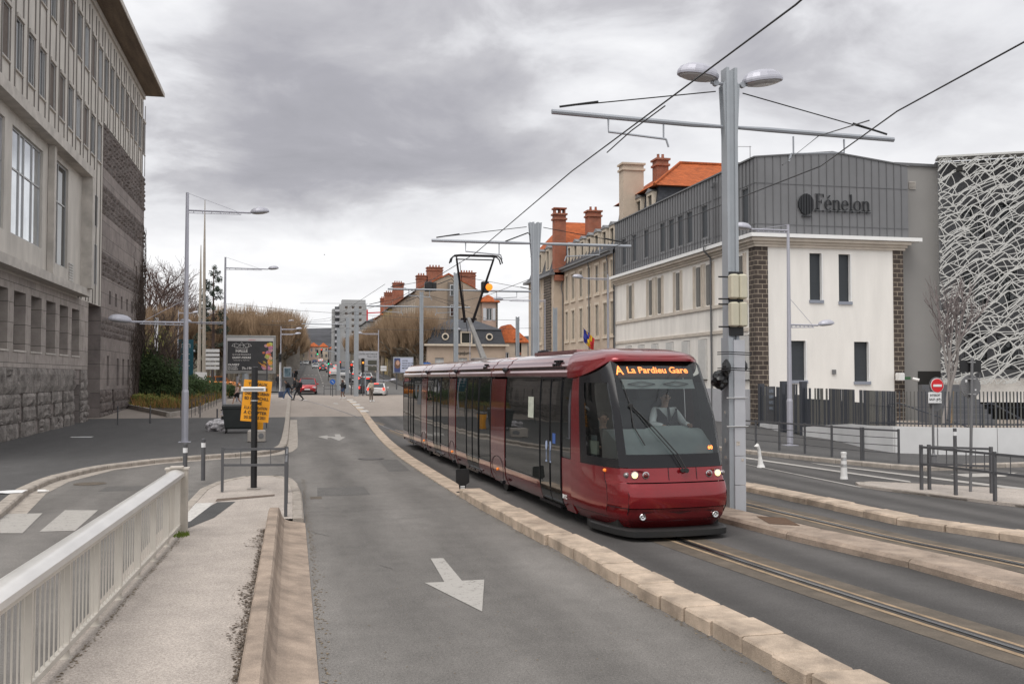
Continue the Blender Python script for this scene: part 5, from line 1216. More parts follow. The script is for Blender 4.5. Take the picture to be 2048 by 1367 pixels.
# light coloured tall wood-like masts on the left
for px_,yt_,Y,lb_ in ((410,400,92,'taller of two slender pale concrete poles by the teal banner'),(402,490,94,'shorter of two slender pale concrete poles by the teal banner')):
    p=PY(px_,yt_,Y); b=PY(px_-2 if px_>405 else px_-5,760,Y); t=thing('concrete_pole',(b.x,Y,zt(Y)),lb_,'pole'); h=p.z-zt(Y)
    mb=MB(); mb.tube([(0,0,0),(p.x-b.x,0,h*.72),(p.x-b.x,0,h)],[.17,.11,.03],8); mb.build('pole',mat('pale_concrete_pole',(.38,.34,.29),.8,var=.1),t)
    mb=MB(); mb.tube([(.1,-.1,h*.45),(.45,-.1,h*.45)],.05,4); mb.tube([(.0,-.2,h*.5),(.3,-.2,h*.5)],.04,4); mb.build('clamp',M['galv'],t)
    mb=MB(); mb.box(-.27,.27,-.29,-.24,1.2,2.2); mb.build('poster',M['sign'],t)
p=PY(313,635,92); t=thing('post',(p.x,92,zt(92)),'white painted post beside the bush, left background','post'); mb=MB(); mb.box(-.15,.15,-.1,.1,0,p.z-zt(92)); mb.build('post_body',mat('chalky_white',(.6,.6,.62),.7,var=.3,vs=4),t)
# bollards: striped tops
def bollard(x,y,z,label,h=.95,r=.045,white=True,group='slim bollards'):
    t=thing('bollard',(x,y,z),label,'bollard',group); mb=MB(); mb.lathe([(r,0),(r,h),(r*.8,h+.01)],(0,0,0),12); mb.build('post',M['dgrail'],t)
    if white: mb=MB(); mb.lathe([(r*1.03,h*.80),(r*1.03,h*.91)],(0,0,0),12); mb.build('reflective_band',M['sign'],t)
    return t
g_=GT(320,958); bollard(-2.35,23.6,.09,'left of two dark bollards with white band beyond the railing end',1.0,.05)
bollard(-2.1,25.3,.09,'right of two dark bollards with white band beyond the railing end',1.0,.05)
for x,y,lb_ in ((235,855,'plain thin bollard nearest the dark stone wall'),(300,852,'plain thin bollard left of the first lamp pole'),(400,838,'plain thin bollard right of the first lamp pole'),(434,866,'plain thin bollard just left of the rubbish bag')):
    g_=GT(x,y); bollard(g_.x,g_.y,.12,lb_,1.0,.035,False)
g_=GT(1965,912); bollard(18.55,25.2,.12,'dark bollard with white band behind the right island barrier',1.0,.05)
# hooped barriers
def barrier(pts,label,h=.95,mid=.58,post=.03,rails=2,name='barrier',thinx=True,mt=None,group=None,z=.09,midposts=True):
    t=thing(name,(*pts[0],z),label,'barrier',group); o_=Vector((*pts[0],0)); mt=mt or M['dgrail']
    for i,p in enumerate(pts):
        q=Vector((*p,0))-o_; mb=MB(); mb.box(q.x-post,q.x+post,q.y-post,q.y+post,0,h+.03); mb.build('post',mt,t)
    mb=MB()
    for a,b in zip(pts,pts[1:]):
        a=Vector((*a,0))-o_; b=Vector((*b,0))-o_; d=(b-a).normalized(); n_=Vector((-d.y,d.x,0))*.02
        zs=(h-.02,mid) if rails==2 else tuple(h-.02-(h-.3)*k/(rails-1) for k in range(rails))
        for k,zz in enumerate(zs):
            th=.025 if (rails==2 or k==0) else .011
            mb.obox(a-n_*(th/.025)+d*post+Z3*(zz-th),(b-a)-d*2*post,n_*2*(th/.025),Z3*th*2)
        if midposts and rails==2:
            for f in (.28,.75): mb.obox(a+(b-a)*f-n_*.35+Z3*(mid+.02),d*.014,n_*.7,Z3*(h-mid-.06))
    mb.build('rails',mt,t); return t
barrier([(-1.48,22.7),(-.12,22.5)],'dark two rail barrier across the footpath end behind the yellow sign pole')
barrier([(-.10,22.35),(-.10,20.4),(-.10,18.5)],'dark two rail barrier along the lane beside the footpath')
barrier([(14.0,20.9),(13.9,19.3),(13.75,18.2),(13.75,15.8)][:4],'near dark barrier on the right traffic island, posts towards the camera',z=.06,h=.92) if False else None
barrier([(13.85,20.0),(13.95,18.95),(14.05,17.85),(14.2,16.4)],'front dark barrier on the right traffic island, nearest the tracks',z=.06,h=.98)
barrier([(14.05,20.0),(14.95,19.1)],'rear dark barrier on the right traffic island',z=.06,h=.98)
bp=[GT(1512,902),GT(1558,908),GT(1610,914),GT(1663,920)]
bx=[(14.95+.25*i*.9,31.2-1.95*i) for i in range(5)]
bx=[(15.25,30.9),(15.6,29.2),(15.95,27.6),(16.3,26.1)]
lx=[GT(1452,895),GT(1512,903),GT(1559,908),GT(1610,914),GT(1664,921),GT(1723,928)]
barrier([(p.x,p.y) for p in lx],'long dark four rail barrier along the right pavement edge',rails=4,z=.12,h=.95,post=.028)
lx=[GT(1727,928),GT(1798,934)]
barrier([(p.x,p.y) for p in lx],'separate last panel of four rail barrier at the kerb end',rails=4,z=.12,h=.95,post=.025)
# bicycle hoops by the planter
g0,g1=GT(372,838),GT(424,814)
for k in range(9):
    p=g0.lerp(g1,k/8); t=thing('bike_hoop',(p.x,p.y,.12+zt(p.y)),('nearest ' if k==0 else 'farthest ' if k==8 else '')+'thin grey cycle hoop in the row beside the planted bed','cycle stand','cycle hoops beside the planted bed'); mb=MB(); mb.tube([(-.3,0,0),(-.3,0,.85),(.3,0,.85),(.3,0,0)],.02,5); mb.build('hoop',M['dgrail'],t)
# plastic delineators
t=thing('delineator_post',GT(1688,957),'upright white plastic lane delineator with reflective bands','delineator','white lane delineators'); mb=MB(); mb.lathe([(.10,0),(.085,.08),(.065,.62),(.075,.63),(.075,.68),(.02,.69)],(0,0,0),14); mb.build('tube',M['whitepl'],t); mb=MB(); mb.lathe([(.078,.3),(.076,.38)],(0,0,0),14); mb.lathe([(.072,.47),(.070,.55)],(0,0,0),14); mb.build('reflective_band',mat('reflector',(.5,.5,.5),.3,metal=.5,var=.1),t)
t=thing('delineator_post',GT(1522,934),'bent and crumpled white plastic lane delineator nearest the mast','delineator','white lane delineators'); mb=MB(); mb.tube([(0,0,0),(-.01,0,.1),(-.03,0,.3),(-.06,.0,.5),(-.13,0,.62),(-.10,-.02,.68)],[.12,.08,.05,.05,.075,.03],10); mb.build('tube',M['whitepl'],t)
# low black reflector box on the kerb
t=thing('kerb_marker',(3.72,22.0,.03),'small black marker board standing on the kerb beside the tram','marker board'); mb=MB()
pr_=[(-.05,0),(.05,0),(.08,.12),(.08,.17),(.155,.22),(.155,.5),(.13,.52),(-.13,.52),(-.155,.5),(-.155,.22),(-.08,.17),(-.08,.12)]
mb.loft([[(x*.98,-.02,z) for x,z in pr_],[(x*.98,.02,z) for x,z in pr_]]); mb.box(-.13,.13,-.05,.05,0,.015); mb.build('board',M['blackp'],t); mb=MB(); mb.box(-.05,.05,-.026,-.022,.12,.145); mb.box(-.05,.05,-.026,-.022,.09,.105); mb.build('label_plate',M['sign'],t)
# ---- black sign post with yellow roadworks board ----
sp=thing('sign_post',(-.83,23.16,.09),'thick black sign post with a small white sign seen edge on','sign post'); mb=MB(); mb.lathe([(.07,0),(.07,2.72),(.05,2.74)],(0,0,0),14); mb.build('post',M['blackp'],sp)
mb=MB(); mb.box(-.14,.14,-.14,.14,0,.025); mb.build('base_plate',M['conc'],sp)
mb=MB(); mb.rbox(-.02,-.12,2.23,.27,.025,.055,.015); mb.build('sign_edge',M['whitepl'],sp); mb=MB(); mb.box(-.24,.20,-.152,-.147,2.215,2.245); mb.build('sign_slot',M['signgrey'],sp)
mb=MB(); mb.lathe([(.078,1.96),(.078,1.99)],(0,0,0),12); mb.build('clamp_band',M['alu'],sp)
yb=thing('roadworks_sign',(-.84,23.42,1.58),'large tilted yellow roadworks board with black French text tied behind the black post','roadworks sign'); yb.rotation_euler=(0,radians(5),0)
mb=MB(); mb.box(-.31,.31,-.01,.01,0,.94); mb.build('board',M['orange'],yb)
for i,(s_,sz) in enumerate((('TRAVAUX',.092),('RÉSEAU DE',.092),('CHAUFFAGE URBAIN',.092),('BD CHURCHILL',.092),('FERMÉ',.092),('À LA CIRCULATION',.092),('À COMPTER',.092),('DU 20 MARS 2023',.092))):
    text(s_,sz,M['signtxt'],yb,(0,-.013,.82-i*.108),(1,0,0),(0,0,1),'CENTER',.002,sx=min(1,.58/(len(s_)*.058)),bold=.002)
# ---- poster panel ----
def bbox_board(name,px0,px1,py0,py1,Y,label,cat,legx=None,frame=.1,depth=.25,mt=None):
    a,b=PY(px0,py1,Y),PY(px1,py0,Y); cx,cz=(a.x+b.x)/2,(a.z+b.z)/2; hw_,hz=(b.x-a.x)/2,(b.z-a.z)/2
    t=thing(name,(cx,Y,zt(Y)+.1),label,cat); o_=cz-(zt(Y)+.1)
    mb=MB(); mb.rbox(0,0,o_,hw_,depth/2,hz,.03); mb.build('casing',mt or M['galv'],t)
    return t,hw_,hz,o_
t,hw_,hz,o_=bbox_board('poster_panel',449,552,671,747,76,'scrolling poster panel advertising a food hall on a grey stand','poster panel',mt=mat('panel_frame',(.30,.30,.29),.5,metal=.2,var=.05))
mb=MB(); mb.lathe([(.24,0),(.24,o_-hz)],(-.35,0,0),16); mb.build('stand',M['pole'],t)
f=MB(); f.box(-hw_+.17,hw_-.17,-.15,-.13,o_-hz+.2,o_+hz-.18); ps=f.build('poster',mat('poster_white',(.6,.58,.58),.3,var=0),t)
f=MB(); f.box(-hw_+.2,hw_-.2,-.156,-.151,o_-hz+.22,o_+hz-.42); f.build('poster_field',mat('poster_black',(.035,.034,.036),.3,var=.2,vs=2),t)
PT=mat('poster_text',(.72,.70,.68),.5,var=0)
fx=-.62
def pt_(s_,sz,x,z,al='CENTER',sx=1,b=.0,sp_=1.0): return text(s_,sz,PT,t,(x,-.158,o_+z),(1,0,0),(0,0,1),al,.001,sx=sx,bold=b,space=sp_)
pt_('HALLE',.30,fx,.17,b=.006); pt_('GOURMANDE',.17,fx,-.06,sp_=1.35); pt_('SAINT-PIERRE',.19,fx,-.29,b=.008,sp_=1.15); pt_('MARCHÉ & MANGER',.10,fx,-.46,sp_=1.3)
pt_('OUVERT',.21,-1.58,-.82,'LEFT',b=.008); pt_('DU LUNDI',.14,-1.58,-.98,'LEFT',b=.003); pt_('AU SAMEDI',.14,-1.58,-1.12,'LEFT',b=.003); pt_('7h-19h',.27,-.60,-1.10,'LEFT',b=.004)
mb=MB(); 
def ol(pts,r=.014): mb.tube([(fx+x,-.16,o_+z) for x,z in pts],r,4)
ol([(-.7,.62),(-.62,.75),(-.4,.82),(-.15,.72),(0,.92),(.15,.72),(.4,.82),(.62,.75),(.7,.62)]); ol([(-.5,.52),(-.5,.78)]); ol([(-.3,.52),(-.15,.72),(.15,.72),(.3,.52)]); ol([(.5,.52),(.5,.78)]); ol([(-.12,.52),(-.12,.72)]); ol([(.12,.52),(.12,.72)]); ol([(-.45,.46),(.45,.46)],.016); ol([(-.7,.62),(-.5,.6),(-.3,.52)]); ol([(.7,.62),(.5,.6),(.3,.52)]); mb.build('market_hall_emblem',PT,t)
text('CLERMONT',.10,M['signred'],t,(.1,-.156,o_+hz-.36),(1,0,0),(0,0,1),'CENTER',.001)
text('JCDecaux',.10,M['signtxt'],t,(-.5,-.135,o_-hz+.05),(1,0,0),(0,0,1),'CENTER',.001,shear=.3)
rr=random.Random(12); pals=[(.55,.30,.34),(.62,.16,.08),(.45,.50,.12),(.50,.20,.34),(.70,.42,.30),(.75,.35,.05),(.25,.32,.08),(.66,.42,.42)]
veg=[mat('food_print_%d'%i,c,.4,var=.3,vs=8) for i,c in enumerate(pals)]
mb=MB()
for i in range(46):
    z=rr.uniform(-1.05,.85); x=1.62-abs(rr.gauss(0,.28))-(.12 if -.2<z<.3 else 0); x=max(.75,x); r_=rr.uniform(.07,.2); n=9; x=min(x,hw_-.22-r_); z=max(min(z,.95-r_),-1.2+r_)
    mb.loft([[(x+r_*cos(2*pi*k/n),-.1575-.0003*i,o_+z+r_*rr.uniform(.7,1)*sin(2*pi*k/n)) for k in range(n)],[(x+r_*cos(2*pi*k/n)*.9,-.1577-.0003*i,o_+z+r_*.8*sin(2*pi*k/n)) for k in range(n)]],i%8)
for i in range(8): a=rr.uniform(.9,1.3); mb.tube([(a,-.158,o_-1.1+.05*i),(a-.35,-.158,o_-.75+.04*i)],.018,4,5)
mb.build('printed_food',veg,t)
# second poster panel, portrait of a woman at left, in the right background
t,hw_,hz,o_=bbox_board('poster_panel',786,827,714,746,110,'distant white poster panel with a woman\'s portrait, beside the trees','poster panel')
mb=MB(); mb.box(-.8,-.65,-.05,.05,0,o_); mb.box(.65,.8,-.05,.05,0,o_); mb.build('legs',M['dgrail'],t)
mb=MB(); mb.box(-hw_+.1,hw_-.1,-.16,-.13,o_-hz+.1,o_+hz-.1); mb.build('poster',mat('poster_pale',(.50,.53,.66),.4,var=0),t)
mb=MB(); mb.box(-hw_+.12,-.35,-.164,-.161,o_-hz+.12,o_+hz-.12); mb.loft([[(-.62+.2*cos(a),-.168,o_+.25+.28*sin(a)) for a in [k*pi/6 for k in range(12)]],[(-.62+.19*cos(a),-.17,o_+.25+.27*sin(a)) for a in [k*pi/6 for k in range(12)]]],1); mb.loft([[(-.66+.34*cos(a),-.1655,o_+.1+.5*sin(a)) for a in [k*pi/6 for k in range(12)]],[(-.66+.33*cos(a),-.1665,o_+.1+.5*sin(a)) for a in [k*pi/6 for k in range(12)]]],2); mb.build('portrait_print',[mat('navy_print',(.06,.08,.2),.4),mat('skin_print',(.55,.33,.25),.5),mat('hair_print',(.16,.09,.06),.5)],t)
for i in range(4): text(('VOTRE','NOUS DE LANCER','POUR LES JEUNES','METIERS')[i],.2,M['signtxt'],t,(-.15,-.165,o_+.42-i*.27),(1,0,0),(0,0,1),'LEFT',.001,bold=.004)
# direction / parking information signs
t=thing('parking_sign',PY(733,789,97)*1.0,'large grey overhead panel with dark displays reading historic centre and free places','information sign'); t.location.z=zt(97); 
def rel(px_,py_,Y): p=PY(px_,py_,Y); return p-t.location
a,b=rel(717,717,97),rel(756,702,97); mb=MB(); mb.box(a.x,b.x,-.05,.05,a.z,b.z); mb.build('panel',mat('panel_grey_sign',(.42,.43,.46),.5,var=.04),t)
for (y0,y1) in ((731,717.5),(741,732.5)):
    a,b=rel(729,y0,97),rel(756,y1,97); mb=MB(); mb.box(a.x,b.x,-.05,.05,a.z,b.z); m_=mb.build('panel',mat('panel_grey_sign2',(.34,.35,.37),.5,var=.04),t)
    mb=MB(); mb.rbox((a.x+b.x)/2+.1,-.07,(a.z+b.z)/2,.42,.03,.2,.04); mb.build('display',mat('display_dark',(.07,.07,.055),.5,var=0),t)
a=rel(754,709.5,97); text('CENTRE HISTORIQUE',.25,M['signtxt'],t,(a.x,-.055,a.z),(1,0,0),(0,0,1),'RIGHT',.001,sx=.75,shear=.2); a=rel(754,714.5,97); text('Places Libres',.25,M['signtxt'],t,(a.x,-.055,a.z),(1,0,0),(0,0,1),'RIGHT',.001,sx=.75,shear=.2)
for x in (731,754): a=rel(x,760,97); mb=MB(); mb.box(a.x-.06,a.x+.06,.055,.17,0,rel(x,702,97).z); mb.build('leg',M['galv'],t)
def fsign(px0,px1,py0,py1,Y,name,label,cat,mts,rows=1,leg=True,gap=.04,txt=None,arrow=0):
    a,b=PY(px0,py1,Y),PY(px1,py0,Y); cx=(a.x+b.x)/2; z0=zt(Y); t=thing(name,(cx,Y,z0),label,cat); H_=(b.z-a.z)/rows; hw_=(b.x-a.x)/2
    for i in range(rows):
        m_=mts[min(i,len(mts)-1)]; zz=b.z-z0-H_*(i+1); mb=MB()
        q=[(-hw_,zz+gap),(hw_-arrow,zz+gap),(hw_,zz+H_/2),(hw_-arrow,zz+H_-gap/2),(-hw_,zz+H_-gap/2)] if arrow else [(-hw_,zz+gap),(hw_,zz+gap),(hw_,zz+H_-gap/2),(-hw_,zz+H_-gap/2)]
        mb.loft([[(x,-.03,z) for x,z in q],[(x,.03,z) for x,z in q]]); mb.build('plate',m_,t)
        if txt and txt[i]: text(txt[i],H_*.45,M['sign'],t,(-.1,-.035,zz+H_*.35),(1,0,0),(0,0,1),'CENTER',.001,sx=.8)
    if leg: mb=MB(); mb.box(-.05,.05,.031,.12,0,b.z-z0+.1); mb.build('post',M['dgrail'],t)
    return t
M['sblue']=mat('sign_blue',(.02,.12,.45),.4,var=.03); M['sgreen']=mat('sign_green',(.02,.28,.17),.4,var=.03)
fsign(847,864,724,741,108,'direction_sign','blue direction sign above a green one, both pointing right, over the tram tail','direction sign',[M['sblue'],M['sgreen']],2,txt=('AUTOUTE','LE'),arrow=.25)
fsign(411,439,697,740,88,'direction_sign','stack of five blank white direction plates on a post, left of the poster panel','direction sign',[M['sign']],5,gap=.07)
fsign(761,773,731,742,104,'direction_sign','small pair of white direction plates right of the lamp post','direction sign',[M['sign']],2)
fsign(704,717,720,748,99,'direction_sign','narrow stack of white direction plates behind the nearest grey mast','direction sign',[M['sign']],4,gap=.1)
t=fsign(356,387,678,755,80,'banner','tall teal banner with white crest above the planted bed','banner',[mat('teal_banner',(.018,.11,.145),.5,var=.25,vs=.8)],1)
mb=MB(); zb=PY(371,695,80).z-zt(80)
for k in range(3): mb.box(-.3,.3,-.045,-.034,zb-.5-k*.45,zb-.46-k*.45)
mb.tube([(-.3,-.04,zb),(-.3,-.04,zb+.25),(0,-.04,zb+.35),(.3,-.04,zb+.25),(.3,-.04,zb)],.03,4); mb.build('crest_print',M['sign'],t)
mb=MB(); zz=PY(371,795,80).z-zt(80); mb.box(-.75,.6,-.1,.0,.1,PY(371,757,80).z-zt(80)); mb.build('white_base',M['whitepl'],t)
# no entry sign with bicycle plate
g_=GT(1870,938); t=thing('no_entry_sign',(g_.x,g_.y,.0),'red round no entry sign above a white plate excepting bicycles','road sign'); Yn=g_.y
def zz_(py_): return PY(1870,py_,Yn).z
mb=MB(); mb.lathe([(.09,0),(.09,.38),(.11,.4),(.05,.42),(.035,.45),(.033,zz_(760))],(0,.06,0),12); mb.build('post',M['signgrey'],t)
def discm(name,r,c,mt,y0,parent,n=28): mb=MB(); mb.lathe([(r,0),(r,.01)],(c[0],y0,c[1]),n,ax='y'); return mb.build(name,mt,parent)
c_=PY(1873,770.5,Yn); cx_=c_.x-g_.x; cz=c_.z
b2=discm('sign_back',.24,(cx_+.07,cz),M['signgrey'],.10,t); discm('sign_back',.22,(cx_+.05,zz_(806)),M['signgrey'],.12,t)
discm('disc',.205,(cx_,cz),M['sign'],-.02,t); d2=discm('red_face',.19,(cx_,cz),M['signred'],-.032,t)
mb=MB(); mb.box(cx_-.135,cx_+.135,-.05,-.044,cz-.032,cz+.032); mb.build('white_bar',M['sign'],t)
c2=PY(1869,795,Yn); cx2=c2.x-g_.x; mb=MB(); mb.rbox(cx2,-.02,c2.z,.21,.012,.155,.012); mb.build('plate',M['sign'],t)
text('INTERDIT',.09,M['signtxt'],t,(cx2,-.035,c2.z+.04),(1,0,0),(0,0,1),'CENTER',.001,sx=.85,bold=.002); text('SAUF',.09,M['signtxt'],t,(cx2-.1,-.035,c2.z-.075),(1,0,0),(0,0,1),'CENTER',.001,sx=.85,bold=.002)
mb=MB()
for dx in (.05,.155): mb.tube([(cx2+dx+.035*cos(a),-.036,c2.z-.06+.035*sin(a)) for a in [k*pi/6 for k in range(13)]],.004,4)
mb.tube([(cx2+.05,-.036,c2.z-.06),(cx2+.075,-.036,c2.z-.015),(cx2+.13,-.036,c2.z-.015),(cx2+.095,-.036,c2.z-.06),(cx2+.05,-.036,c2.z-.06)],.004,4); mb.tube([(cx2+.155,-.036,c2.z-.06),(cx2+.125,-.036,c2.z-.0)],.004,4); mb.tube([(cx2+.075,-.036,c2.z-.015),(cx2+.095,-.036,c2.z-.06)],.004,4); mb.build('bicycle_symbol',M['signtxt'],t)
# back of a round sign with black plate
g_=GT(1941,988); t=thing('road_sign',(g_.x,g_.y,.06),'round grey sign seen from behind with a black plate on top and scratched graffiti','road sign'); Yn=g_.y
rl=lambda a,b: PY(a,b,Yn)-t.location
q=rl(1944,715); mb=MB(); mb.tube([(0,0,0),(q.x,0,q.z)],.032,10); mb.build('post',M['signgrey'],t)
c_=rl(1944.5,772.5); discm('disc',.255,(c_.x,c_.z),M['signgrey'],.06,t,36); discm('disc_rim',.262,(c_.x,c_.z),M['alu'],.075,t,36)
a,b=rl(1923,744),rl(1965,720); mb=MB(); mb.box(a.x,b.x,.045,.07,a.z,b.z); mb.build('plate_back',M['blackp'],t)
mb=MB(); 
for k in range(9): mb.tube([(c_.x-.17+.02*sin(k*2.3),.045,c_.z+.12-k*.04),(c_.x-.08+.02*sin(k*3.1),.045,c_.z+.10-k*.04+.02*sin(k*5))],.004,3)
mb.build('graffiti_scratches',M['alu'],t); mb=MB(); mb.box(c_.x-.14,c_.x-.09,.046,.049,c_.z+.09,c_.z+.15); mb.box(c_.x+.10,c_.x+.14,.046,.049,c_.z-.09,c_.z-.06); mb.build('stickers',M['sign'],t)
mb=MB(); 
for z in (c_.z+.17,c_.z-.17,q.z-.1): mb.box(c_.x-.08,c_.x+.08,-.02,.05,z-.01,z+.01)
mb.build('clamps',M['alu'],t)
# wheeled bin, rubbish bag, concrete blocks, litter
g_=GT(470,868); t=thing('wheeled_bin',(-2.28,45.6,.12),'large dark four wheeled rubbish container beside the yellow board','rubbish bin',None,0)
mb=MB(); 
def rb(z,kx,ky): return [(-.68*kx,-.5*ky,z),(.68*kx,-.5*ky,z),(.68*kx,.5*ky,z),(-.68*kx,.5*ky,z)]
mb.loft([rb(.2,.84,.8),rb(.28,.88,.86),rb(1.05,1,1),rb(1.1,1.04,1.04),rb(1.14,1.04,1.04)]); mb.build('tub',mat('bin_plastic',(.022,.026,.026),.5,var=.15,vs=3),t)
mb=MB(); mb.loft([rb(1.145,1.05,1.05),rb(1.2,1.05,1.05),rb(1.27,.98,.9)]); mb.tube([(-.75,-.3,1.02),(-.75,.3,1.02)],.03,6); mb.box(-.76,-.66,-.1,.1,.6,.75); mb.build('lid',M['blackp'],t)
for sx in (-1,1):
    for sy in (-1,1): mb=MB(); mb.lathe([(.1,-.03),(.1,.03)],(sx*.55,sy*.36,.1),12,ax='x'); mb.build('wheel',M['trubber'],t)
t=thing('rubbish_bin',(GT(521,868).x,46.2,.12),'orange sided bin standing half hidden behind the black post','rubbish bin'); mb=MB(); mb.loft([[(-.11,-.2,0),(.11,-.2,0),(.11,.2,0),(-.11,.2,0)],[(-.14,-.24,.85),(.14,-.24,.85),(.14,.24,.85),(-.14,.24,.85)]]); mb.build('body',M['orange'],t); mb=MB(); mb.rbox(0,0,.89,.16,.26,.04,.02); mb.build('lid',M['dgrail'],t)
t=thing('rubbish_bag',(-3.36,47.0,.12),'crumpled translucent white rubbish bag on the pavement beside the bin','rubbish bag'); mb=MB(); lump(mb,(0,0,.22),.33,17,(1,.8,.72),4,.42); mb.build('bag',mat('bag_plastic',(.40,.37,.38),.35,var=.6,vs=9,var2=(.62,.6,.62)),t,auto=20)
for k,(px_,py_) in enumerate(((516,889),)): 
    g_=GT(px_,py_); t=thing('concrete_block',(-1.32,39.4,.12),'square concrete block foot behind the black sign post','concrete block'); mb=MB(); mb.rbox(0,0,.22,.33,.25,.22,.03); mb.build('block',M['conc'],t); mb=MB(); mb.lathe([(.10,-.01),(.10,.01)],(.17,-.26,.24),16,ax='y'); mb.build('socket',M['signgrey'],t)
for (px_,py_,w_,lb_) in ((163,874,.42,'white sheet of paper litter on the left pavement'),(22,984,.27,'white and blue paper litter at the left kerb')):
    g_=GT(px_,py_,.12); t=thing('paper_litter',(g_.x,g_.y,.125),lb_,'litter'); mb=MB(); rr=random.Random(px_); mb.grid([[(-w_+w_*2*i/4,-.25+.25*j+rr.uniform(-.03,.03),.004+rr.uniform(0,.015)) for i in range(5)] for j in range(3)]); mb.build('sheet',M['sign'],t)
t=thing('bottle',(*GT(85,985)[:2],.01),'flattened clear bottle lying in the gutter','litter'); mb=MB(); mb.tube([(-.1,0,.03),(.06,0,.03),(.1,0,.03),(.13,0,.03)],[.035,.035,.015,.015],8); mb.build('bottle_body',M['whitepl'],t)
# ---- cream railing along the footpath ----
M['rail']=mat('cream_railing_paint',(.56,.525,.47),.42,var=.07,vs=3,metal=.1)
M['railt']=mat('worn_handrail_metal',(.74,.72,.69),.28,metal=.4,var=.12,vs=2.5,stretch=(1,.4,1))
rl_=thing('railing',(-1.95,17,0.09),'cream painted bar railing with broad worn metal handrail along the footpath','railing')
RX=lambda y: -1.82-.02*(17-y)*1.3
ys_=[y for y in [17.0-.1*i for i in range(0,190)]]
mb=MB(); rings=[]
for y in (17.0,12.5,8,4,-2): rings.append([(RX(y)+dx,y,z) for dx,z in ((-.14,1.0),(-.13,1.05),(-.07,1.095),(.0,1.105),(.07,1.09),(.125,1.05),(.13,1.0),(.115,.985),(-.125,.985))])
mb.loft(rings); mb.build('handrail',M['railt'],rl_,world=True,auto=30)
mb=MB(); mb.obox((RX(17)+.03,17,.93),(RX(-2)-RX(17),-19,0),(.05,0,0),Z3*.05); mb.obox((RX(17)+.03,17,.17),(RX(-2)-RX(17),-19,0),(.05,0,0),Z3*.05); mb.build('rail_bar',M['rail'],rl_,world=True)
k=0; y=16.85
while y>2:
    if k%8==0:
        mb=MB(); mb.box(RX(y)+.0,RX(y)+.08,y-.02,y+.02,.06,.98); mb.box(RX(y)-.03,RX(y)+.1,y-.05,y+.05,.05,.09); mb.build('post',M['rail'],rl_,world=True)
    else:
        pass
    k+=1; y-=.15
mb=MB(); y=16.85; k=0
while y>2:
    if k%8: mb.box(RX(y)+.050,RX(y)+.061,y-.009,y+.009,.21,.935)
    k+=1; y-=.15
mb.build('balusters',M['rail'],rl_,world=True)
mb=MB(); mb.box(RX(17)-.16,RX(17)+.17,16.95,17.12,.0,1.10); mb.box(RX(17)-.18,RX(17)+.19,16.93,17.14,1.10,1.125); mb.box(RX(17)-.1,RX(17)+.1,16.9,17.1,1.127,1.15); mb.build('end_post',mat('end_post_paint',(.46,.42,.37),.6,var=.15,vs=3),rl_,world=True)
mb=MB(); 
for i in range(150):
    a=R.uniform(0,6.3); r_=R.uniform(0,.13)**1; x=RX(16.7)+.12+r_*cos(a); y=16.6+r_*1.6*sin(a); h=R.uniform(.02,.08); mb.add([(x,y,.09),(x+.015,y+.01,.09),(x+R.uniform(-.03,.03),y,.09+h)],[(0,1,2)])
mb.build('moss',mat('green_moss',(.12,.17,.02),.9,var=.3,vs=30),None,kind='stuff')
# ---- school fence: uneven bars on low white wall ----
FP=[(23.0,46.2),(22.3,43.6),(21.6,41.2),(21.15,38.6),(21.0,36.2),(20.3,33.6),(19.5,31.0),(19.3,29.2),(20.2,28.3),(21.8,27.6),(24,27.2),(28,26.9)]
fz=lambda i,f: ln(i+f,[(0,.15),(3,.35),(4,.55),(5,.72),(7,.86),(11,.86)])
FV=[Vector((*p,0)) for p in FP]
fn=thing('fence',(*FP[0],0),'dark blue grey school fence of uneven vertical bars on a low white wall','fence')
wb=MB(); fb_=[MB(),MB(),MB()]; M['fence']=mat('fence_blue_grey',(.045,.05,.062),.5,var=.06); M['fence2']=mat('fence_taupe',(.12,.118,.108),.5,var=.06)
rr=random.Random(40)
for i in range(len(FV)-1):
    a,b=FV[i],FV[i+1]; d=(b-a); n_=Vector((-d.y,d.x,0)).normalized()
    gate=(2.0<=i<3.0)
    if not gate:
        za,zb=fz(i,0)+.12,fz(i,1)+.12
        A_,B_=a-n_*.1,b-n_*.1
        wb.add([A_,B_,B_+n_*.2,A_+n_*.2,A_+Z3*za,B_+Z3*zb,B_+n_*.2+Z3*zb,A_+n_*.2+Z3*za],[(0,1,5,4),(2,3,7,6),(4,5,6,7),(0,4,7,3),(1,2,6,5)])
    L_=d.length; x=0; dn=d.normalized()
    while x<L_:
        w_=rr.choice((.028,.035,.05,.08,.11)) if i<6 else .03; p=a+dn*x; z0=fz(i,x/L_)+.13 if not gate else .15
        top=2.08+ (.05 if not gate else .2); 
        if i<6 and rr.random()<.3: top-=.45
        q=0 if rr.random()<.6 else 1
        fb_[q].obox(p-n_*.02+Z3*z0,dn*min(w_,.11),n_*.04,Z3*(top-z0)); x+=w_+(rr.choice((.03,.045,.06)) if i<6 else .085)
    fb_[2].obox(a-n_*.015+Z3*(fz(i,0)+.2 if not gate else .2),d+Z3*((fz(i,1)-fz(i,0)) if not gate else 0),n_*.03,Z3*.05); fb_[2].obox(a-n_*.015+Z3*1.62,d,n_*.03,Z3*.012)
for i in (2,3,0): p=FV[i]; fb_[2].box(p.x-.12,p.x+.12,p.y-.12,p.y+.12,.1,2.4 if i else 2.25)
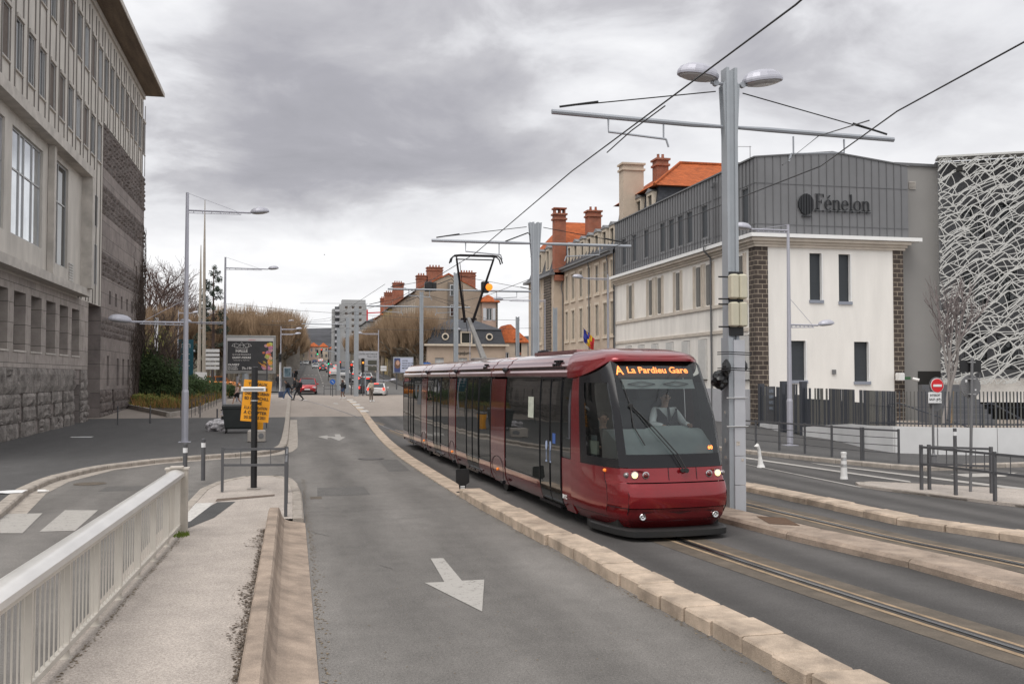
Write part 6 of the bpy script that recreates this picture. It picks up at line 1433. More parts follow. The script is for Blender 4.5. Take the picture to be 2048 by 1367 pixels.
wb.build('low_wall',mat('low_wall_white',(.62,.62,.62),.85,var=.08,vs=.9,fine=.03),fn,world=True); fb_[0].build('bars',M['fence'],fn,world=True); fb_[1].build('bars',M['fence2'],fn,world=True); fb_[2].build('frame_posts',M['fence'],fn,world=True)
# courtyard floor behind the wall, steps with handrails, notice boards
mb=MB(); mb.poly([(p[0]+.1,p[1],.3) for p in FP]+[(40,26.9,.3),(40,47,.3),(23.2,47,.3)]); mb.build('courtyard',M['plaza'],kind='structure')
st_=thing('staircase',(31,40,.3),'dark external staircase with sloping handrails behind the school fence','staircase')
mb=MB()
for k in range(8): mb.box(31-.0,33.6,44.6-k*.3,44.9-k*.3,.3,2.2-k*.24)
mb.build('steps',M['dgrey'],st_,world=True)
for x0,x1,y0,lb_ in ((22.2,25.4,34,'1'),(25.5,27.6,33,'2'),(28.5,30.6,31,'3')):
    t=thing('handrail',(x0,y0,.3),{'1':'sloping tubular handrail nearest the white wall corner','2':'sloping tubular handrail right of the no entry post','3':'small tubular handrail behind the right end of the fence'}[lb_],'handrail'); mb=MB(); mb.tube([(0,0,0),(0,0,1.25),(.4,0,1.3),(x1-x0,-.4,.35),(x1-x0,-.4,.0)],.03,6); mb.build('tube',M['fence'],t)
t=thing('notice_board',(*FP[1],0),'tall dark notice board with printed panels in the school fence','notice board'); mb=MB(); mb.box(-.5,-.1,-.45,-.40,.5,2.15); mb.build('board',M['dgrail'],t); mb=MB()
for k in range(4): mb.box(-.42,-.2,-.46,-.452,1.05+k*.27,1.2+k*.27)
mb.build('printed_panel',mat('print_blue',(.15,.17,.2),.5,var=.5,vs=9),t)
t=thing('wall_sign',(27.5,46.98,2.85),'small dark square plate fixed on the white school wall','plaque'); mb=MB(); mb.box(-.11,.11,-.04,.0,-.12,.12); mb.build('plate',M['signgrey'],t)
t=thing('security_camera',(31.1,46.6,2.5),'white camera and small green exit lamp at the right brick corner of school','camera'); mb=MB(); mb.rbox(0,0,.1,.16,.2,.2,.03); mb.tube([(.6,-.2,0),(.85,-.4,-.08)],.08,8); mb.build('housing',M['whitepl'],t); mb=MB(); mb.box(.25,.55,-.1,.1,-.05,.1); mb.build('lamp',led('green_lamp',(.04,.22,.08),.25),t)
# traffic lights
def tlight(px_,py0,Y,label,col_=None,h=None,pole=True,hgt=.85,glow=None):
    p=PY(px_,py0,Y); z0=zt(Y); t=thing('traffic_light',(p.x,Y,z0),label,'traffic light'); zt_=p.z-z0
    if pole: mb=MB(); mb.lathe([(.06,0),(.06,zt_)],(0,.1,0),8); mb.build('pole',M['dgrail'] if pole is True else M['whitepl'],t)
    mb=MB(); mb.rbox(0,0,zt_-hgt/2,.14,.12,hgt/2,.03); mb.build('housing',M['blackp'],t)
    for k in range(3):
        on=(glow==k); mb=MB(); mb.lathe([(.095 if on else .09,0),(.08,.05),(.001,.06)],(0,-.12,zt_-.15-k*.27),12,ax='y')
        mb.build('lamp',led('signal_%s'%('red','amber','green')[k],((1,.05,.02),(1,.3,.03),(.02,.9,.35))[k],1.4) if on else M['blackp'],t)
    return t
tlight(703,726,96,'traffic light showing red between the two nearest grey masts',glow=0)
tlight(726,716,94,'black traffic light with white arrow plate by the parking sign',glow=1,hgt=1.3)
tlight(680,721,112,'small traffic light showing red beside the farthest grey mast',glow=0,pole='w')
tlight(657,718,150,'distant traffic light showing green in the middle of the avenue',glow=0+2)
tlight(560,707,104,'black traffic light left of the avenue near the hedge',pole='w')
tlight(643,697,160,'traffic light hung over the avenue showing red',glow=0,pole=False); 
p=PY(643,700,160); q=PY(678,705,160); b=thing('signal_gantry',(q.x,160.3,zt(160)),'slim horizontal gantry arm carrying signals over the avenue','gantry'); mb=MB(); mb.tube([(0,0,0),(0,0,q.z-zt(160))],.1,6); mb.tube([(0,0,q.z-zt(160)),(p.x-q.x,0,p.z-zt(160))],.06,6); mb.build('mast_arm',M['galv'],b)
tlight(635,699,161,'traffic light hung over the avenue showing green',glow=2,pole=False)
t=thing('road_sign',GT(665,792),'round blue arrow sign on a dark post beside the crossing barrier','road sign'); z_=PY(665,763,t.location.y).z-t.location.z; mb=MB(); mb.lathe([(.04,0),(.04,z_)],(0,.03,0),8); mb.build('post',M['dgrail'],t); mb=MB(); mb.lathe([(.25,0),(.25,.02)],(0,0,z_),20,ax='y'); mb.build('disc',M['sblue'],t); mb=MB(); mb.tube([(-.1,-.03,z_+.1),(.1,-.03,z_-.1)],.025,4); mb.build('arrow_mark',M['sign'],t)
gb=[GT(648,790),GT(661,790),GT(672,790)]; barrier([(p.x,p.y) for p in gb],'short dark barrier at the avenue mouth beside the blue sign',z=gb[0].z)
for px_,py_,lb_ in ((720,789,'black post with white band right of nearest mast'),(689,787,'slim white post at the crossing between masts'),):
    g_=GT(px_,py_); bollard(g_.x,g_.y,g_.z,lb_,1.1,.05)
# tall dark square post behind the parking sign's left
# advertisement column at left of avenue
t,hw_,hz,o_=bbox_board('bus_shelter_panel',567,583,734,754,118,'dark landscape poster in a bus shelter left of the avenue','poster panel'); mb=MB(); mb.box(-hw_+.1,hw_-.1,-.14,-.127,o_-hz+.1,o_+hz-.1); mb.build('poster',mat('landscape_print',(.05,.12,.17),.4,var=.6,vs=3,var2=(.16,.22,.25)),t); mb=MB(); mb.box(-.7,-.6,-.05,.05,-.1,o_); mb.box(.6,.7,-.05,.05,-.1,o_); mb.build('legs',M['dgrail'],t)
# white posts on left plaza
for px_,pt2,py_,lb_ in ((474,752,806,'white metal post left of the poster stand'),(492,752,790,'slim white post right of the poster stand'),):
    g_=GT(px_,py_); t=thing('post',g_,lb_,'post'); h=PY(px_,pt2,g_.y).z-g_.z; mb=MB(); mb.lathe([(.09,0),(.09,h)],(0,0,0),10); mb.build('post_body',M['galv2'],t)
t=thing('post',GT(533,863),'slim dark post right of the yellow board','post'); mb=MB(); mb.lathe([(.035,0),(.035,PY(533,725,t.location.y).z)],(0,0,0),8); mb.build('post_body',M['dgrail'],t)
fl=thing('flag',(22.9,74.5,5.0),'blue and yellow red flags hanging above the beige building door','flag'); mb=MB(); mb.tube([(0,0,0),(-.9,-.3,1.4)],.02,4); mb.build('flag_pole',M['dgrail'],fl)
for k,(c_,dx) in enumerate((((.02,.03,.25),0),((.65,.42,.02),.22),((.5,.03,.03),.4))):
    mb=MB(); mb.grid([[(-.85+dx+.22*i+.03*sin(j*2+i),-.3+.1*sin(j*1.5+i*2),1.35-.35*j-.2*i-dx) for i in range(3)] for j in range(4)]); mb.build('cloth',mat('flag_cloth_%d'%k,c_,.8,var=.1),fl)
# ---------------- older buildings on the right ----------------
M['beige']=mat('beige_roughcast',(.50,.41,.325),.9,var=.12,vs=.9,fine=.08,fs=25)
M['bstone']=mat('pale_window_stone',(.60,.52,.42),.85,var=.1)
M['slate']=brick('slate_roof',(.062,.065,.075),(.045,.048,.056),(.03,.03,.033),.3,.16,'XY',.008,rough=.5,nvar=.15)
def tilemat(name,c):
    m=brick(name,c,tuple(x*.72 for x in c),tuple(x*.4 for x in c),.24,.13,'XY',.012,rough=.75,bump=.6,nvar=.25); return m
M['tile']=tilemat('orange_tiles',(.48,.12,.035)); M['rbrick']=brick('red_brick',(.36,.10,.05),(.29,.08,.045),(.28,.20,.15),.24,.08,'XY',.01,nvar=.2)
M['brownr']=mat('brown_party_wall',(.33,.26,.20),.9,var=.2,vs=.35,fine=.08,fs=5)
M['pinkr']=mat('pink_render',(.42,.30,.24),.9,var=.08,vs=.6); M['wsh']=mat('white_shutters',(.55,.56,.58),.6,var=.05)
def dormer(root,o,u,n,uc,z0,z1,w_=1.1,dep=1.2,cm=None):
    u=Vector(u).normalized(); n=Vector(n).normalized(); P=lambda a,z,k: Vector(o)+u*a+n*k+Vector((0,0,z))
    mb=MB(); a,b=uc-w_/2,uc+w_/2
    mb.obox(P(a,z0,-dep),u*.14,n*dep,Z3*(z1-z0)); mb.obox(P(b-.14,z0,-dep),u*.14,n*dep,Z3*(z1-z0)); mb.obox(P(a+.14,z1-.22,-.14),u*(w_-.28),n*.14,Z3*.22)
    mb.obox(P(a+.14,z0,-.2),u*(w_-.28),n*.2,Z3*.1); d=mb.build('dormer',cm or M['bstone'],root,world=True)
    mb=MB(); mb.quad(P(a+.14,z0+.1,-.15),P(b-.14,z0+.1,-.15),P(b-.14,z1-.22,-.15),P(a+.14,z1-.22,-.15)); p=mb.build('pane',M['dglass'],root,world=True); p.parent=d; p.location=(0,0,0)
    mb=MB(); mb.loft([[P(a-.12,z1,-dep),P(uc,z1+.3,-dep),P(b+.12,z1,-dep)],[P(a-.12,z1,.08),P(uc,z1+.3,.08),P(b+.12,z1,.08)]]); mb.build('dormer_roof',M['zinc'],root,world=True)
def pots(mb,x,y,z,n,dx=.45):
    for i in range(n): mb.lathe([(.13,0),(.10,.35),(.12,.37)],(x+dx*(i-(n-1)/2),y,z),8)
def chimney(root,x0,x1,y0,y1,z0,z1,mt,n=2,cap=True):
    mb=MB(); mb.box(x0,x1,y0,y1,z0,z1); 
    if cap: mb.box(x0-.1,x1+.1,y0-.1,y1+.1,z1-.55,z1-.4); mb.box(x0-.12,x1+.12,y0-.12,y1+.12,z1-.12,z1+.02)
    c=mb.build('chimney',mt,root,world=True); mb=MB(); 
    if n: pots(mb,(x0+x1)/2,(y0+y1)/2,z1+.03,n,(x1-x0)/max(1,n)*.8); p=mb.build('chimney_pots',M['rbrick'],root,world=True); p.parent=c
bb=thing('stone_building',(23.17,69.9,0),'long beige stone building with slate mansard and a row of dormers behind the tram','building')
rows=[(9.15,11.3),(5.75,8.2),(2.0,4.4)]; wy=[(82.55,83.4),(80.55,81.45),(78.2,79.1),(75.95,76.85),(73.8,74.7),(71.75,72.6),(70.15,70.85)]
ops=[(a-69.9,b-69.9,c,d,.08) for a,b in wy for c,d in rows]
mb=MB(); facade(mb,(23.17,69.9,0),Y3,-X3,14.3,0,11.75,ops,.22); mb.build('wall',M['beige'],bb,world=True)
for q in ops: window(bb,(23.17,69.9,0),Y3,-X3,q,M['bstone'],M['roller'],.08,.05,mull=(.5,))
mb=MB()
for q in ops:
    a,b,c,d=q[0]+69.9,q[1]+69.9,q[2],q[3]; mb.box(23.12,23.168,a-.17,a-.005,c-.1,d+.2); mb.box(23.12,23.168,b+.005,b+.17,c-.1,d+.2); mb.box(23.12,23.168,a-.004,b+.004,d+.005,d+.2); mb.box(23.08,23.168,a-.25,b+.25,c-.25,c-.101)
mb.build('window_surrounds',M['bstone'],bb,world=True)
mb=MB(); mb.box(22.85,23.17,69.95,84.15,11.7,11.9); mb.box(22.65,23.17,69.95,84.15,11.9,12.02); mb.build('eave_gutter',M['zinc'],bb,world=True)
mb=MB(); mb.quad((23.05,69.95,12.0),(23.05,84.2,12.0),(24.3,84.2,14.3),(24.3,69.95,14.3)); mb.quad((24.3,69.95,14.3),(24.3,84.2,14.3),(27.5,84.2,15.6),(27.5,69.95,15.6)); mb.poly([(23.05,69.95,0),(23.05,69.95,12),(24.3,69.95,14.3),(27.5,69.95,15.6),(30,69.95,15.6),(30,69.95,0)]); mb.build('roof',M['slate'],bb,world=True)
for y in (82.9,80.9,78.9,76.9,74.9,72.9,71.0): dormer(bb,(23.3,0,0),Y3,-X3,y,12.15,13.95,1.15,1.2)
for y in (76.0,71.2): mb=MB(); mb.tube([(22.9,y,11.8),(23.05,y+.1,11.2),(23.07,y+.1,.1)],.05,6); mb.build('downpipe',M['zinc2'],bb,world=True)
pb=thing('corner_building',(22.28,84.2,0),'projecting beige corner pavilion with lava quoin pier and tall red brick chimney','building')
wy=[(88.6,89.4),(91.4,92.1)]; ops=[(a-84.2,b-84.2,c,d,.08) for a,b in wy for c,d in rows]
mb=MB(); facade(mb,(22.28,84.2,0),Y3,-X3,9.4,0,11.5,ops,.22); mb.quad((22.28,84.2,0),(23.6,84.2,0),(23.6,84.2,11.9),(22.28,84.2,11.9)); mb.quad((22.28,93.6,0),(30,93.6,0),(30,93.6,11.5),(22.28,93.6,11.5)); mb.build('wall',M['beige'],pb,world=True)
for q in ops: window(pb,(22.28,84.2,0),Y3,-X3,q,M['bstone'],M['roller'],.08,.05,mull=(.5,))
mb=MB()
for q in ops:
    a,b,c,d=q[0]+84.2,q[1]+84.2,q[2],q[3]; mb.box(22.22,22.276,a-.2,a-.005,c-.1,d+.25); mb.box(22.22,22.276,b+.005,b+.2,c-.1,d+.25); mb.box(22.18,22.276,a-.3,b+.3,c-.25,c-.101)
mb.build('window_surrounds',M['bstone'],pb,world=True)
mb=MB(); mb.box(22.2,22.277,84.9,87.4,0,11.4); mb.build('quoins',M['quoin'],pb,world=True)
mb=MB(); mb.prism([(21.85,83.9),(23.8,83.9),(23.8,94.2),(21.85,94.2)],11.5,11.72); mb.build('eave_gutter',M['zinc'],pb,world=True)
mb=MB(); A0=[(22.0,84.1,11.73),(29.5,84.1,11.73),(29.5,93.9,11.73),(22.0,93.9,11.73)]; A1=[(22.35,84.5,12.1),(29,84.5,12.1),(29,93.5,12.1),(22.35,93.5,12.1)]; A2=[(23.0,85.1,14.4),(28.4,85.1,14.4),(28.4,92.9,14.4),(23.0,92.9,14.4)]; mb.loft([A0,A1,A2]); mb.build('mansard_roof',M['slate'],pb,world=True)
mb=MB(); mb.loft([[(22.7,84.9,14.42),(29.5,84.9,14.42),(29.5,93.1,14.42),(22.7,93.1,14.42)],[(24.6,88.6,16.9),(27.5,88.6,16.9),(27.5,89.4,16.9),(24.6,89.4,16.9)]]); mb.build('tiled_roof',M['tile'],pb,world=True)
for y in (86.4,89.2,92.0): dormer(pb,(22.3,0,0),Y3,-X3,y,12.1,14.1,1.2,1.2)
chimney(pb,22.32,23.35,83.9,84.7,11.0,16.9,M['rbrick'],0)
mb=MB(); mb.box(22.25,23.42,83.85,84.75,17.3,17.42); 
for x in (22.35,22.8,23.2): mb.box(x,x+.12,83.95,84.65,16.9,17.3)
mb.build('chimney_cap',M['rbrick'],pb,world=True)
chimney(pb,25.6,26.8,84.6,85.6,13.5,17.4,M['rbrick'],2)
mb=MB(); mb.tube([(23.15,84.1,11.4),(22.95,84.1,10.5),(23.1,84.1,9.8),(23.1,84.1,.1)],.05,6); mb.build('downpipe',M['zinc2'],pb,world=True)
# tall orange roofed building behind the school
tb=thing('tall_building',(25,66,0),'tall building with bright orange tiled hip roof rising behind the grey metal storey','building')
mb=MB(); mb.box(25.2,40,66.3,75,0,14.0); mb.build('wall',M['beige'],tb,world=True)
mb=MB(); mb.loft([[(25.0,66.1,14.0),(40,66.1,14.0),(40,75,14.0),(25,75,14.0)],[(25.3,66.4,16.1),(39.8,66.4,16.1),(39.8,74.8,16.1),(25.3,74.8,16.1)]]); mb.build('mansard_roof',M['slate'],tb,world=True)
mb=MB(); mb.loft([[(24.8,65.9,16.12),(41,65.9,16.12),(41,75.2,16.12),(24.8,75.2,16.12)],[(28.3,69.8,18.6),(38,69.8,18.6),(38,70.6,18.6),(28.3,70.6,18.6)]]); mb.tube([(24.8,65.9,16.15),(28.3,69.8,18.65),(38,69.8,18.68)],.12,6); mb.build('tiled_roof',M['tile'],tb,world=True)
for y in (67.2,69.6,72.2): dormer(tb,(24.9,0,0),Y3,-X3,y,14.1,15.8,1.2,1.0)
chimney(tb,23.9,25.5,70.0,71.0,10,18.5,M['beige'],0); chimney(tb,26.3,27.2,69.3,70.3,16,18.8,M['rbrick'],2)
mb=MB(); pots(mb,33.5,70.2,18.6,2,.5); mb.tube([(34.2,70.2,18.6),(34.2,70.2,20.3)],.025,4); mb.tube([(33.1,70.2,20.2),(34.3,70.2,20.25)],.02,4); mb.build('aerial',M['zinc2'],tb,world=True)
# ---------------- background buildings ----------------
def house(name,label,x0,x1,y0,y1,ze,wm_,rm,roof='hip',zr=3,wins=(),chim=(),cat='building',side_w=True,frame=None):
    zb=zt(y0)-.3; t=thing(name,(x0,y0,zb),label,cat)
    ops=[(w[0],w[1],w[2]-0,w[3],.15) for w in wins]
    mb=MB(); facade(mb,(x0,y0,0),X3,-Y3,x1-x0,zb,ze,ops,.15)
    nf=max(1,int((ze-zb-1)/3.1)); nb=max(1,int((y1-y0)/2.6)); so=[]
    if side_w:
        for f in range(nf):
            for k in range(nb): so.append((1+k*2.6,2+k*2.6,zb+1.2+f*3.1,zb+3.0+f*3.1,.05)) if 2+k*2.6<y1-y0 else None
    facade(mb,(x0,y0,0),Y3,-X3,y1-y0,zb,ze,so,.15); mb.quad((x1,y0,zb),(x1,y1,zb),(x1,y1,ze),(x1,y0,ze)); mb.quad((x0,y1,zb),(x1,y1,zb),(x1,y1,ze),(x0,y1,ze))
    if roof=='gable': mb.poly([(x0,y0,ze),(x1,y0,ze),((x0+x1)/2,y0,ze+zr)]); mb.poly([(x0,y1,ze),(x1,y1,ze),((x0+x1)/2,y1,ze+zr)])
    mb.build('wall',wm_,t,world=True)
    for q in ops: window(t,(x0,y0,0),X3,-Y3,q,frame or M['wsh'],M['dglass'],.15,.09,mull=(.5,))
    for q in so[:60]: window(t,(x0,y0,0),Y3,-X3,q,frame or M['bstone'],M['dglass'],.15,.09,mull=(.5,))
    mb=MB(); e_=.35
    if roof=='hip': d=min(x1-x0,y1-y0)/2; mb.loft([[(x0-e_,y0-e_,ze),(x1+e_,y0-e_,ze),(x1+e_,y1+e_,ze),(x0-e_,y1+e_,ze)],[(x0-e_,y0-e_,ze+.15),(x1+e_,y0-e_,ze+.15),(x1+e_,y1+e_,ze+.15),(x0-e_,y1+e_,ze+.15)],[(x0+d*.9,y0+d*.95,ze+zr),(x1-d*.9,y0+d*.95,ze+zr),(x1-d*.9,y1-d*.95,ze+zr),(x0+d*.9,y1-d*.95,ze+zr)]])
    elif roof=='gable': c_=(x0+x1)/2; mb.loft([[(x0-e_,y0-.1,ze-.1),(c_,y0-.1,ze+zr+.12),(x1+e_,y0-.1,ze-.1),(c_,y0-.1,ze+zr-.12)],[(x0-e_,y1,ze-.1),(c_,y1,ze+zr+.12),(x1+e_,y1,ze-.1),(c_,y1,ze+zr-.12)]])
    else: mb.box(x0-.2,x1+.2,y0-.2,y1+.2,ze,ze+.4)
    mb.build('roof',rm,t,world=True)
    for c in chim: chimney(t,*c[:6],M['rbrick'],c[6] if len(c)>6 else 4)
    return t
# tall brown party-wall block
D=house('apartment_house','tall brown party wall block with red chimney stacks above the mansard pavilion',18.1,28.2,150,186,15.6,M['brownr'],M['tile'],'gable',2.7,[(5.2,6.2,z,z+1.9) for z in (7.8,11.0,14.0) if z+1.9<15.6]+[(5.2,6.2,4.6,6.4)],
 [(18.4,19.8,150.3,152,15,18.0,3),(20.0,22.3,150.3,152,15.5,19.3,4),(24.9,27.4,150.3,152,15.5,18.6,5)])
mb=MB(); mb.box(23.0,24.6,149.6,149.99,2,17.0); mb.build('recess_block',mat('recess_darker_tone',(.16,.135,.115),.9,var=.15,vs=.5),D,world=True)  # darker block drawn for the recess in the middle of the wall
for z in (5.5,8.6,11.8,14.9): mb=MB(); mb.box(23.3,24.3,149.5,149.6,z,z+1.7); w_=mb.build('window',M['wsh'],D,world=True); mb=MB(); mb.box(23.4,23.78,149.46,149.5,z+.1,z+1.6); mb.box(23.82,24.2,149.46,149.5,z+.1,z+1.6); g_=mb.build('pane',M['dglass'],D,world=True); g_.parent=w_; g_.location=(0,0,0)
pk_=house('apartment_house','narrow pink rendered house with white shutters joined to the brown party wall block',28.25,30.7,149.6,168,14.0,M['pinkr'],M['tile'],'hip',1.2,[(.7,1.6,z,z+1.9) for z in (11.2,8.0,4.9)],[],side_w=False)
mb=MB()
for z in (11.2,8.0,4.9): mb.box(28.45,28.9,149.52,149.59,z,z+1.9); mb.box(29.9,30.35,149.52,149.59,z,z+1.9)
mb.build('shutters',M['wsh'],pk_,world=True); 
mb=MB(); mb.box(30.45,30.72,149.5,149.59,1,14); mb.build('quoins',M['quoin'],pk_,world=True)
house('house','small house with orange pyramid roof right of the pink house',31.2,36,152,162,7.9,M['beige'],M['tile'],'hip',3.0,[(1,1.8,5,6.4),(3,3.8,5,6.4)],[(34,35,152,153,6,8.6,0)],side_w=False)
house('house','low beige house with orange roof edge next to the stone corner building',31.0,40,118,128,6.2,M['beige'],M['tile'],'gable',1.8,[(1,1.9,3.6,5),(3.5,4.4,3.6,5)],[(31.3,32.3,117.5,118.5,5,8.2,0)],side_w=False)
house('terrace_house','yellowish terrace house behind the bare trees, next after the brown block',17.9,27,188,203,15.5,mat('ochre_render',(.42,.31,.13),.9,var=.1),M['slate'],'hip',3.2,[],[(18.5,20.5,188.5,190,16,20.4,4)])
house('terrace_house','grey beige terrace house with red chimneys further along the avenue',17.8,26,205,222,15.2,M['beige'],M['tile'],'hip',3.0,[],[(18.5,20.5,206,207.5,16,20.0,4),(18.5,19.8,216,217,16,19.6,3)])
house('terrace_house','white terrace house with orange roof sloping to the avenue',18.6,27,226,243,14.2,M['cream'],M['tile'],'gable',2.9,[(2,3,10,12),(5,6,10,12)],[(20,21,230,231,15,18.5,2)])
house('terrace_house','low hip roofed grey terrace house in front of the far tower',21.5,34,300,330,19.0,M['greyr'],M['slate'],'hip',2.8,[(2,3.2,15,17),(6,7.2,15,17)])
# mansard pavilion with lettering
EJ=thing('pavilion',(16.6,125,zt(125)),'mansard roofed stone pavilion with round attic windows and lettering behind the tram','building'); zb=zt(125)-.2
ej=mat('pavilion_stone',(.46,.36,.28),.9,var=.12,vs=.8); ops=[(u,u+1.1,2.6,5.0,.2) for u in (1.0,4.0,5.9,8.3)]
mb=MB(); facade(mb,(16.6,125,0),X3,-Y3,10.1,zb,6.5,ops,.2); facade(mb,(16.6,125,0),Y3,-X3,9,zb,6.5,[(2,3,2.6,5,.2),(5.5,6.5,2.6,5,.2)],.2); mb.quad((26.7,125,zb),(26.7,134,zb),(26.7,134,6.5),(26.7,125,6.5)); mb.build('wall',ej,EJ,world=True)
for q in ops: window(EJ,(16.6,125,0),X3,-Y3,q,M['wsh'],M['wblind'],.2,.1,mull=(.5,))
mb=MB(); mb.prism([(16.2,124.6),(27.1,124.6),(27.1,134.4),(16.2,134.4)],6.5,6.75); mb.build('cornice',M['bstone'],EJ,world=True)
mb=MB(); q0=lambda a,z: [(16.6+a,125+a,z),(26.7-a,125+a,z),(26.7-a,134-a,z),(16.6+a,134-a,z)]; mb.loft([q0(0,6.76),q0(.5,8.6)]); mb.loft([q0(.35,8.62),q0(3.6,10.1)]); mb.build('mansard_roof',M['slate'],EJ,world=True)
for x in (18.9,24.6):
    mb=MB(); mb.lathe([(.42,0),(.46,.12),(.3,.14),(.3,.05)],(x,125.15,7.7),16,ax='y'); d_=mb.build('round_window',M['bstone'],EJ,world=True); mb=MB(); mb.lathe([(.3,0),(.29,.03)],(x,125.05,7.7),16,ax='y'); g_=mb.build('pane',M['dglass'],EJ,world=True); g_.parent=d_; g_.location=(0,0,0)
dormer(EJ,(0,124.9,0),X3,-Y3,21.6,6.8,8.4,1.5,.8)
text('ExpoJuris',.62,M['signtxt'],EJ,(4.6,-.05,5.45-zt(125)+.0),(1,0,0),(0,0,1),'CENTER',.02,sx=.85)
# apartment tower far away
TW_=thing('tower_block',(17.3,450,10),'distant grey concrete apartment tower block with balconies','tower block'); tg=mat('tower_concrete',(.33,.33,.33),.85,var=.06,vs=.2)
ops=[(u,u+1.6,z,z+1.5,.3) for z in [13.5+2.75*k for k in range(8)] for u in (6.2,9.2,12.4)]
mb=MB(); facade(mb,(20.3,450,0),X3,-Y3,12,8,35.0,[(a-4.0,b-4.0,c,d,e) for a,b,c,d,e in ops],.3); mb.box(17.3,20.2,452,462,8,33); mb.box(21.5,32,452,460,35,37.2); mb.quad((20.3,450,8),(20.3,462,8),(20.3,462,35),(20.3,450,35)); mb.quad((32.3,450,8),(32.3,462,8),(32.3,462,35),(32.3,450,35)); mb.quad((20.3,450,35),(32.3,450,35),(32.3,462,35),(20.3,462,35)); mb.build('wall',tg,TW_,world=True)
for q in ops: window(TW_,(16.3,450,0),X3,-Y3,q,M['sign'],M['blind'],.3,.15)
for k in range(8): mb=MB(); z=12.4+2.75*k; mb.box(18.3,20.28,449.2,449.35,z,z+1.0); mb.box(18.3,20.28,449.35,451.9,z-.15,z); b_=mb.build('balcony',M['plinth'],TW_,world=True)
mb=MB(); mb.box(18.3,20.25,451.5,451.9,8,34); mb.build('loggia_back',M['dgrey'],TW_,world=True)
cr_=thing('tower_crane',(34,470,12),'red and white jib of a distant tower crane beside the tower block','crane'); mb=MB(); mb.tube([(0,0,0),(0,0,22)],.5,4); mb.tube([(-1,0,20.4),(9,0,21)],.35,4); mb.build('jib',M['signred'],cr_)
# distant house rows closing the avenue
for i,(x0,w_,y,h,mt) in enumerate(((1.5,6,505,6,M['beige']),(8,5,520,7,M['pinkr']),(13.5,4.5,530,7,M['bstone']),(18.5,5,525,6,M['greyr']),(24,5,515,6,M['pinkr']),(-6,7,500,5,M['greyr']))):
    house('house','small distant %s house closing the far end of the avenue'%('beige','narrow pink','pale stone','grey','right hand pink','left hand grey')[i],x0,x0+w_,y,y+9,zt(y)+h,mt,M['tile'],'hip',2.2,[(1,2,zt(y)+1.5+3*k,zt(y)+3.2+3*k) for k in range(2)]+[(3.2,4.2,zt(y)+1.5+3*k,zt(y)+3.2+3*k) for k in range(2)],side_w=False)
# long wall and dark flat block on the hill to the left
t=thing('terrace_wall',(-30,200,0),'dark flat roofed block above the bare trees at the left','building'); a,b=PY(450,640,200),PY(497,627,200); mb=MB(); mb.box(a.x,b.x,200,210,8,b.z); mb.build('wall',M['dgrey'],t,world=True); mb=MB(); a,b=PY(500,642,200),PY(528,637,200); mb.box(a.x,b.x,200,206,8,b.z); mb.build('roof_house',M['ledge'],t,world=True)
a,b=PY(455,665,196),PY(600,643,196); t=thing('retaining_wall',(a.x,196,8),'long pale retaining wall behind the avenue trees at left','wall'); mb=MB(); mb.box(a.x,b.x,196,197,4,b.z-.3); mb.build('wall',M['conc'],t,world=True)
# ---------------- trees ----------------
TWG=mat('plane_twigs',(.25,.165,.10),.9,var=.3,vs=.5,var2=(.38,.265,.165)); BRK=mat('plane_bark',(.20,.17,.13),.9,var=.4,vs=2.5)
def sliver(mb,a,b,r,tip=.35,m=0):
    d=(b-a); 
    if d.length<1e-5: return
    d.normalize(); x=d.orthogonal().normalized()*r; y=d.cross(x)
    mb.add([a+x,a-x*.5+y*.87,a-x*.5-y*.87,b+x*tip,b-x*.5*tip+y*.87*tip,b-x*.5*tip-y*.87*tip],[(0,1,4,3),(1,2,5,4),(2,0,3,5)],m)
def pollard(seed,n=1150,h=9.0):
    rr=random.Random(seed); t=thing('plane_tree',(0,0,0),'pollarded plane tree','tree'); trunk=MB(); tw=MB()
    top=Vector((rr.uniform(-.2,.2),rr.uniform(-.2,.2),3.1)); trunk.tube([(0,0,0),top*.5,top],[.30,.24,.22],7)
    ends=[]
    for k in range(7):
        a=2*pi*k/7+rr.uniform(-.3,.3); r_=rr.uniform(1.2,2.6); e1=top+Vector((cos(a)*r_*.5,sin(a)*r_*.5,rr.uniform(.7,1.3))); e2=top+Vector((cos(a)*r_,sin(a)*r_,rr.uniform(1.2,2.4)))
        trunk.tube([top,e1,e2],[.15,.11,.09],5); ends.append(e2); ends.append(e1)
        for q in range(2): e3=e2+Vector((rr.uniform(-.8,.8),rr.uniform(-.8,.8),rr.uniform(.3,.9))); trunk.tube([e2,e3],[.07,.06],4); ends.append(e3)
    for i in range(n):
        e_=rr.choice(ends); out=Vector((e_.x-top.x,e_.y-top.y,0))*.30; d=Vector((rr.gauss(0,.26),rr.gauss(0,.26),1.4))+out*.25; d.normalize()
        L_=rr.uniform(1.2,4.2)*(h/9); s_=e_+Vector((rr.gauss(0,.15),rr.gauss(0,.15),rr.gauss(0,.1))); m_=s_+d*L_*.5; d2=(d+Vector((rr.gauss(0,.15),rr.gauss(0,.15),.25))).normalized(); f_=m_+d2*L_*.5
        if f_.z>h: f_.z=h+(f_.z-h)*.6
        sliver(tw,s_,m_,.028,.7); sliver(tw,m_,f_,.019,.5)
        if rr.random()<.6: d3=(d+Vector((rr.gauss(0,.5),rr.gauss(0,.5),.1))).normalized(); sliver(tw,m_,m_+d3*L_*.35,.014,.5)
    trunk.build('trunk',BRK,t); tw.build('crown',TWG,t); return t
protos=[pollard(s) for s in (1,2,3)]
tl=[]; rr=random.Random(77)
y=127
while y<560: tl.append((XR(y)+2.2+rr.uniform(-.5,.5),y,'right')); y+=5.0+y*.004
y=121
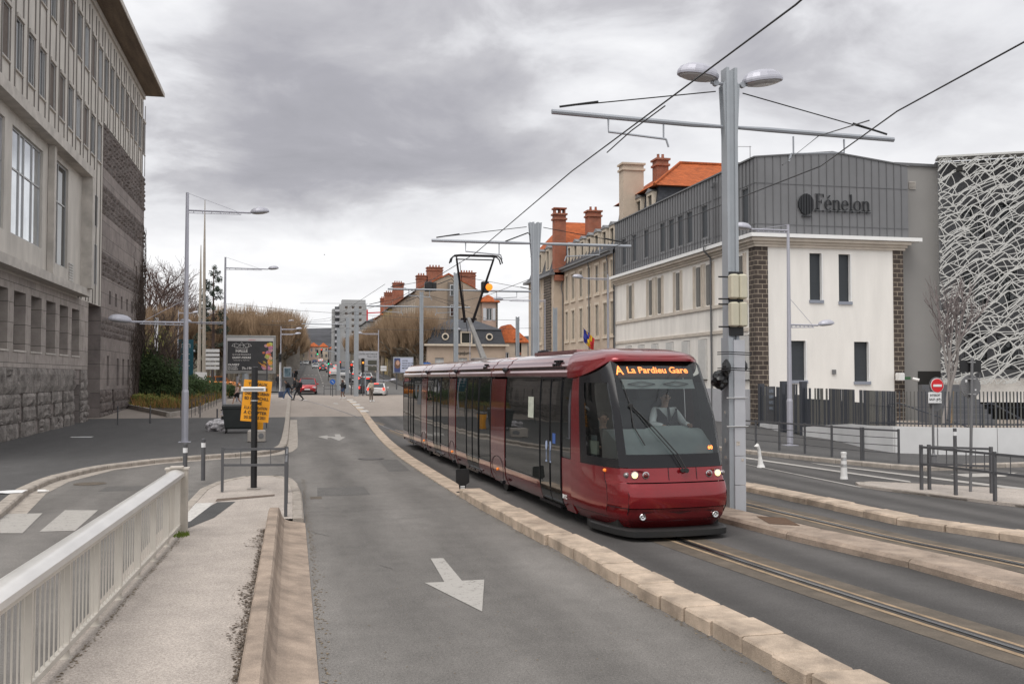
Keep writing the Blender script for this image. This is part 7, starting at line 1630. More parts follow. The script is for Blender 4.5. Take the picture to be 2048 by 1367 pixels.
while y<560: tl.append((XL(y)-3.0+rr.uniform(-.4,.4),y,'left')); tl.append((XL(y)-9.5+rr.uniform(-1,1),y+4,'left')) if y<240 else None;  y+=6.0+y*.004
for x in (-8.5,-11,-13.5,-16,-9.5,-14.5,-18): tl.append((x+rr.uniform(-.5,.5),122+rr.uniform(-4,10),'park'))
tl.append((29.5,108,'corner')); tl.append((32,112,'corner'))
cnt={}
for i,(x,y,sd_) in enumerate(tl):
    k=cnt.get(sd_,0); cnt[sd_]=k+1
    o=protos[i] if i<3 else dup(protos[i%3],(0,0,0))
    o.location=(x,y,zt(y)+(.05 if sd_!='park' else max(0,min(1,(-x-18)/40))*max(0,min(1,(y-112)/40))*11)); o.rotation_euler=(0,0,rr.uniform(0,6.28)); s_=rr.uniform(.93,1.12)*(.62 if sd_=='corner' else 1); o.scale=(s_,s_,s_*rr.uniform(.94,1.06))
    nth={'right':'right hand','left':'left hand','park':'park edge','corner':'low'}[sd_]
    o['label']=(('nearest ','second nearest ','third nearest ','fourth nearest ')[k] if k<4 else '')+{'right':'bare pollarded plane tree along the right side of the avenue','left':'bare pollarded plane tree along the left side of the avenue','park':'bare pollarded plane tree behind the planted bed on the left','corner':'low bare tree left of the stone corner pavilion'}[sd_]
    o['category']='tree'; o['group']={'right':'plane trees right of the avenue','left':'plane trees left of the avenue','park':'plane trees by the park','corner':'low trees by the corner building'}[sd_]
WD=mat('dark_bare_wood',(.075,.050,.042),.95,var=.3,vs=1); WD2=mat('reddish_twigs',(.105,.066,.055),.95,var=.3,vs=.6)
def baretree(seed,h=10,lv=5,spread=.55,tw_=.020,name='bare_tree',mt=(None,None),upward=.25,nb=3):
    rr=random.Random(seed); t=thing(name,(0,0,0),'bare tree','tree'); A_=MB(); B_=MB()
    def grow(p,d,L_,r,l):
        n=3; pts=[p]; 
        for i in range(n): d=(d+Vector((rr.gauss(0,.12),rr.gauss(0,.12),upward*.2))).normalized(); pts.append(pts[-1]+d*L_/n)
        if l>=3: A_.tube(pts,[r,r*.9,r*.78,r*.66],5,cap=False)
        else:
            for a,b in zip(pts,pts[1:]): sliver(B_,a,b,max(r,tw_*.6),.8)
        if l==0: return
        for k in range(nb if l>1 else nb+1):
            dd=(d+Vector((rr.gauss(0,spread),rr.gauss(0,spread),rr.gauss(upward*.5,spread*.6)))).normalized(); grow(pts[-1] if k<2 else pts[rr.choice((1,2))],dd,L_*rr.uniform(.62,.82),r*.62,l-1)
    grow(Vector((0,0,0)),Vector((rr.gauss(0,.05),rr.gauss(0,.05),1)),h*.30,h*.018,lv)
    A_.build('trunk',mt[0] or WD,t); B_.build('crown',mt[1] or WD2,t); return t
bt=[baretree(5,11,6),baretree(6,10,6,.6),baretree(8,9,6,.5)]
spots=[(300,150,1.7),(325,158,1.75),(350,150,1.45),(375,165,1.1),(398,150,.95),(288,140,1.0),(312,135,.95),(338,140,.95),(365,138,.85),(455,170,.95),(475,178,.8),(420,160,.85),(387,142,.8),(308,125,1.1),(330,128,1.15),(352,126,1.0),(372,130,.95),(292,128,1.2),(344,170,1.5),(318,172,1.8),(440,150,.8)]
rr=random.Random(15)
for i,(px_,Y,s_) in enumerate(spots):
    p=PY(px_,700,Y); gz=zt(Y)+max(0,min(1,(-p.x-18)/40))*max(0,min(1,(Y-112)/40))*11; o=bt[i] if i<3 else dup(bt[i%3],(0,0,0)); o.location=(p.x,Y,gz); o.scale=(s_,)*3; o.rotation_euler=(0,0,rr.uniform(0,6.3))
    o['label']='dark leafless tree on the park slope behind the stone building' if i!=0 else 'large dark leafless tree nearest the stone building on the park slope'; o['group']='bare trees on the park slope'; o['category']='tree'
# sparse tall conifer
def leafcloud(mb,c,r,n,s0,s1,rr,sq=(1,1,1)):
    for i in range(n):
        d=Vector((rr.gauss(0,1),rr.gauss(0,1),rr.gauss(0,1))).normalized()*(rr.random()**.45); p=Vector((c[0]+d.x*r*sq[0],c[1]+d.y*r*sq[1],c[2]+d.z*r*sq[2])); s_=rr.uniform(s0,s1)
        u=Vector((rr.gauss(0,1),rr.gauss(0,1),rr.gauss(0,1))).normalized(); v=u.orthogonal().normalized()*s_*.45; u=u*s_; mb.add([p-u,p+v,p+u,p-v],[(0,1,2,3)])
p=PY(427,535,100); cf=thing('conifer',(p.x,100,zt(100)),'tall thin sparse dark green conifer beside the pale concrete poles','tree'); H_=p.z-zt(100)
mb=MB(); mb.tube([(0,0,0),(.05,0,H_*.5),(0,0,H_)],[.2,.13,.03],6); rr=random.Random(2); lf_=MB()
for i in range(62):
    z=H_*(.34+.65*rr.random()); L_=(1-z/H_)*2.3+.35; a=rr.uniform(0,6.3); e_=Vector((cos(a)*L_,sin(a)*L_,z+rr.uniform(.0,.35))); mb.tube([(0,0,z),e_],[.035,.015],4,cap=False); leafcloud(lf_,e_,.30,55,.05,.13,rr); leafcloud(lf_,e_*.6+Vector((0,0,z*.4)),.22,25,.05,.12,rr)
mb.build('trunk',WD,cf); lf_.build('foliage',mat('conifer_green',(.022,.036,.02),.8,var=.4,vs=2),cf)
# planted bed at the left
pb0=[GT(175,836),GT(352,838),GT(378,835),GT(455,800),GT(440,790),GT(288,790)]
pl=[(-10.7,70.2),(-7.7,66.0),(-6.9,66.6),(-6.5,84),(-13,86),(-14,77.5),(-10.75,77.4)]
a,b,c,d=GT(205,835),GT(350,838),GT(385,830),GT(470,795)
bed=[(BX+.1,70.5),(b.x-.3,b.y),(c.x,c.y),(d.x,92),(-16,94),(-16,78),(BX+.1,77.6)]
kb=MB(); 
for p,q in zip(bed,bed[1:4]): p=Vector((*p,0)); q=Vector((*q,0)); d_=(q-p); n_=Vector((-d_.y,d_.x,0)).normalized()*.2; kb.add([p+Z3*(zt(p.y)+.05),q+Z3*(zt(q.y)+.05),q+n_+Z3*(zt(q.y)+.05),p+n_+Z3*(zt(p.y)+.05),p+Z3*(zt(p.y)+.38),q+Z3*(zt(q.y)+.38),q+n_+Z3*(zt(q.y)+.38),p+n_+Z3*(zt(p.y)+.38)],[(0,1,5,4),(2,3,7,6),(4,5,6,7),(0,4,7,3),(1,2,6,5)])
kb.build('bed_kerb',M['conc'],kind='structure')
mb=MB(); mb.poly([(x,y,zt(y)+.3) for x,y in bed]); mb.build('planting_soil',mat('soil',(.06,.045,.03),.95,var=.4),kind='structure')
rr=random.Random(51)
def inbed(x,y):
    c=False; n=len(bed)
    for i in range(n):
        (x1,y1),(x2,y2)=bed[i],bed[(i+1)%n]
        if (y1>y)!=(y2>y) and x<(x2-x1)*(y-y1)/(y2-y1)+x1: c=not c
    return c
gmats=[mat('grass_orange',(.42,.22,.08),.9,var=.3,vs=3),mat('grass_yellow_green',(.24,.23,.05),.9,var=.3,vs=3),mat('grass_dark_green',(.045,.075,.02),.9,var=.3,vs=3)]
gs=[MB(),MB(),MB()]
for i in range(9000):
    x=rr.uniform(-14,-4); y=rr.uniform(67,92)
    if not inbed(x,y): continue
    dd=rr.random(); near=(y-68)/22; k=0 if rr.random()<.5 else (1 if rr.random()<.7 else 2); L_=rr.uniform(.15,.5)+.5*rr.random()**4; z=zt(y)+.3
    a=Vector((x,y,z)); b=a+Vector((rr.gauss(0,.15),rr.gauss(0,.15),L_)); sliver(gs[k],a,b,.022,.2)
for i in range(3): gs[i].build('ornamental_grass',gmats[i],kind='stuff')
SG=[mat('shrub_dark_green',(.045,.075,.022),.8,var=.4,vs=1.5),mat('shrub_yellow_green',(.20,.21,.05),.8,var=.35,vs=2),mat('shrub_mid_green',(.06,.10,.03),.8,var=.4,vs=1.5)]
for i,(px_,Y,zc,rx,rz,k,lb_) in enumerate(((290,76,2.6,1.7,2.3,0,'tallest dark green bush against the stone wing in the planted bed'),(322,75.5,2.2,1.9,1.8,0,'second dark green bush from the stone wing'),(354,75.5,1.9,1.7,1.5,0,'rounded dark green bush just left of the first lamp pole'),(388,78,1.7,1.6,1.3,2,'mid green bush right behind the first lamp pole'),(418,81,1.5,1.6,1.0,2,'low spreading green bush right of the first lamp pole'),(448,86,1.4,1.4,.8,0,'lowest dark green bush near the cycle hoops'),
 (286,72.2,.95,1.0,.6,1,'yellow green leafy shrub at the foot of the stone wing'),(312,71.5,.9,1.2,.55,1,'yellow green leafy ground shrub in the middle front of the bed'),(345,71,.85,1.1,.5,1,'yellow green leafy shrub near the bed corner'),(385,76,.9,1.0,.45,1,'small yellow green shrub near the cycle hoops'),(300,96,4.6,2.3,3.8,1,'tall yellow green willowy shrub behind the stone wing'))):
    p=PY(px_,760,Y); z0=zt(Y)+.25; t=thing('shrub',(p.x,Y,z0),lb_,'shrub'); rr=random.Random(100+i); f_=MB(); n=int(2400*rx*rz) if rz<3 else 4200; cz=zc-z0
    for q in range(8): leafcloud(f_,(rr.uniform(-.55,.55)*rx,rr.uniform(-.5,.5)*rx,cz+rr.uniform(-.5,.5)*rz),rx*rr.uniform(.35,.6),n//8,.05,.11,rr,(1,1,rz/rx*1.1))
    leafcloud(f_,(0,0,cz*.55),rx*.85,n//3,.05,.11,rr,(1,1,cz*.55/rx))
    f_.build('foliage',SG[k],t); s_=MB()
    for q in range(9): a=rr.uniform(0,6.3); s_.tube([(0,0,0),(cos(a)*rx*.5,sin(a)*rx*.5,cz*1.25)],[.03,.012],4)
    s_.build('stem',WD,t)
for i,(px_,Y,h_,lb_) in enumerate(((298,76,6.2,'leafless twiggy shrub rising from the bed beside the stone wing'),(330,77,6.6,'leafless multi stemmed shrub in the middle of the planted bed'),(352,76,4.8,'leafless arching shrub reaching right past the lamp pole'))):
    o=baretree(60+i,h_*1.4,5,.42,.014,'bare_shrub',(mat('pale_stem',(.16,.13,.10),.9),mat('grey_twigs',(.13,.095,.08),.9)),.5); p=PY(px_,830,Y); o.location=(p.x,Y,zt(Y)+.2); o['label']=lb_; o['category']='shrub'; o.scale=(1,1,.75)
# pale bare tree by the school wall at right
o=baretree(91,6.4,5,.45,.005,'bare_tree',(mat('pale_bark',(.30,.275,.26),.8),mat('pale_twigs',(.20,.17,.165),.8)),.6,3); p=GT(1872,892); o.location=(22.0,30.5,.4); o.scale=(.8,.8,1.0); o['label']='young pale leafless tree behind the no entry sign'; o['category']='tree'
mb=MB(); mb.tube([(.25,-.1,0),(.45,-.1,1.7)],.035,6); mb.build('stake',M['tan'],o)
# park hedge
t=thing('hedge',(-4,113,zt(113)),'low brown clipped hedge at the left of the avenue mouth','hedge'); f_=MB(); rr=random.Random(8)
for k in range(16): leafcloud(f_,(-k*.9,0,.6),.7,140,.05,.12,rr,(1,.7,.9))
f_.build('foliage',mat('brown_hedge',(.13,.07,.04),.9,var=.3),t)
# ---------------- vehicles ----------------
M['cglass']=glassmat('car_glass',(.03,.035,.04),.05,spec=.9); M['tyre']=mat('tyre_rubber',(.02,.02,.02),.8,var=.1); M['rimm']=mat('wheel_rim',(.4,.4,.42),.3,metal=.7,var=0)
M['hl']=mat('clear_headlight',(.6,.62,.65),.1,metal=.3,var=0,coat=1); M['tlr']=mat('red_tail_lens',(.4,.01,.01),.2,var=0,coat=1); M['brake']=led('brake_light',(1,.04,.02),2.2); M['plate']=mat('number_plate',(.7,.7,.7),.5,var=0)
paints={}
def paint(n,c,metal=.3): 
    if n not in paints: paints[n]=mat('car_paint_'+n,c,.22,metal=metal,var=.03,coat=.8)
    return paints[n]
def car(name,pm,kind='hatch',lights=None,W_=1.76,L_=4.1,H_=1.48):
    "car built facing -Y (front towards the viewer), origin on the ground at its centre"
    t=thing(name,(0,0,0),'car','car'); h=W_/2; hl=L_/2
    # body side profile stations along y: (y, z_bottom, z_shoulder, half width)
    bon={'hatch':.86,'mpv':.95,'van':1.0,'suv':1.02}[kind]
    st=[(-hl,.42,.60,.66),(-hl+.06,.28,.72,.80),(-hl+.35,.22,bon*.93,.95),(-hl+.9,.2,bon,1.0),(-.2,.2,bon+.03,1.0),(.9,.2,bon+.06,1.0),(hl-.5,.22,bon+.08,.99),(hl-.12,.26,bon+.06,.93),(hl,.36,bon-.02,.82)]
    mb=MB(); rings=[]
    for y,zb,zs,k in st:
        w=h*k; rings.append([(-w*.90,y,zb),(-w,y,zb+.12),(-w,y,(zb+zs)/2),(-w*.985,y,zs-.10),(-w*.90,y,zs),(0,y,zs+.035),(w*.90,y,zs),(w*.985,y,zs-.10),(w,y,(zb+zs)/2),(w,y,zb+.12),(w*.90,y,zb)])
    mb.loft(rings); 
    # roof
    r0,r1={'hatch':(-.35,hl-.75),'mpv':(-.45,hl-.45),'van':(-.7,hl-.3),'suv':(-.35,hl-.45)}[kind]
    w0,w1={'hatch':(-1.05,hl-.22),'mpv':(-1.25,hl-.12),'van':(-1.3,hl-.08),'suv':(-.95,hl-.12)}[kind]
    zs=bon+.04; rt=h*.74
    mb.loft([[(-rt,r0,H_-.05),(0,r0,H_-.01),(rt,r0,H_-.05),(rt,r0+.02,H_-.11),(-rt,r0+.02,H_-.11)],[(-rt,r1,H_-.04),(0,r1,H_),(rt,r1,H_-.04),(rt,r1,H_-.11),(-rt,r1,H_-.11)]])
    for sx in (-1,1):
        for (ya,yb,th) in ((w0,r0,.04),(.35,.35,.035),(w1,r1,.07)):
            mb.tube([(sx*h*.90,ya,zs-.02),(sx*rt,yb,H_-.08)],th,4)
    mb.build('body',pm,t,auto=35)
    g=MB(); b_=[(-h*.87,w0,zs),(h*.87,w0,zs),(h*.87,w1,zs),(-h*.87,w1,zs)]; u_=[(-rt*.97,r0,H_-.09),(rt*.97,r0,H_-.09),(rt*.97,r1,H_-.09),(-rt*.97,r1,H_-.09)]; g.loft([b_,u_]); g.build('windows',M['cglass'],t)
    for sx in (-1,1):
        for y in (-hl+.78,hl-.78):
            m_=MB(); m_.lathe([(.30,-.11),(.315,-.06),(.315,.06),(.30,.11)],(sx*(h-.10),y,.315),16,ax='x'); o=m_.build('wheel',M['tyre'],t); m_=MB(); m_.lathe([(.19,-.02),(.18,.02)],(sx*(h+.005),y,.315),10,ax='x'); r=m_.build('rim',M['rimm'],o)
        m_=MB(); m_.rbox(sx*h*.70,-hl+.13,.66,.17,.09,.085,.03); m_.build('headlight',M['hl'],t)
        m_=MB(); m_.rbox(sx*h*.80,hl-.06,.82,.10,.07,.13,.03); m_.build('tail_light',M['brake'] if lights=='brake' else M['tlr'],t)
        m_=MB(); m_.rbox(sx*(h+.08),-.85,bon+.06,.10,.05,.07,.02); m_.build('mirror',pm,t)
    if lights=='brake': m_=MB(); m_.box(-.2,.2,r1+.02,r1+.07,H_-.12,H_-.07); m_.build('brake_light',M['brake'],t)
    m_=MB(); m_.rbox(0,-hl-.005,.50,.26,.02,.06,.01); m_.rbox(0,hl+.005,.62,.26,.02,.06,.01); m_.build('number_plate',M['plate'],t)
    m_=MB(); m_.rbox(0,-hl+.02,.36,h*.62,.03,.07,.02); m_.rbox(0,-hl+.045,.68,h*.34,.03,.035,.01); m_.rbox(0,hl-.02,.36,h*.7,.03,.09,.02); m_.build('grille',M['trubber'],t)
    return t
pr_=paint('red',(.42,.018,.022)); pw=paint('white',(.62,.62,.62),0); pk=paint('dark',(.03,.032,.036)); pgy=paint('silver',(.32,.33,.35),.5); po=paint('orange',(.60,.20,.03)); pbl=paint('blue',(.03,.06,.16))
o=car('car',pr_,'mpv',None,1.76,4.1,1.60); Yc=98; p=PY(616,786,Yc); o.location=(p.x,Yc+2,zt(Yc)); o.rotation_euler=(0,0,radians(-2)); o['label']='red people carrier coming down the avenue towards the crossing, front view'
o=car('car',pw,'hatch','brake',1.80,4.2,1.42); Yc=94; p=PY(760,789,Yc); o.location=(p.x-.1,Yc+2,zt(Yc)-.2); o.rotation_euler=(0,0,radians(-8)); o['label']='white hatchback seen from behind with brake lights on, waiting right of the masts'
o=car('car',pk,'van','brake',1.85,4.5,1.82); Yc=99; p=PY(745,785,Yc); o.location=(p.x-.1,Yc+3,zt(Yc)-.2); o.rotation_euler=(0,0,radians(-9)); o['label']='dark van with brake light on just ahead of the white hatchback'
o=car('car',po,'suv',None,1.8,4.2,1.6); Yc=104; p=PY(440,770,Yc); o.location=(p.x,Yc,zt(Yc)+.1); o.rotation_euler=(0,0,radians(88)); o['label']='orange hatchback seen side on, parked beyond the left plaza'
tp={'w':car('car',pw,'hatch'),'wb':car('car',pw,'suv','brake',1.8,4.3,1.6),'d':car('car',pk,'hatch','brake'),'s':car('car',pgy,'hatch'),'b':car('car',pbl,'suv')}
used=set(); rr=random.Random(6)
lst=[(631,275,'w',0,'white car coming down the avenue in the left lane'),(646,238,'d',1,'dark car with red tail lights driving up the avenue'),(598,330,'s',0,'grey car far up the avenue in the left lane'),(612,335,'w',0,'small white car far up the avenue beside the dark motorcycle'),(629,375,'b',1,'dark blue car near the top of the avenue'),
 (668,180,'wb',1,'white car with tail lights on queueing left of the farthest mast'),(687,170,'w',1,'white car queueing between the grey masts'),(701,185,'wb',1,'white car queueing behind the nearest mast'),(716,150,'w',1,'white car partly hidden by the parking sign posts'),(705,135,'d',1,'dark red lit car between nearest mast and black traffic light'),(660,225,'s',1,'silver car queueing further up the avenue'),(672,235,'wb',1,'small white car in the upper part of the queue'),(655,290,'w',1,'tiny white car in the queue high up the avenue'),(648,330,'s',1,'tiny silver car in the queue high up the avenue'),(641,400,'wb',1,'farthest white car of the queue up the avenue'),(731,140,'w',1,'white car behind the black traffic light'),(662,260,'d',1,'tiny dark car in the middle of the queue'),(683,205,'b',1,'blue car in the queue behind the masts')]
for px_,Y,k,up_,lb_ in lst:
    p=PY(px_,760,Y); o=tp[k] if k not in used else dup(tp[k],(0,0,0)); used.add(k); o.location=(p.x,Y,zt(Y)+.01); sl_=math.atan2(zt(Y+5)-zt(Y-5),10); a_=radians(-1.5)
    o.rotation_euler=(sl_,0,a_) if True else 0
    if not up_: o.rotation_euler=(sl_,0,a_)
    else: o.rotation_euler=(sl_,0,a_)
    o['label']=lb_; o['group']='cars on the avenue'
# (rear view cars keep their tail towards the viewer: turn the front away)
for o in [x for x in bpy.data.objects if x.type=='EMPTY' and x.get('category')=='car']:
    lb=o['label']
    if any(s in lb for s in ('coming','left lane','beside the dark motorcycle')) or 'orange' in lb: continue
    e_=o.rotation_euler; o.rotation_euler=(-e_[0],e_[1],e_[2]+pi)
# ---------------- people ----------------
SK=mat('skin',(.42,.25,.18),.55,var=.08,vs=20); HR=mat('dark_hair',(.02,.014,.010),.7,var=.2,vs=30); SKD=mat('skin_dark',(.16,.085,.055),.55,var=.08,vs=20)
def skin(name,segs,mt,parent,sub=2):
    "one continuous surface: segs = list of (joint,parent joint,pos,radius)"
    me=bpy.data.meshes.new(name); idx={}; vs=[]; es=[]; rs=[]
    for j,pj,p,r in segs:
        idx[j]=len(vs); vs.append(p); rs.append(r)
        if pj is not None: es.append((idx[pj],idx[j]))
    me.from_pydata(vs,es,[]); o=bpy.data.objects.new(name,me); col.objects.link(o)
    m=o.modifiers.new('s','SKIN'); me.skin_vertices[0].data[0].use_root=True
    for i,r in enumerate(rs): me.skin_vertices[0].data[i].radius=(r,r) if not isinstance(r,tuple) else r
    m.use_smooth_shade=True; s=o.modifiers.new('u','SUBSURF'); s.levels=sub; s.render_levels=sub
    bpy.context.view_layer.update(); m2=bpy.data.meshes.new_from_object(o.evaluated_get(bpy.context.evaluated_depsgraph_get())); bpy.data.objects.remove(o)
    m2.materials.clear(); m2.materials.append(mt); o=bpy.data.objects.new(name,m2); col.objects.link(o); o.parent=parent; CH.setdefault(parent.name,[]).append(o); return o
def headparts(t,c,r,f,skinm,hairm,long_=False,bald=False):
    "face details: c centre of the head, f facing direction"
    f=Vector(f).normalized(); s_=Vector((-f.y,f.x,0)); c=Vector(c)
    mb=MB(); nn=10; 
    # hair cap
    for i in range(1): lumpc=MB()
    rings=[]
    for k in range(6):
        a=k/5*pi*.62; rad=r*1.10*sin(a+.001); zz=r*1.22*cos(a); rings.append([c+Vector((0,0,.02))+f*(-.018)+s_*(rad*cos(2*pi*q/nn))+f*(rad*1.1*sin(2*pi*q/nn)*(1 if sin(2*pi*q/nn)<0 else max(.25,1-.16*k)))+Z3*zz for q in range(nn)])
    if long_: rings.append([c+Vector((0,0,-.16))+f*(-.05)+s_*(r*.95*cos(2*pi*q/nn))+f*(r*.6*sin(2*pi*q/nn)) for q in range(nn)])
    mb.loft(rings); mb.build('hair',hairm,t,auto=60)
    mb=MB(); mb.tube([c+f*r*.9+Z3*.02,c+f*(r*1.12)-Z3*.015,c+f*r*.98-Z3*.025],[.008,.012,.010],5)
    for q in (-1,1): mb.tube([c+s_*q*r*.92-Z3*.02,c+s_*q*r*1.02+Z3*.015],[.012,.016],5)
    mb.build('nose_and_ears',skinm,t)
    mb=MB()
    for q in (-1,1): mb.lathe([(.009,-.004),(.009,.004)],tuple(c+f*r*.93+s_*q*.032+Z3*.012),6,ax='y')
    mb.tube([c+f*r*.97+s_*.022-Z3*.05,c+f*r*1.0-Z3*.052,c+f*r*.97-s_*.022-Z3*.05],.005,4); mb.build('eyes_and_mouth',HR,t)
def person(loc,rz,label,pose,top,bottom,shoes,skinm=SK,hairm=HR,H_=1.72,coat=0,long_=False,shorts=False,group=None):
    "pose: dict of joints in metres for a 1.75 m figure facing -Y"
    t=thing('person',loc,label,'person',group,rz); k=H_/1.75; V=lambda *a: Vector(a)*k; P=dict(
        hip=V(0,0,.95),waist=V(0,0,1.1),chest=V(0,-.0,1.32),neck=V(0,0,1.47),head=V(0,-.02,1.60),crown=V(0,-.015,1.70),
        shL=V(-.17,0,1.41),shR=V(.17,0,1.41),elL=V(-.22,.03,1.13),elR=V(.22,.03,1.13),haL=V(-.22,-.03,.88),haR=V(.22,-.03,.88),
        knL=V(-.10,-.02,.51),knR=V(.10,-.02,.51),anL=V(-.10,.0,.09),anR=V(.10,.0,.09),toL=V(-.11,-.17,.04),toR=V(.11,-.17,.04))
    for a,b in pose.items(): P[a]=Vector(b)*k
    hL=P['hip']+V(-.09,0,-.03); hR=P['hip']+V(.09,0,-.03)
    body=[('hip',None,P['hip'],.125*k),('waist','hip',P['waist'],.115*k),('chest','waist',P['chest'],.135*k),('neckb','chest',P['neck']-V(0,0,.02),.06*k),('neck','neckb',P['neck']+V(0,0,.03),.052*k),('head','neck',P['head'],.083*k),('crown','head',P['crown'],.066*k)]
    for s in 'LR':
        sh,el,ha=P['sh'+s],P['el'+s],P['ha'+s]; hp=hL if s=='L' else hR
        body+=[('sh'+s,'chest',sh,.062*k),('el'+s,'sh'+s,el,.043*k),('wr'+s,'el'+s,el.lerp(ha,.86),.027*k),('ha'+s,'wr'+s,ha,.034*k),
               ('hp'+s,'hip',hp,.09*k),('kn'+s,'hp'+s,P['kn'+s],.058*k),('an'+s,'kn'+s,P['an'+s],.037*k),('to'+s,'an'+s,P['to'+s],.032*k)]
    skin('body',body,skinm,t)
    for s in 'LR':   # fingers
        ha=P['ha'+s]; d=(ha-P['el'+s]).normalized(); sd_=d.cross(Vector((0,1,0))); sd_=sd_.normalized() if sd_.length>.2 else Vector((1,0,0)); mb=MB(); n_=d.cross(sd_)
        for q,(L_) in enumerate((.065,.078,.072,.055)): o_=ha+n_*(q-1.5)*.017*k+d*.01; mb.tube([o_,o_+d*L_*.55,o_+d*L_+sd_*.015],[.008,.0075,.006],5)
        mb.tube([ha-n_*.03-d*.03,ha-n_*.05+d*.01,ha-n_*.045+d*.04],[.010,.009,.007],5); mb.build('fingers',skinm,t)
    # clothes
    g=1.0
    tp=[('chest',None,P['chest'],(.175*k+coat)),('waist','chest',P['waist'],.15*k+coat),('hem','waist',P['hip']+V(0,0,-.02-coat*1.5),.155*k+coat),('col','chest',P['neck']-V(0,0,.03),.075*k+coat*.4)]
    for s in 'LR': tp+=[('sh'+s,'chest',P['sh'+s],.078*k+coat*.6),('el'+s,'sh'+s,P['el'+s],.058*k+coat*.6),('wr'+s,'el'+s,P['el'+s].lerp(P['ha'+s],.82),.043*k+coat*.5)]
    skin('jacket' if coat else 'shirt',tp,top,t)
    bt_=[('hip',None,P['hip'],.145*k)]
    for s,hp in (('L',hL),('R',hR)):
        if shorts: bt_+=[('hp'+s,'hip',hp,.108*k),('md'+s,'hp'+s,hp.lerp(P['kn'+s],.75),.085*k)]
        else: bt_+=[('hp'+s,'hip',hp,.105*k),('kn'+s,'hp'+s,P['kn'+s],.073*k),('an'+s,'kn'+s,P['an'+s]+V(0,0,.02),.058*k)]
    skin('trousers',bt_,bottom,t)
    for s in 'LR': mb=MB(); a,b=P['an'+s],P['to'+s]; d=(b-a); d.z=0; d=d.normalized() if d.length>0 else Vector((0,-1,0)); z0=min(a.z,b.z); mb.tube([a-d*.07*k-Z3*.03,a+Z3*.0,b+Z3*.015,b+d*.05*k],[.042*k,.052*k,.042*k,.03*k],8); mb.build('shoe',shoes,t)
    headparts(t,P['head']+V(0,0,.02),.088*k,(0,-1,0),skinm,hairm,long_)
    return t,P,k
def cloth(n,c,**k): return mat('cloth_'+n,c,.85,var=.15,vs=12,bump=.2,bs=80,**k)
CB=cloth('black',(.014,.014,.017)); CD=cloth('dark_trousers',(.03,.03,.035)); JN=cloth('jeans',(.05,.09,.18)); CC=cloth('cream_jacket',(.48,.42,.34)); CT=cloth('taupe_trousers',(.17,.14,.12)); WS=mat('white_shoe',(.7,.7,.7),.6,var=0); BS=mat('black_shoe',(.015,.015,.015),.5,var=0)
stride=dict(knL=(-.09,-.22,.56),anL=(-.09,-.33,.11),toL=(-.09,-.50,.10),knR=(.09,.10,.50),anR=(.09,.40,.16),toR=(.09,.30,.04),elL=(-.23,.14,1.16),haL=(-.20,.22,.92),elR=(.23,-.10,1.15),haR=(.20,-.30,.98))
# pair crossing from the left towards the right (facing away-left as in the photograph)
p=GT(596,801); t,P,k=person(p,radians(-75),'person in black coat and dark trousers striding left across the crossing beside the red car',dict(stride,chest=(0,-.04,1.32),head=(0,-.07,1.60)),CB,CD,BS,SK,HR,1.78,.03)
mb=MB(); mb.rbox(.0,.22,1.28,.15,.10,.24,.05); mb.build('backpack',CB,t)
p=GT(575,800); t,P,k=person(p,radians(-70),'person in black jacket and blue jeans pulling a suitcase at the kerb',dict(stride,neck=(0,-.12,1.44),head=(0,-.20,1.54),crown=(0,-.22,1.64),chest=(0,-.07,1.30),haR=(.15,.34,.85),elR=(.22,.18,1.10)),CB,JN,WS,SK,HR,1.70,.03)
s_=thing('suitcase',GT(562,797)+Vector((0,0,0)),'small dark blue wheeled suitcase pulled behind the person in jeans','suitcase',None,.4); mb=MB(); mb.rbox(0,0,.36,.20,.13,.27,.04); mb.build('case',mat('suitcase_blue',(.05,.07,.13),.6,var=.1),s_); mb=MB(); mb.tube([(.08,0,.6),(.16,0,1.0)],.012,4); mb.tube([(-.0,0,.6),(.08,0,1.0),(.16,0,1.0)],.012,4); mb.build('handle',M['alu'],s_)
for x in (-.15,.15): mb=MB(); mb.lathe([(.05,-.02),(.05,.02)],(x,-.08,.05),8,ax='x'); mb.build('wheel',M['tyre'],s_)
p=GT(589,790); person(p,radians(-70),'dark figure half hidden behind the pair crossing by the red car',dict(stride),CB,CD,BS,SK,HR,1.7,.03)
p=GT(685,797); t,P,k=person(p,radians(-80),'person in short black jacket and cropped jeans carrying a black bag near the masts',dict(knL=(-.08,-.10,.53),anL=(-.08,-.08,.10),knR=(.08,.03,.5),anR=(.08,.20,.13),toR=(.08,.08,.04),elL=(-.22,-.02,1.14),haL=(-.14,-.20,1.25),haR=(.2,-.1,.95)),CB,JN,WS,SKD,mat('auburn_hair',(.08,.02,.015),.7),1.66,.03,True,shorts=True)
mb=MB(); mb.rbox(.05,.2,1.05,.15,.09,.2,.06); mb.build('bag',CB,t)
p=GT(742,803); t,P,k=person(p,radians(35),'person in cream jacket and taupe trousers standing at the track edge looking right',dict(anL=(-.14,-.06,.09),toL=(-.2,-.2,.04),anR=(.16,.04,.09),toR=(.2,-.12,.04),elL=(-.21,-.05,1.14),haL=(-.1,-.24,1.12),haR=(.2,-.06,.9)),CC,CT,WS,SKD,HR,1.78,.02)
p=GT(474,812); t,P,k=person(p,radians(-60),'person in pale top and black skirt half hidden behind the poster stand',dict(stride),cloth('pale_pink',(.50,.36,.31)),CB,WS,SK,HR,1.66,0,True,shorts=True)
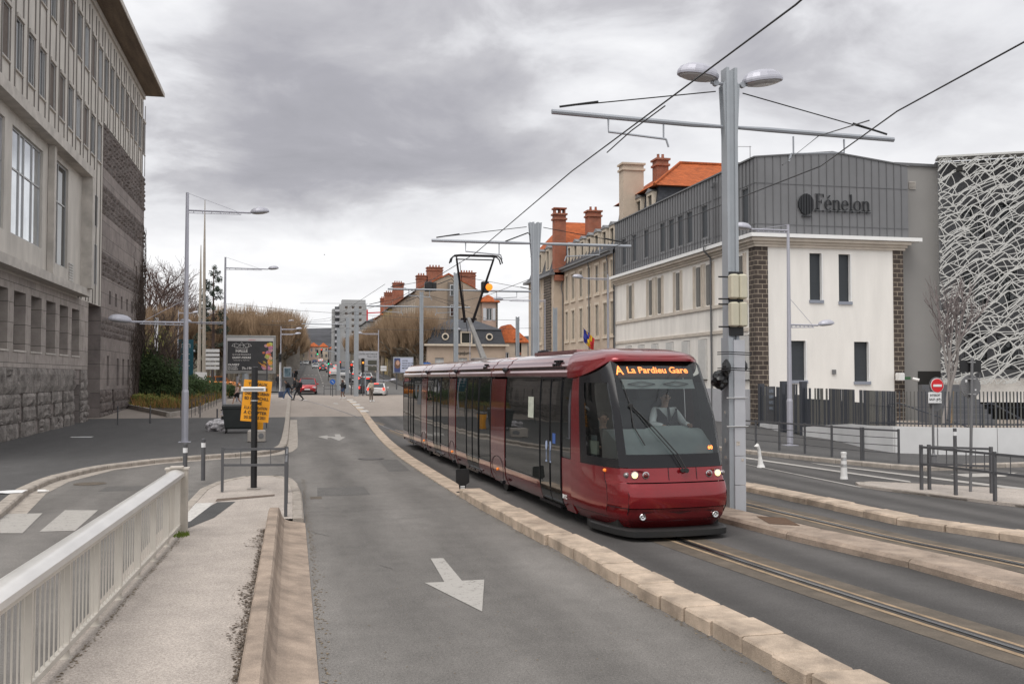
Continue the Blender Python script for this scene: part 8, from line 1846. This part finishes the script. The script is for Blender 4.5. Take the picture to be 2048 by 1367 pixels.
for px_,lb_,c_ in ((424,'small seated figure in blue by the orange car',cloth('blue',(.04,.07,.2))),(434,'small seated figure in red by the orange car',cloth('red',(.5,.03,.03)))):
    p=GT(px_,773); person((p.x,101.5,zt(101.5)+.05),radians(20),lb_,dict(knL=(-.10,-.42,.90-.42),anL=(-.1,-.42,.09),toL=(-.1,-.58,.04),knR=(.10,-.42,.48),anR=(.1,-.42,.09),toR=(.1,-.58,.04),hip=(0,0,.5),waist=(0,0,.66),chest=(0,0,.88),neck=(0,0,1.03),head=(0,-.02,1.16),crown=(0,-.015,1.26),shL=(-.17,0,.97),shR=(.17,0,.97),elL=(-.22,-.1,.72),elR=(.22,-.1,.72),haL=(-.12,-.3,.66),haR=(.12,-.3,.66)),c_,CD,BS)
for px_,Y,lb_ in ((588,131,'dark pedestrian on the left avenue pavement by the trees'),(556,109,'dark pedestrian waiting by the brown hedge'),(592,150,'distant dark pedestrian walking down the left avenue pavement')):
    p=PY(px_,760,Y); person((p.x,Y,zt(Y)+.1),0,lb_,{},CB,CD,BS,coat=.03)
t=thing('cyclist_scooter',(PY(620,740,310).x,310,zt(310)),'tiny dark motorcycle with rider far up the avenue','motorcycle'); mb=MB(); mb.lathe([(.3,-.05),(.3,.05)],(0,-.6,.3),10,ax='x'); mb.lathe([(.3,-.05),(.3,.05)],(0,.6,.3),10,ax='x'); mb.rbox(0,0,.6,.18,.6,.2,.08); mb.build('motorcycle_frame',BS,t); mb=MB(); lump(mb,(0,.1,1.15),.3,4,(1,.8,1.3),2,.1); lump(mb,(0,0,1.6),.15,5,(1,1,1),2,.05); mb.build('rider',CB,t)
# low bench wall by the orange car, stepped seats
t=thing('low_wall',(PY(425,775,100).x,100,zt(100)),'low grey stone bench wall in front of the orange car','wall'); a,b=PY(410,772,100),PY(452,772,100); mb=MB(); mb.box(a.x,b.x,99.6,100.2,zt(100),zt(100)+.5); mb.build('wall',M['conc'],t,world=True)
t=thing('steps',(PY(400,780,86).x,86,zt(86)),'pale stone steps with metal rails beside the planted bed','staircase'); mb=MB()
for q in range(5): a,b=PY(378,0,86+q*.5),PY(412,0,86+q*.5); mb.box(a.x,b.x-q*.25,86+q*.5,86.5+q*.5,zt(86),zt(86)+.35+q*.22)
mb.build('tread',M['pink'],t,world=True); mb=MB()
for q in range(4): mb.tube([PY(384+q*3,742+q*2,86),PY(424,773+q*1.5,86)],.025,4)
mb.build('rail_tubes',M['alu'],t,world=True)
# partly visible person at the left picture edge
p=Vector((-10.35,36.9,.12)); person(p,radians(200),'person in dark blue clothes cut by the left picture edge beside the stone wall',{},cloth('navy',(.02,.025,.05)),cloth('navy2',(.02,.025,.05)),WS,SK,HR,1.75,.03)
# driver
dc=TT(1.62,.46,0); DZ=.97
WSH=mat('white_shirt',(.85,.85,.85),.8,var=.04); VST=mat('dark_waistcoat',(.03,.03,.04),.8,var=.1)
seated=dict(hip=(0,0,.55),waist=(0,-.0,.72),chest=(0,-.03,.93),neck=(0,-.03,1.09),head=(0,-.06,1.22),crown=(0,-.055,1.32),shL=(-.185,-.02,1.02),shR=(.185,-.02,1.02),elL=(-.30,-.16,.80),elR=(.30,-.16,.80),haL=(-.16,-.42,.76),haR=(.28,-.42,.78),knL=(-.13,-.42,.52),knR=(.13,-.42,.52),anL=(-.13,-.42,.12),anR=(.13,-.42,.12),toL=(-.13,-.57,.08),toR=(.13,-.57,.08))
dr,P,k=person((dc.x,dc.y,DZ),radians(4),'tram driver in white shirt, dark waistcoat and tie seated behind the windscreen',seated,WSH,CD,BS,SK,HR,1.78,0)
mb=MB(); c_=P['chest']
for sx in (-1,1): mb.loft([[(sx*.05*k,-.215,c_.z-.02),(sx*.16*k,-.16,c_.z+.02),(sx*.165*k,-.02,c_.z-.02),(sx*.16*k,-.17,c_.z-.26),(sx*.01,-.215,c_.z-.28)],[(sx*.05*k,-.23,c_.z-.02),(sx*.17*k,-.17,c_.z+.13),(sx*.185*k,-.02,c_.z+.13),(sx*.175*k,-.19,c_.z-.26),(sx*.01,-.235,c_.z-.28)]])
mb.build('waistcoat',VST,dr)
mb=MB(); mb.loft([[(-.02,-.175,c_.z+.16),(.02,-.175,c_.z+.16),(.02,-.165,c_.z+.16),(-.02,-.165,c_.z+.16)],[(-.035,-.25,c_.z-.12),(.035,-.25,c_.z-.12),(.035,-.24,c_.z-.12),(-.035,-.24,c_.z-.12)],[(-.004,-.255,c_.z-.17),(.004,-.255,c_.z-.17),(.004,-.245,c_.z-.17),(-.004,-.245,c_.z-.17)]]); mb.build('tie',VST,dr)
# passenger silhouette in the cab doorway
s2=dict(seated); pc=TT(2.0,-.55,0); person((pc.x,pc.y,.62),radians(0),'dim seated passenger seen through the tram windscreen left of the driver',s2,CB,CD,BS,SK,HR,1.75,.02)
bd=thing('bird',PY(649,509,160),'tiny dark bird flying in the sky above the avenue','bird'); mb=MB(); mb.add([(-.5,0,.12),(0,-.15,0),(.5,0,.16),(0,.12,.02)],[(0,1,3),(1,2,3)]); mb.tube([(0,-.3,0),(0,0,0),(0,.3,0)],[.03,.08,.03],5); mb.build('body',CB,bd)

# ---------------- one part, one object: split meshes that hold several separate pieces ----------------
def split(o,newname,gap=.03,maxn=100):
    me=o.data; n=len(me.vertices); par=list(range(n))
    def fd(a):
        while par[a]!=a: par[a]=par[par[a]]; a=par[a]
        return a
    for p in me.polygons:
        v=p.vertices; a=fd(v[0])
        for b in v[1:]: par[fd(b)]=a
    bb={}
    for v in me.vertices:
        r=fd(v.index); c=v.co; q=bb.get(r)
        if q is None: bb[r]=[c.x,c.x,c.y,c.y,c.z,c.z]
        else: q[0]=min(q[0],c.x);q[1]=max(q[1],c.x);q[2]=min(q[2],c.y);q[3]=max(q[3],c.y);q[4]=min(q[4],c.z);q[5]=max(q[5],c.z)
    ks=list(bb); cl={k:k for k in ks}
    def cf(a):
        while cl[a]!=a: a=cl[a]
        return a
    if len(ks)>1200: return
    ks.sort(key=lambda k:bb[k][2])
    for i,a in enumerate(ks):
        A=bb[a]
        for b in ks[i+1:]:
            B=bb[b]
            if B[2]>A[3]+gap: 
                break
            if B[0]<=A[1]+gap and B[1]>=A[0]-gap and B[4]<=A[5]+gap and B[5]>=A[4]-gap: cl[cf(b)]=cf(a)
    # (sorted sweep: A[3] may be long, so a second pass joins what it missed)
    roots={}
    for k in ks: roots.setdefault(cf(k),[]).append(k)
    if len(roots)<2 or len(roots)>maxn: return
    groups={}
    for p in me.polygons: groups.setdefault(cf(fd(p.vertices[0])),[]).append(p)
    sm=me.polygons[0].use_smooth; first=True
    for g,ps in groups.items():
        mp={}; vs=[]; fs=[]; mi=[]
        for p in ps:
            f=[]
            for v in p.vertices:
                if v not in mp: mp[v]=len(vs); vs.append(tuple(me.vertices[v].co))
                f.append(mp[v])
            fs.append(f); mi.append(p.material_index)
        m2=bpy.data.meshes.new(newname); m2.from_pydata(vs,[],fs)
        for m in me.materials: m2.materials.append(m)
        m2.polygons.foreach_set('material_index',mi); m2.polygons.foreach_set('use_smooth',[sm]*len(fs)); m2.update()
        if sm:
            bm=bmesh.new(); bm.from_mesh(m2)
            for e_ in bm.edges:
                if len(e_.link_faces)==2 and e_.calc_face_angle(0)>radians(36): e_.smooth=False
            bm.to_mesh(m2); bm.free()
        q=bpy.data.objects.new(newname,m2); col.objects.link(q); q.parent=o.parent; q.location=o.location
    bpy.data.objects.remove(o)
REN={'rock_faced_bands':'rock_faced_band','rubble_base':'rubble_base','quoins':'quoin_pier','window_sills':'window_sill','shutters':'shutter','louvred_shutters':'louvred_shutter','window_jambs':'window_jamb','window_surrounds':'window_surround','low_wall':'low_wall','steps':'step','stickers':'sticker','clamps':'clamp','door_stickers':'door_sticker','frame_posts':'fence_frame','legs':'leg','mullion_strips':'mullion_strip','chimney_pots':'chimney_pot','gusset':'gusset','band_clamp':'band_clamp','tie':'tie','damper':'damper','roof_vent':'roof_vent','lamp_bracket':'lamp_bracket','nose_and_ears':None,'screen_posts':'screen_post','bay_frame':'bay_frame'}
TR={'corner_window','corner_window_frame','windscreen_frame','pillar','front_wing','bumper_side','body_panel','side_frame','wheel_module','bellows','window','door','gutter_rail','trim_strip','wheel','panel_gap','door_seal','shell'}
for o in list(bpy.data.objects):
    if o.type!='MESH' or o.parent is None or o.children: continue
    b=o.name.split('.')[0]
    if b in REN and REN[b] and b!='chimney_pots': split(o,REN[b],.02)
    elif b in TR and o.parent==tr: split(o,b,.02)
